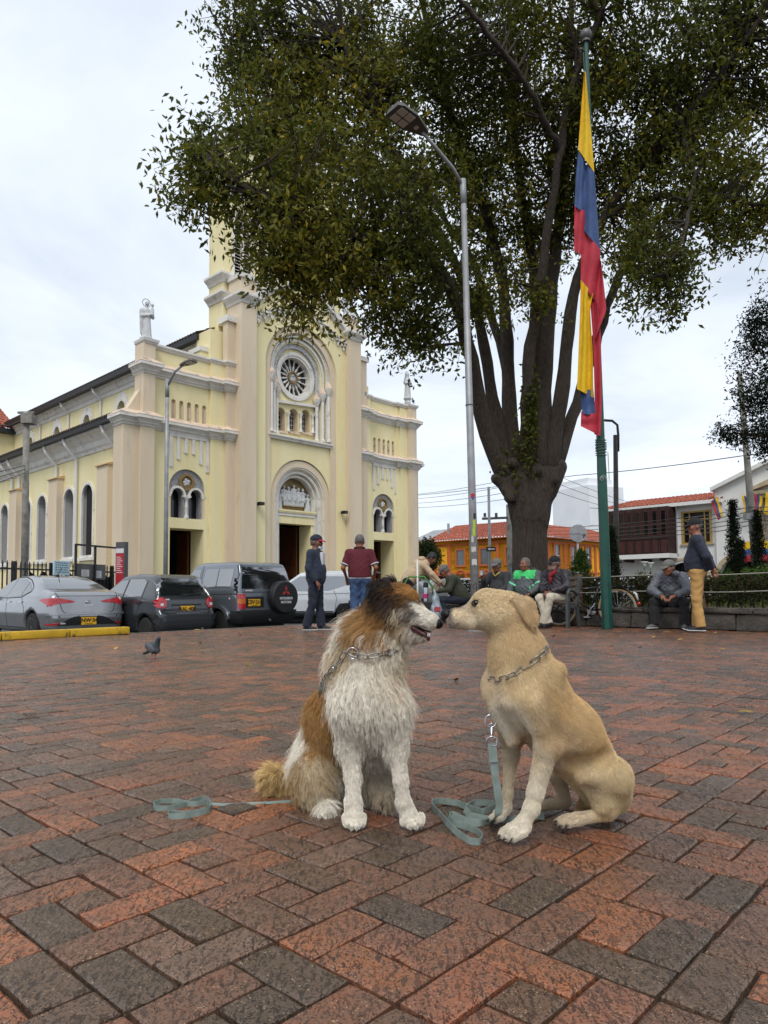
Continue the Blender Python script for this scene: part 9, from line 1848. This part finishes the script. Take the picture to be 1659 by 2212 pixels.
b = MB(); q = rc+np.array([.002, -.003, -.012]); b.tube([q+np.array([.006*math.cos(a), 0, .006*math.sin(a)]) for a in np.linspace(0, 2*PI, 12, endpoint=False)], .0022, 6, closed=True); b.tube([q+np.array([0, 0, -.005]), q+np.array([0, 0, -.03]), cl+np.array([0, -.002, .02])], [.004, .005, .0035], 8); b.tube([cl+np.array([x, -.003, z]) for x, z in ((-.013, -.006), (-.013, .014), (0, .02), (.013, .014), (.013, -.006))], .0026, 6, closed=True); b.build('snap_hook', M_CHR, ls, True)
ribbon('stitched_end', [cl+np.array([0, -.003, -.002]), cl+np.array([.002, -.0035, -.025]), cl+np.array([.003, -.003, -.048])], [sd]*3, .023, ls, .004)
# ------------------------------------------------------------------ shaggy brown and white dog
DW = gnd(800, 1790); DW[2] = 0
U7 = .2807/FPX
def q7(X, Y, Z=2.1): return at(540+X*.2807, 1215+Y*.2807, Z)-DW
def c7(P, a, b): return sd_cap(P, q7(*a[:3]), q7(*b[:3]), a[3]*U7*a[2], b[3]*U7*b[2])
def shag(P):
 d = c7(P, (900, 880, 2.13, 205), (915, 1050, 2.11, 225)); d = smin(d, c7(P, (915, 1050, 2.11, 225), (930, 1280, 2.15, 150)), .05); d = smin(d, c7(P, (880, 960, 2.2, 215), (640, 1180, 2.36, 175)), .06); d = smin(d, c7(P, (640, 1180, 2.36, 170), (560, 1480, 2.46, 190)), .05); d = smin(d, c7(P, (760, 1250, 2.3, 190), (640, 1500, 2.42, 190)), .05)
 d = smin(d, c7(P, (880, 900, 2.15, 190), (960, 640, 2.15, 185)), .05); d = smin(d, c7(P, (960, 640, 2.15, 185), (1050, 420, 2.13, 150)), .04); d = smin(d, c7(P, (740, 760, 2.2, 130), (860, 560, 2.17, 140)), .06)
 h = c7(P, (1060, 300, 2.12, 122), (1160, 285, 2.11, 112)); h = smin(h, c7(P, (1130, 380, 2.11, 112), (1200, 400, 2.10, 95)), .03); h = smin(h, c7(P, (1215, 355, 2.09, 82), (1400, 452, 2.06, 46)), .03); h = smin(h, c7(P, (1400, 450, 2.06, 46), (1448, 472, 2.055, 26)), .012); h = smin(h, c7(P, (1200, 270, 2.07, 45), (1250, 265, 2.075, 32)), .02)
 h = smin(h, c7(P, (1290, 425, 2.055, 40), (1390, 480, 2.05, 34)), .014)
 j = c7(P, (1150, 480, 2.11, 85), (1240, 540, 2.09, 48)); j = smin(j, c7(P, (1240, 545, 2.09, 42), (1345, 582, 2.065, 24)), .02); h = smax(h, -c7(P, (1270, 505, 2.055, 18), (1400, 560, 2.04, 30)), .012); d = smin(smin(d, h, .03), j, .02)
 for sx in (0,):
  d = smin(d, c7(P, (760, 1130, 2.09, 120), (765, 1400, 2.11, 82)), .05); d = smin(d, c7(P, (765, 1400, 2.11, 74), (788, 1650, 2.09, 50)), .03); d = smin(d, c7(P, (788, 1650, 2.09, 50), (792, 1840, 2.075, 50)), .015); d = smin(d, c7(P, (792, 1850, 2.085, 60), (798, 1945, 2.07, 66)), .015)
  d = smin(d, c7(P, (1090, 1130, 2.07, 112), (1128, 1420, 2.08, 74)), .05); d = smin(d, c7(P, (1128, 1420, 2.08, 66), (1160, 1680, 2.065, 46)), .03); d = smin(d, c7(P, (1160, 1680, 2.065, 46), (1180, 1840, 2.06, 48)), .015); d = smin(d, c7(P, (1180, 1850, 2.075, 57), (1225, 1950, 2.065, 62)), .015)
 for X, Y, Z in ((742, 2005, 2.052), (778, 2022, 2.036), (824, 2022, 2.036), (858, 2005, 2.052), (1185, 2000, 2.055), (1225, 2018, 2.038), (1272, 2018, 2.036), (1308, 2000, 2.05)): d = smin(d, c7(P, (X, Y-45, Z+.03, 31), (X, Y, Z, 27)), .004)
 for X, Y, Z in ((760, 2000, 2.035), (801, 2005, 2.022), (841, 2000, 2.035), (1206, 2000, 2.035), (1249, 2003, 2.022), (1290, 2000, 2.033)): d = smax(d, -c7(P, (X, Y-45, Z+.004, 7), (X, Y+40, Z, 9)), .003)
 d = smin(d, c7(P, (480, 1560, 2.34, 150), (520, 1700, 2.27, 135)), .05); d = smin(d, c7(P, (500, 1640, 2.3, 140), (450, 1790, 2.34, 90)), .04); d = smin(d, c7(P, (530, 1820, 2.28, 60), (585, 1890, 2.19, 48)), .03); d = smin(d, c7(P, (570, 1905, 2.2, 46), (590, 1920, 2.17, 40)), .01)
 d = smin(d, c7(P, (880, 1450, 2.32, 150), (960, 1680, 2.25, 110)), .06); d = smin(d, c7(P, (960, 1740, 2.25, 60), (1065, 1800, 2.17, 44)), .03)
 d = smin(d, c7(P, (330, 1700, 2.5, 60), (200, 1690, 2.42, 62)), .03); d = smin(d, c7(P, (200, 1690, 2.42, 62), (150, 1640, 2.38, 40)), .02)
 # folded near ear
 Pe = P.copy(); cz = q7(1000, 240, 2.075); Pe[:, 1] = (P[:, 1]-cz[1])*2.4+cz[1]; e = c7(Pe, (1040, 190, 2.075, 52), (975, 190, 2.075, 46)); e = smin(e, c7(Pe, (975, 195, 2.075, 46), (950, 265, 2.075, 34)), .015); d = smin(d, e/1.6, .012); d = smin(d, c7(P, (1075, 160, 2.17, 40), (1065, 215, 2.17, 60)), .02)
 return d
dog2 = empty('shaggy_dog', DW, 0, 'shaggy brown and white dog sitting with its head turned to the other dog', 'dog')
lo7 = q7(20, 2080, 2.4); hi7 = q7(1500, 60, 2.05); lo7 = np.array([q7(20, 1700, 2.45)[0]-.02, 1.93-DW[1], -.02]); hi7 = np.array([q7(1500, 470, 2.05)[0]+.02, 2.75-DW[1], q7(1100, 60, 2.15)[2]])
vs7, Q7 = surfnet(shag, lo7, hi7, .0052); vs7 = smooth_mesh(vs7, Q7, 1)
K = lambda p, s, c: dict(p=q7(*p), s=s*U7*2.1, c=L3(c))
WH, CR, TN, DK, GY, TL = '#ece3d3', '#cfbb9a', '#ab8350', '#1e1713', '#6d655d', '#d8b87f'
C_S = [K((1230, 200, 2.06), 55, '#a8783e'), K((1150, 175, 2.06), 70, '#8f6230'), K((1070, 160, 2.05), 60, '#4d3a28'), K((990, 200, 2.05), 95, DK), K((960, 260, 2.05), 60, DK), K((1060, 270, 2.04), 85, '#2c221a'), K((1130, 320, 2.03), 60, '#4a3622'), K((1190, 290, 2.04), 45, '#8a6236'), K((1280, 305, 2.03), 42, '#231d19'), K((1255, 350, 2.03), 45, '#58514a'), K((1310, 385, 2.02), 36, '#a19a91'), K((1205, 350, 2.03), 45, GY), K((1220, 400, 2.03), 30, '#8d867d'), K((1360, 425, 2.02), 55, WH), K((1420, 465, 2.02), 28, '#9a938b'), K((1240, 430, 2.03), 60, WH), K((1250, 570, 2.05), 70, '#c3b7a8'), K((1180, 520, 2.05), 70, CR), K((1120, 430, 2.02), 60, '#9d703e'), K((1040, 400, 2.02), 60, '#7a5330'), K((1010, 330, 2.02), 50, DK), K((1120, 360, 2.02), 35, '#3a2c20'), K((1060, 470, 2.02), 40, '#5f4128'), K((900, 380, 2.05), 100, '#a87a45'), K((820, 440, 2.1), 70, '#b28a58'), K((980, 520, 2.02), 80, '#996b39'), K((860, 570, 2.03), 70, '#9a6f40'), K((1080, 560, 2.02), 60, CR), K((720, 480, 2.14), 70, WH), K((660, 600, 2.15), 70, WH), K((750, 560, 2.08), 60, '#a77c4a'), K((700, 700, 2.12), 90, CR), K((830, 660, 2.03), 50, '#8c653b'), K((600, 850, 2.18), 70, WH), K((950, 680, 2.0), 90, WH), K((1120, 700, 2.02), 100, WH), K((900, 900, 1.98), 180, WH), K((1100, 900, 2.0), 150, CR), K((950, 1100, 1.98), 180, WH), K((1150, 1100, 2.02), 120, WH), K((700, 1080, 2.06), 100, WH), K((510, 1020, 2.28), 70, '#ab7d45'), K((560, 1120, 2.2), 90, TN), K((480, 1200, 2.28), 80, TN), K((600, 1260, 2.2), 90, '#a0763f'), K((500, 1350, 2.28), 70, '#a8824f'), K((640, 1400, 2.2), 70, '#a08a6b'), K((360, 1480, 2.36), 100, WH), K((480, 1560, 2.2), 90, CR), K((560, 1650, 2.2), 90, '#ab9470'), K((380, 1700, 2.28), 90, '#a98c62'), K((450, 1800, 2.25), 80, CR), K((640, 1750, 2.2), 80, WH), K((590, 1900, 2.15), 60, WH), K((770, 1500, 2.05), 130, WH), K((790, 1950, 2.0), 140, WH), K((1140, 1500, 2.03), 130, WH), K((1230, 1950, 2.0), 140, WH), K((920, 1500, 2.15), 120, '#bdb1a0'), K((950, 1750, 2.2), 110, '#b5a58e'), K((170, 1640, 2.35), 130, TL), K((260, 1560, 2.4), 60, '#b08648')]
def shag_col(P):
 N_ = .011*np.sin(P[:, [0]]*92+P[:, [2]]*61)+.011*np.sin(P[:, [1]]*75+P[:, [2]]*113+1)+.007*np.sin(P[:, [0]]*190+P[:, [2]]*170); c = blend(P+N_*np.array([1, .5, -1.]), C_S, 'c', .62); return c
np_obj('body', vs7, Q7, M_COAT, dog2, True, shag_col(vs7.astype(np.float32))*.85)
G7 = lambda p, s, d, l, f=.35: dict(p=q7(*p), s=s*U7*2.1, d=np.array(d, float)/np.linalg.norm(d), l=l, f=f)
A7 = [G7((1440, 465, 2.03), 40, (-1, 0, .1), .003, .15), G7((1370, 430, 2.02), 60, (-1, .0, .15), .006, .2), G7((1290, 340, 2.02), 50, (-1, 0, .2), .008, .2), G7((1300, 560, 2.04), 60, (-1, 0, -.3), .008), G7((1230, 200, 2.06), 60, (-1, 0, .35), .013, .35), G7((1130, 160, 2.06), 60, (-1, 0, .1), .02, .45), G7((1080, 110, 2.1), 50, (-.7, 0, .5), .022, .7), G7((980, 220, 2.03), 70, (-.3, 0, -1), .028, .5), G7((1080, 300, 2.02), 60, (-.35, 0, -1), .05, .4), G7((1150, 400, 2.02), 60, (-.3, 0, -1), .045, .35), G7((1220, 480, 2.03), 60, (-.5, 0, -.6), .02), G7((1200, 580, 2.05), 70, (-.2, 0, -1), .035), G7((930, 400, 2.05), 90, (-.75, 0, -.8), .055, .5), G7((800, 440, 2.12), 80, (-1, 0, -.45), .055, .65), G7((700, 520, 2.15), 80, (-.8, 0, -.7), .05, .55), G7((850, 600, 2.04), 90, (-.2, 0, -1), .05, .45), G7((640, 700, 2.16), 80, (-.6, 0, -1), .045, .5), G7((580, 880, 2.2), 60, (-.4, 0, -1), .035, .5), G7((1000, 620, 2.02), 90, (.1, 0, -1), .055, .45), G7((1150, 720, 2.03), 90, (.25, 0, -1), .055, .5), G7((900, 900, 1.98), 130, (.35, 0, -1), .05, .4), G7((1130, 900, 2.02), 110, (.45, 0, -1), .055, .5), G7((720, 1000, 2.06), 110, (.05, 0, -1), .045, .3), G7((940, 1120, 1.98), 130, (.1, 0, -1), .06, .4), G7((1170, 1100, 2.03), 90, (.15, 0, -1), .045, .4), G7((740, 1250, 2.05), 100, (0, 0, -1), .035, .3), G7((930, 1320, 2.05), 100, (.05, 0, -1), .065, .4), G7((500, 1050, 2.28), 90, (-.25, 0, -1), .045, .35), G7((560, 1250, 2.22), 110, (.25, 0, -1), .06, .4), G7((420, 1350, 2.33), 90, (-.2, 0, -1), .05, .45), G7((640, 1450, 2.2), 100, (.4, 0, -1), .065, .4), G7((330, 1500, 2.4), 90, (-.6, 0, -.8), .05, .6), G7((480, 1600, 2.22), 110, (.25, 0, -1), .06, .45), G7((360, 1750, 2.3), 90, (.1, 0, -1), .055, .45), G7((600, 1720, 2.2), 100, (.4, 0, -1), .055, .4), G7((580, 1900, 2.15), 60, (.2, -.4, -1), .014), G7((770, 1480, 2.06), 80, (-.05, 0, -1), .010, .2), G7((700, 1450, 2.12), 40, (-.5, .3, -1), .035, .6), G7((790, 1700, 2.06), 90, (0, 0, -1), .0055, .2), G7((795, 1980, 2.03), 90, (0, -.6, -1), .0045, .2), G7((1140, 1480, 2.04), 80, (0, 0, -1), .009, .2), G7((1170, 1700, 2.04), 90, (.05, 0, -1), .0055, .2), G7((1235, 1980, 2.03), 90, (.2, -.6, -1), .0045, .2), G7((920, 1550, 2.16), 120, (.1, 0, -1), .06, .4), G7((950, 1780, 2.2), 90, (.1, 0, -1), .045, .4), G7((230, 1600, 2.4), 90, (-.8, 0, .3), .055, .7), G7((130, 1650, 2.36), 80, (-.7, 0, -.5), .05, .7), G7((220, 1740, 2.38), 80, (-.1, 0, -1), .05, .55)]
nos7 = q7(1455, 478, 2.055); mth = q7(1320, 525, 2.045)
ec7 = trace(shag, [(540+1292*.2807, 1215+300*.2807)], DW)[0]
def keep7(R):
 m = (np.linalg.norm(R-nos7, axis=1) > .015) & (np.linalg.norm(R-ec7, axis=1) > .007)
 a, b_ = q7(1265, 500, 2.05), q7(1385, 562, 2.05); ab = b_-a; t = np.clip(((R-a) @ ab)/(ab@ab), 0, 1); dm = R-a-t[:, None]*ab; return m & ~((np.abs(dm[:, 2]) < .0075) & (np.abs(dm[:, 0]) < .012))
fur(dog2, shag, vs7, Q7, 125000, A7, shag_col, 8, .00045, clump=8000, wave=.55, keep=keep7, tipw=.35)
fur(dog2, shag, vs7, Q7, 9000, [dict(a, l=a['l']*1.35+.004, f=a['f']*1.4) for a in A7], shag_col, 8, .0004, wave=.3, keep=keep7, tipw=.25)
b = MB(); b.ball(q7(1448, 472, 2.055), .0155, 14, sc=(.9, 1.0, .95)); b.build('nose', M_NOSE, dog2, True)
b = MB(); b.ball(ec7+np.array([0, .003, 0]), .0078, 12); b.build('eye', M_EYE, dog2, True); b = MB(); b.ball(q7(1300, 300, 2.12), .0078, 10); b.build('eye', M_EYE, dog2, True)
def gum(P): d = c7(P, (1255, 505, 2.062, 22), (1345, 560, 2.058, 22)); return smin(d, c7(P, (1345, 560, 2.058, 20), (1372, 585, 2.055, 16)), .006)
sd_obj('mouth', gum, q7(1200, 640, 2.1)-np.array([0, .1, 0]), q7(1440, 440, 2.1)+np.array([0, .06, 0]), .003, M_GUM, dog2)
lpt = trace(shag, [(540+X*.2807, 1215+Y*.2807) for X, Y in ((1245, 478), (1290, 500), (1340, 522), (1390, 535))], DW); b = MB(); b.tube(lpt-np.array([0, .002, 0]), [.003, .0035, .003, .002], 6); b.build('upper_lip', M_NOSE, dog2, True)
lpt = trace(shag, [(540+X*.2807, 1215+Y*.2807) for X, Y in ((1250, 520), (1290, 560), (1340, 582), (1375, 592))], DW); b = MB(); b.tube(lpt-np.array([0, .001, 0]), [.0025, .003, .004, .005], 6); b.build('lower_lip', M_NOSE, dog2, True)
for X, Y in ((1380, 548), (1368, 572)): p = q7(X, Y, 2.045); b = MB(); b.tube([p, p+np.array([0, 0, .01 if Y > 560 else -.01])], [.0025, .0008], 6); b.build('tooth', M_PAPER, dog2, True)
cp7 = [(765, 690), (735, 740), (690, 790), (650, 835), (615, 880), (585, 930)]; f7 = trace(shag, [(540+X*.2807, 1215+Y*.2807) for X, Y in cp7], DW)+np.array([-.012, -.028, 0]); f7b = trace(shag, [(540+X*.2807, 1215+Y*.2807) for X, Y in ((765, 690), (820, 705), (870, 718), (930, 712), (990, 700), (1060, 690))], DW)+np.array([0, -.034, 0])
col7 = empty('chain_collar', DW, 0, 'steel chain collar half sunk in the coat of the shaggy dog', 'collar'); cen7 = np.array([q7(880, 800, 2.2)])[0]
chain(col7, f7, lambda c: np.array([-.5, -1, .2]), .034, .014, .0018); chain(col7, f7b, lambda c: np.array([0, -1, .2]), .034, .014, .0018)
far7 = [f7b[-1], f7b[-1]+np.array([.05, .08, 0]), q7(1120, 760, 2.3), q7(900, 860, 2.42), f7[-1]+np.array([.02, .06, 0]), f7[-1]]; chain(col7, far7, lambda c: np.array([0, 1, .2]), .036, .017, .0023)
for X, Y in ((790, 690), (645, 840)): p = trace(shag, [(540+X*.2807, 1215+Y*.2807)], DW)[0]+np.array([0, -.036, 0]); b = MB(); b.tube([p+np.array([.0155*math.cos(a), 0, .0155*math.sin(a)]) for a in np.linspace(0, 2*PI, 20, endpoint=False)], .0022, 6, closed=True); b.build('ring', M_CHR, col7, True)
# leash of the shaggy dog: straight strap and hand loop lying on its edge
hL = lambda X, Y, h=.011: gnd(270+X*.2604, 1566+Y*.2604)-DW+np.array([0, 0, h])
ls2 = empty('dog_leash', DW, 0, 'sage green leash stretched left from the shaggy dog with its hand loop on the bricks', 'leash', 'dog leashes')
ribbon('strap', [hL(1560, 640, .012), hL(1380, 655, .008), hL(1200, 660, .005), hL(1000, 668, .004), hL(820, 676, .004), hL(715, 672, .006)], [(.0, 1, .25)]*6, .017, ls2, n=60)
ribbon('hand_loop', [hL(712, 668), hL(640, 640), hL(560, 668), hL(470, 705), hL(340, 732), hL(245, 722), hL(232, 690), hL(300, 668), hL(430, 668), hL(520, 690), hL(600, 690), hL(690, 672), hL(716, 700), hL(700, 738), hL(620, 765), hL(500, 790), hL(390, 800), hL(352, 790), hL(370, 765), hL(470, 775), hL(560, 770), hL(640, 750), hL(708, 715)], [up]*23, .0215, ls2, n=220)
b = ribbon('back_strap', [hL(585, 925, .3)]*1+[f7[-1]+np.array([0, .02, 0]), f7[-1]+np.array([-.03, .12, -.1]), hL(1500, 640, .05)+np.array([0, .1, 0])], [(1, 0, 0)]*4, .017, ls2, n=30) if False else None
b = MB(); p = f7[-1]; ribbon('collar_strap', [p+np.array([.004, -.004, .012]), p+np.array([-.004, 0, -.02]), p+np.array([-.004, .02, -.045])], [(1, .2, 0)]*3, .014, ls2, n=14)
# ------------------------------------------------------------------ pigeons, leaves, washers
def pigeon_fn(P):
 d = sd_ell(P, (0, 0, .115), (.085, .045, .05), roty(-.5).T); d = smin(d, sd_cap(P, (.05, 0, .15), (.075, 0, .20), .032, .022), .03); d = smin(d, sd_ell(P, (.082, 0, .218), (.022, .018, .019)), .012); d = smin(d, sd_cap(P, (.10, 0, .215), (.118, 0, .208), .006, .002), .006); d = smin(d, smax(sd_cap(P, (-.05, 0, .09), (-.145, 0, .055), .03, .022), np.abs(P[:, 2]-(.075+.35*(P[:, 0]+.08)))-.012, .01), .02)
 for s in (-1, 1): d = smin(d, sd_ell(P, (-.015, s*.04, .115), (.08, .014, .036), roty(-.45).T), .008); d = smin(d, sd_cap(P, (.0, s*.018, .08), (.002, s*.02, .01), .008, .004), .01)
 return d
def pig_col(P): c = np.tile(L3('#3c4046'), (len(P), 1)); c[P[:, 2] > .165] = L3('#23303a'); c[(P[:, 2] > .14) & (P[:, 2] < .165) & (P[:, 0] > .03)] = L3('#2c3b3a'); c[(np.abs(P[:, 1]) > .036) & (P[:, 0] < .03)] = L3('#4a4e54'); c[(np.abs(P[:, 1]) > .036) & (np.abs(P[:, 0]+.045+.4*(P[:, 2]-.1)) < .007)] = L3('#17191b'); c[P[:, 2] < .07] = L3('#8a4a48') if False else c[P[:, 2] < .07]; c[P[:, 2] < .055] = L3('#8a4b47'); c[P[:, 0] < -.09] = L3('#2d3035'); return c
gp_ = gnd(331, 1425); pg = empty('pigeon', (gp_[0], gp_[1], .004), math.radians(-35), 'dark grey pigeon walking on the bricks in front of the parked cars', 'pigeon', 'pigeons')
sd_obj('body', pigeon_fn, (-.19, -.08, -.005), (.14, .08, .25), .0055, mat('pigeon_feather', '#3a3d42', .6, attr='tint'), pg, pig_col)
for s in (-1, 1):
 b = MB()
 for a in (-.5, 0, .5, PI): b.tube([(.002, s*.02, .012), (.002+.03*math.cos(a), s*.02+.03*math.sin(a), .003)], [.004, .002], 5)
 b.build('foot', mat('pigeon_foot', '#9a5a55', .7) if s < 0 else bpy.data.materials['pigeon_foot'], pg, True)
 b = MB(); b.ball((.09, s*.017, .222), .004, 8); b.build('eye', M_AMB, pg, True)
for (x, y, Y, lab) in ((892, 872, 39.4, 'pigeon perched beside the statue on the globe'), (796, 772, 36.0, 'pigeon perched on the shoulder cap right of the church gable')):
 p = at(x, y, Y); q = copy_tree(pg); q.location = p; q.rotation_euler = (0, 0, rnd.uniform(0, 6)); q.scale = (1.3, 1.3, 1.3); q['label'] = lab
M_DLEAF = mat('fallen_leaf', '#a58a3a', .7, col2='#7a5f2c', scale=40, objvar=.4); lvm = []
for k in range(4):
 b = MB(); n = 7; vs = []
 for i in range(n+1): t = i/n; w_ = .016*math.sin(PI*t)**.8+.0008; z = .004+.010*math.sin(PI*t+k*.7)*(.4+.3*k); vs += [(t*.075-.0375, -w_, z+.006*(k % 2)), (t*.075-.0375, 0, z), (t*.075-.0375, w_, z+.005)]
 b.add(vs, [(3*i+j, 3*i+j+1, 3*i+j+4, 3*i+j+3) for i in range(n) for j in (0, 1)]); lvm.append(b.mesh('leaf', M_DLEAF, True, False))
lf_ = [(1610, 1541), (1412, 1378), (1160, 1490) if False else (537, 1438), (790, 1395), (425, 1362), (655, 1405), (1180, 1370), (1195, 1375), (1330, 1372), (1470, 1384), (1545, 1368), (1380, 1400), (64, 1547), (430, 1392), (250, 1402), (985, 1470), (1560, 1405), (700, 1380), (600, 1366), (520, 1372), (590, 1672), (1320, 1395), (1100, 1376), (880, 1378), (1440, 1367), (470, 1368)]
for i, (x, y) in enumerate(lf_):
 p = gnd(x, y); o = bpy.data.objects.new('fallen_leaf', lvm[i % 4]); link(o); o.location = (p[0], p[1], .004); o.rotation_euler = (0, 0, rnd.uniform(0, 6.3)); s = rnd.uniform(.8, 1.5); o.scale = (s, s, s)
 tag(o, {0: 'curled yellow leaf lying alone right of the pale dog', 12: 'small pale leaf lying alone at the far left of the bricks', 20: 'brown leaf beside the tail of the shaggy dog'}.get(i, 'small dry yellow brown leaf fallen on the red bricks'), 'leaf', 'leaves fallen on the plaza')
for x, y, lab in ((403, 2145, 'small white plastic ring on an orange brown brick, nearer of two'), (627, 2091, 'small white plastic ring on an orange brick, farther of two')):
 p = gnd(x, y); o = MB(); o.tube([(.0048*math.cos(a), .0048*math.sin(a), .0) for a in np.linspace(0, 2*PI, 20, endpoint=False)], .0016, 6, closed=True); o = o.build('plastic_ring', M_PETAL, None, True); o.location = (p[0], p[1], .003); tag(o, lab, 'ring', 'white rings on the bricks')
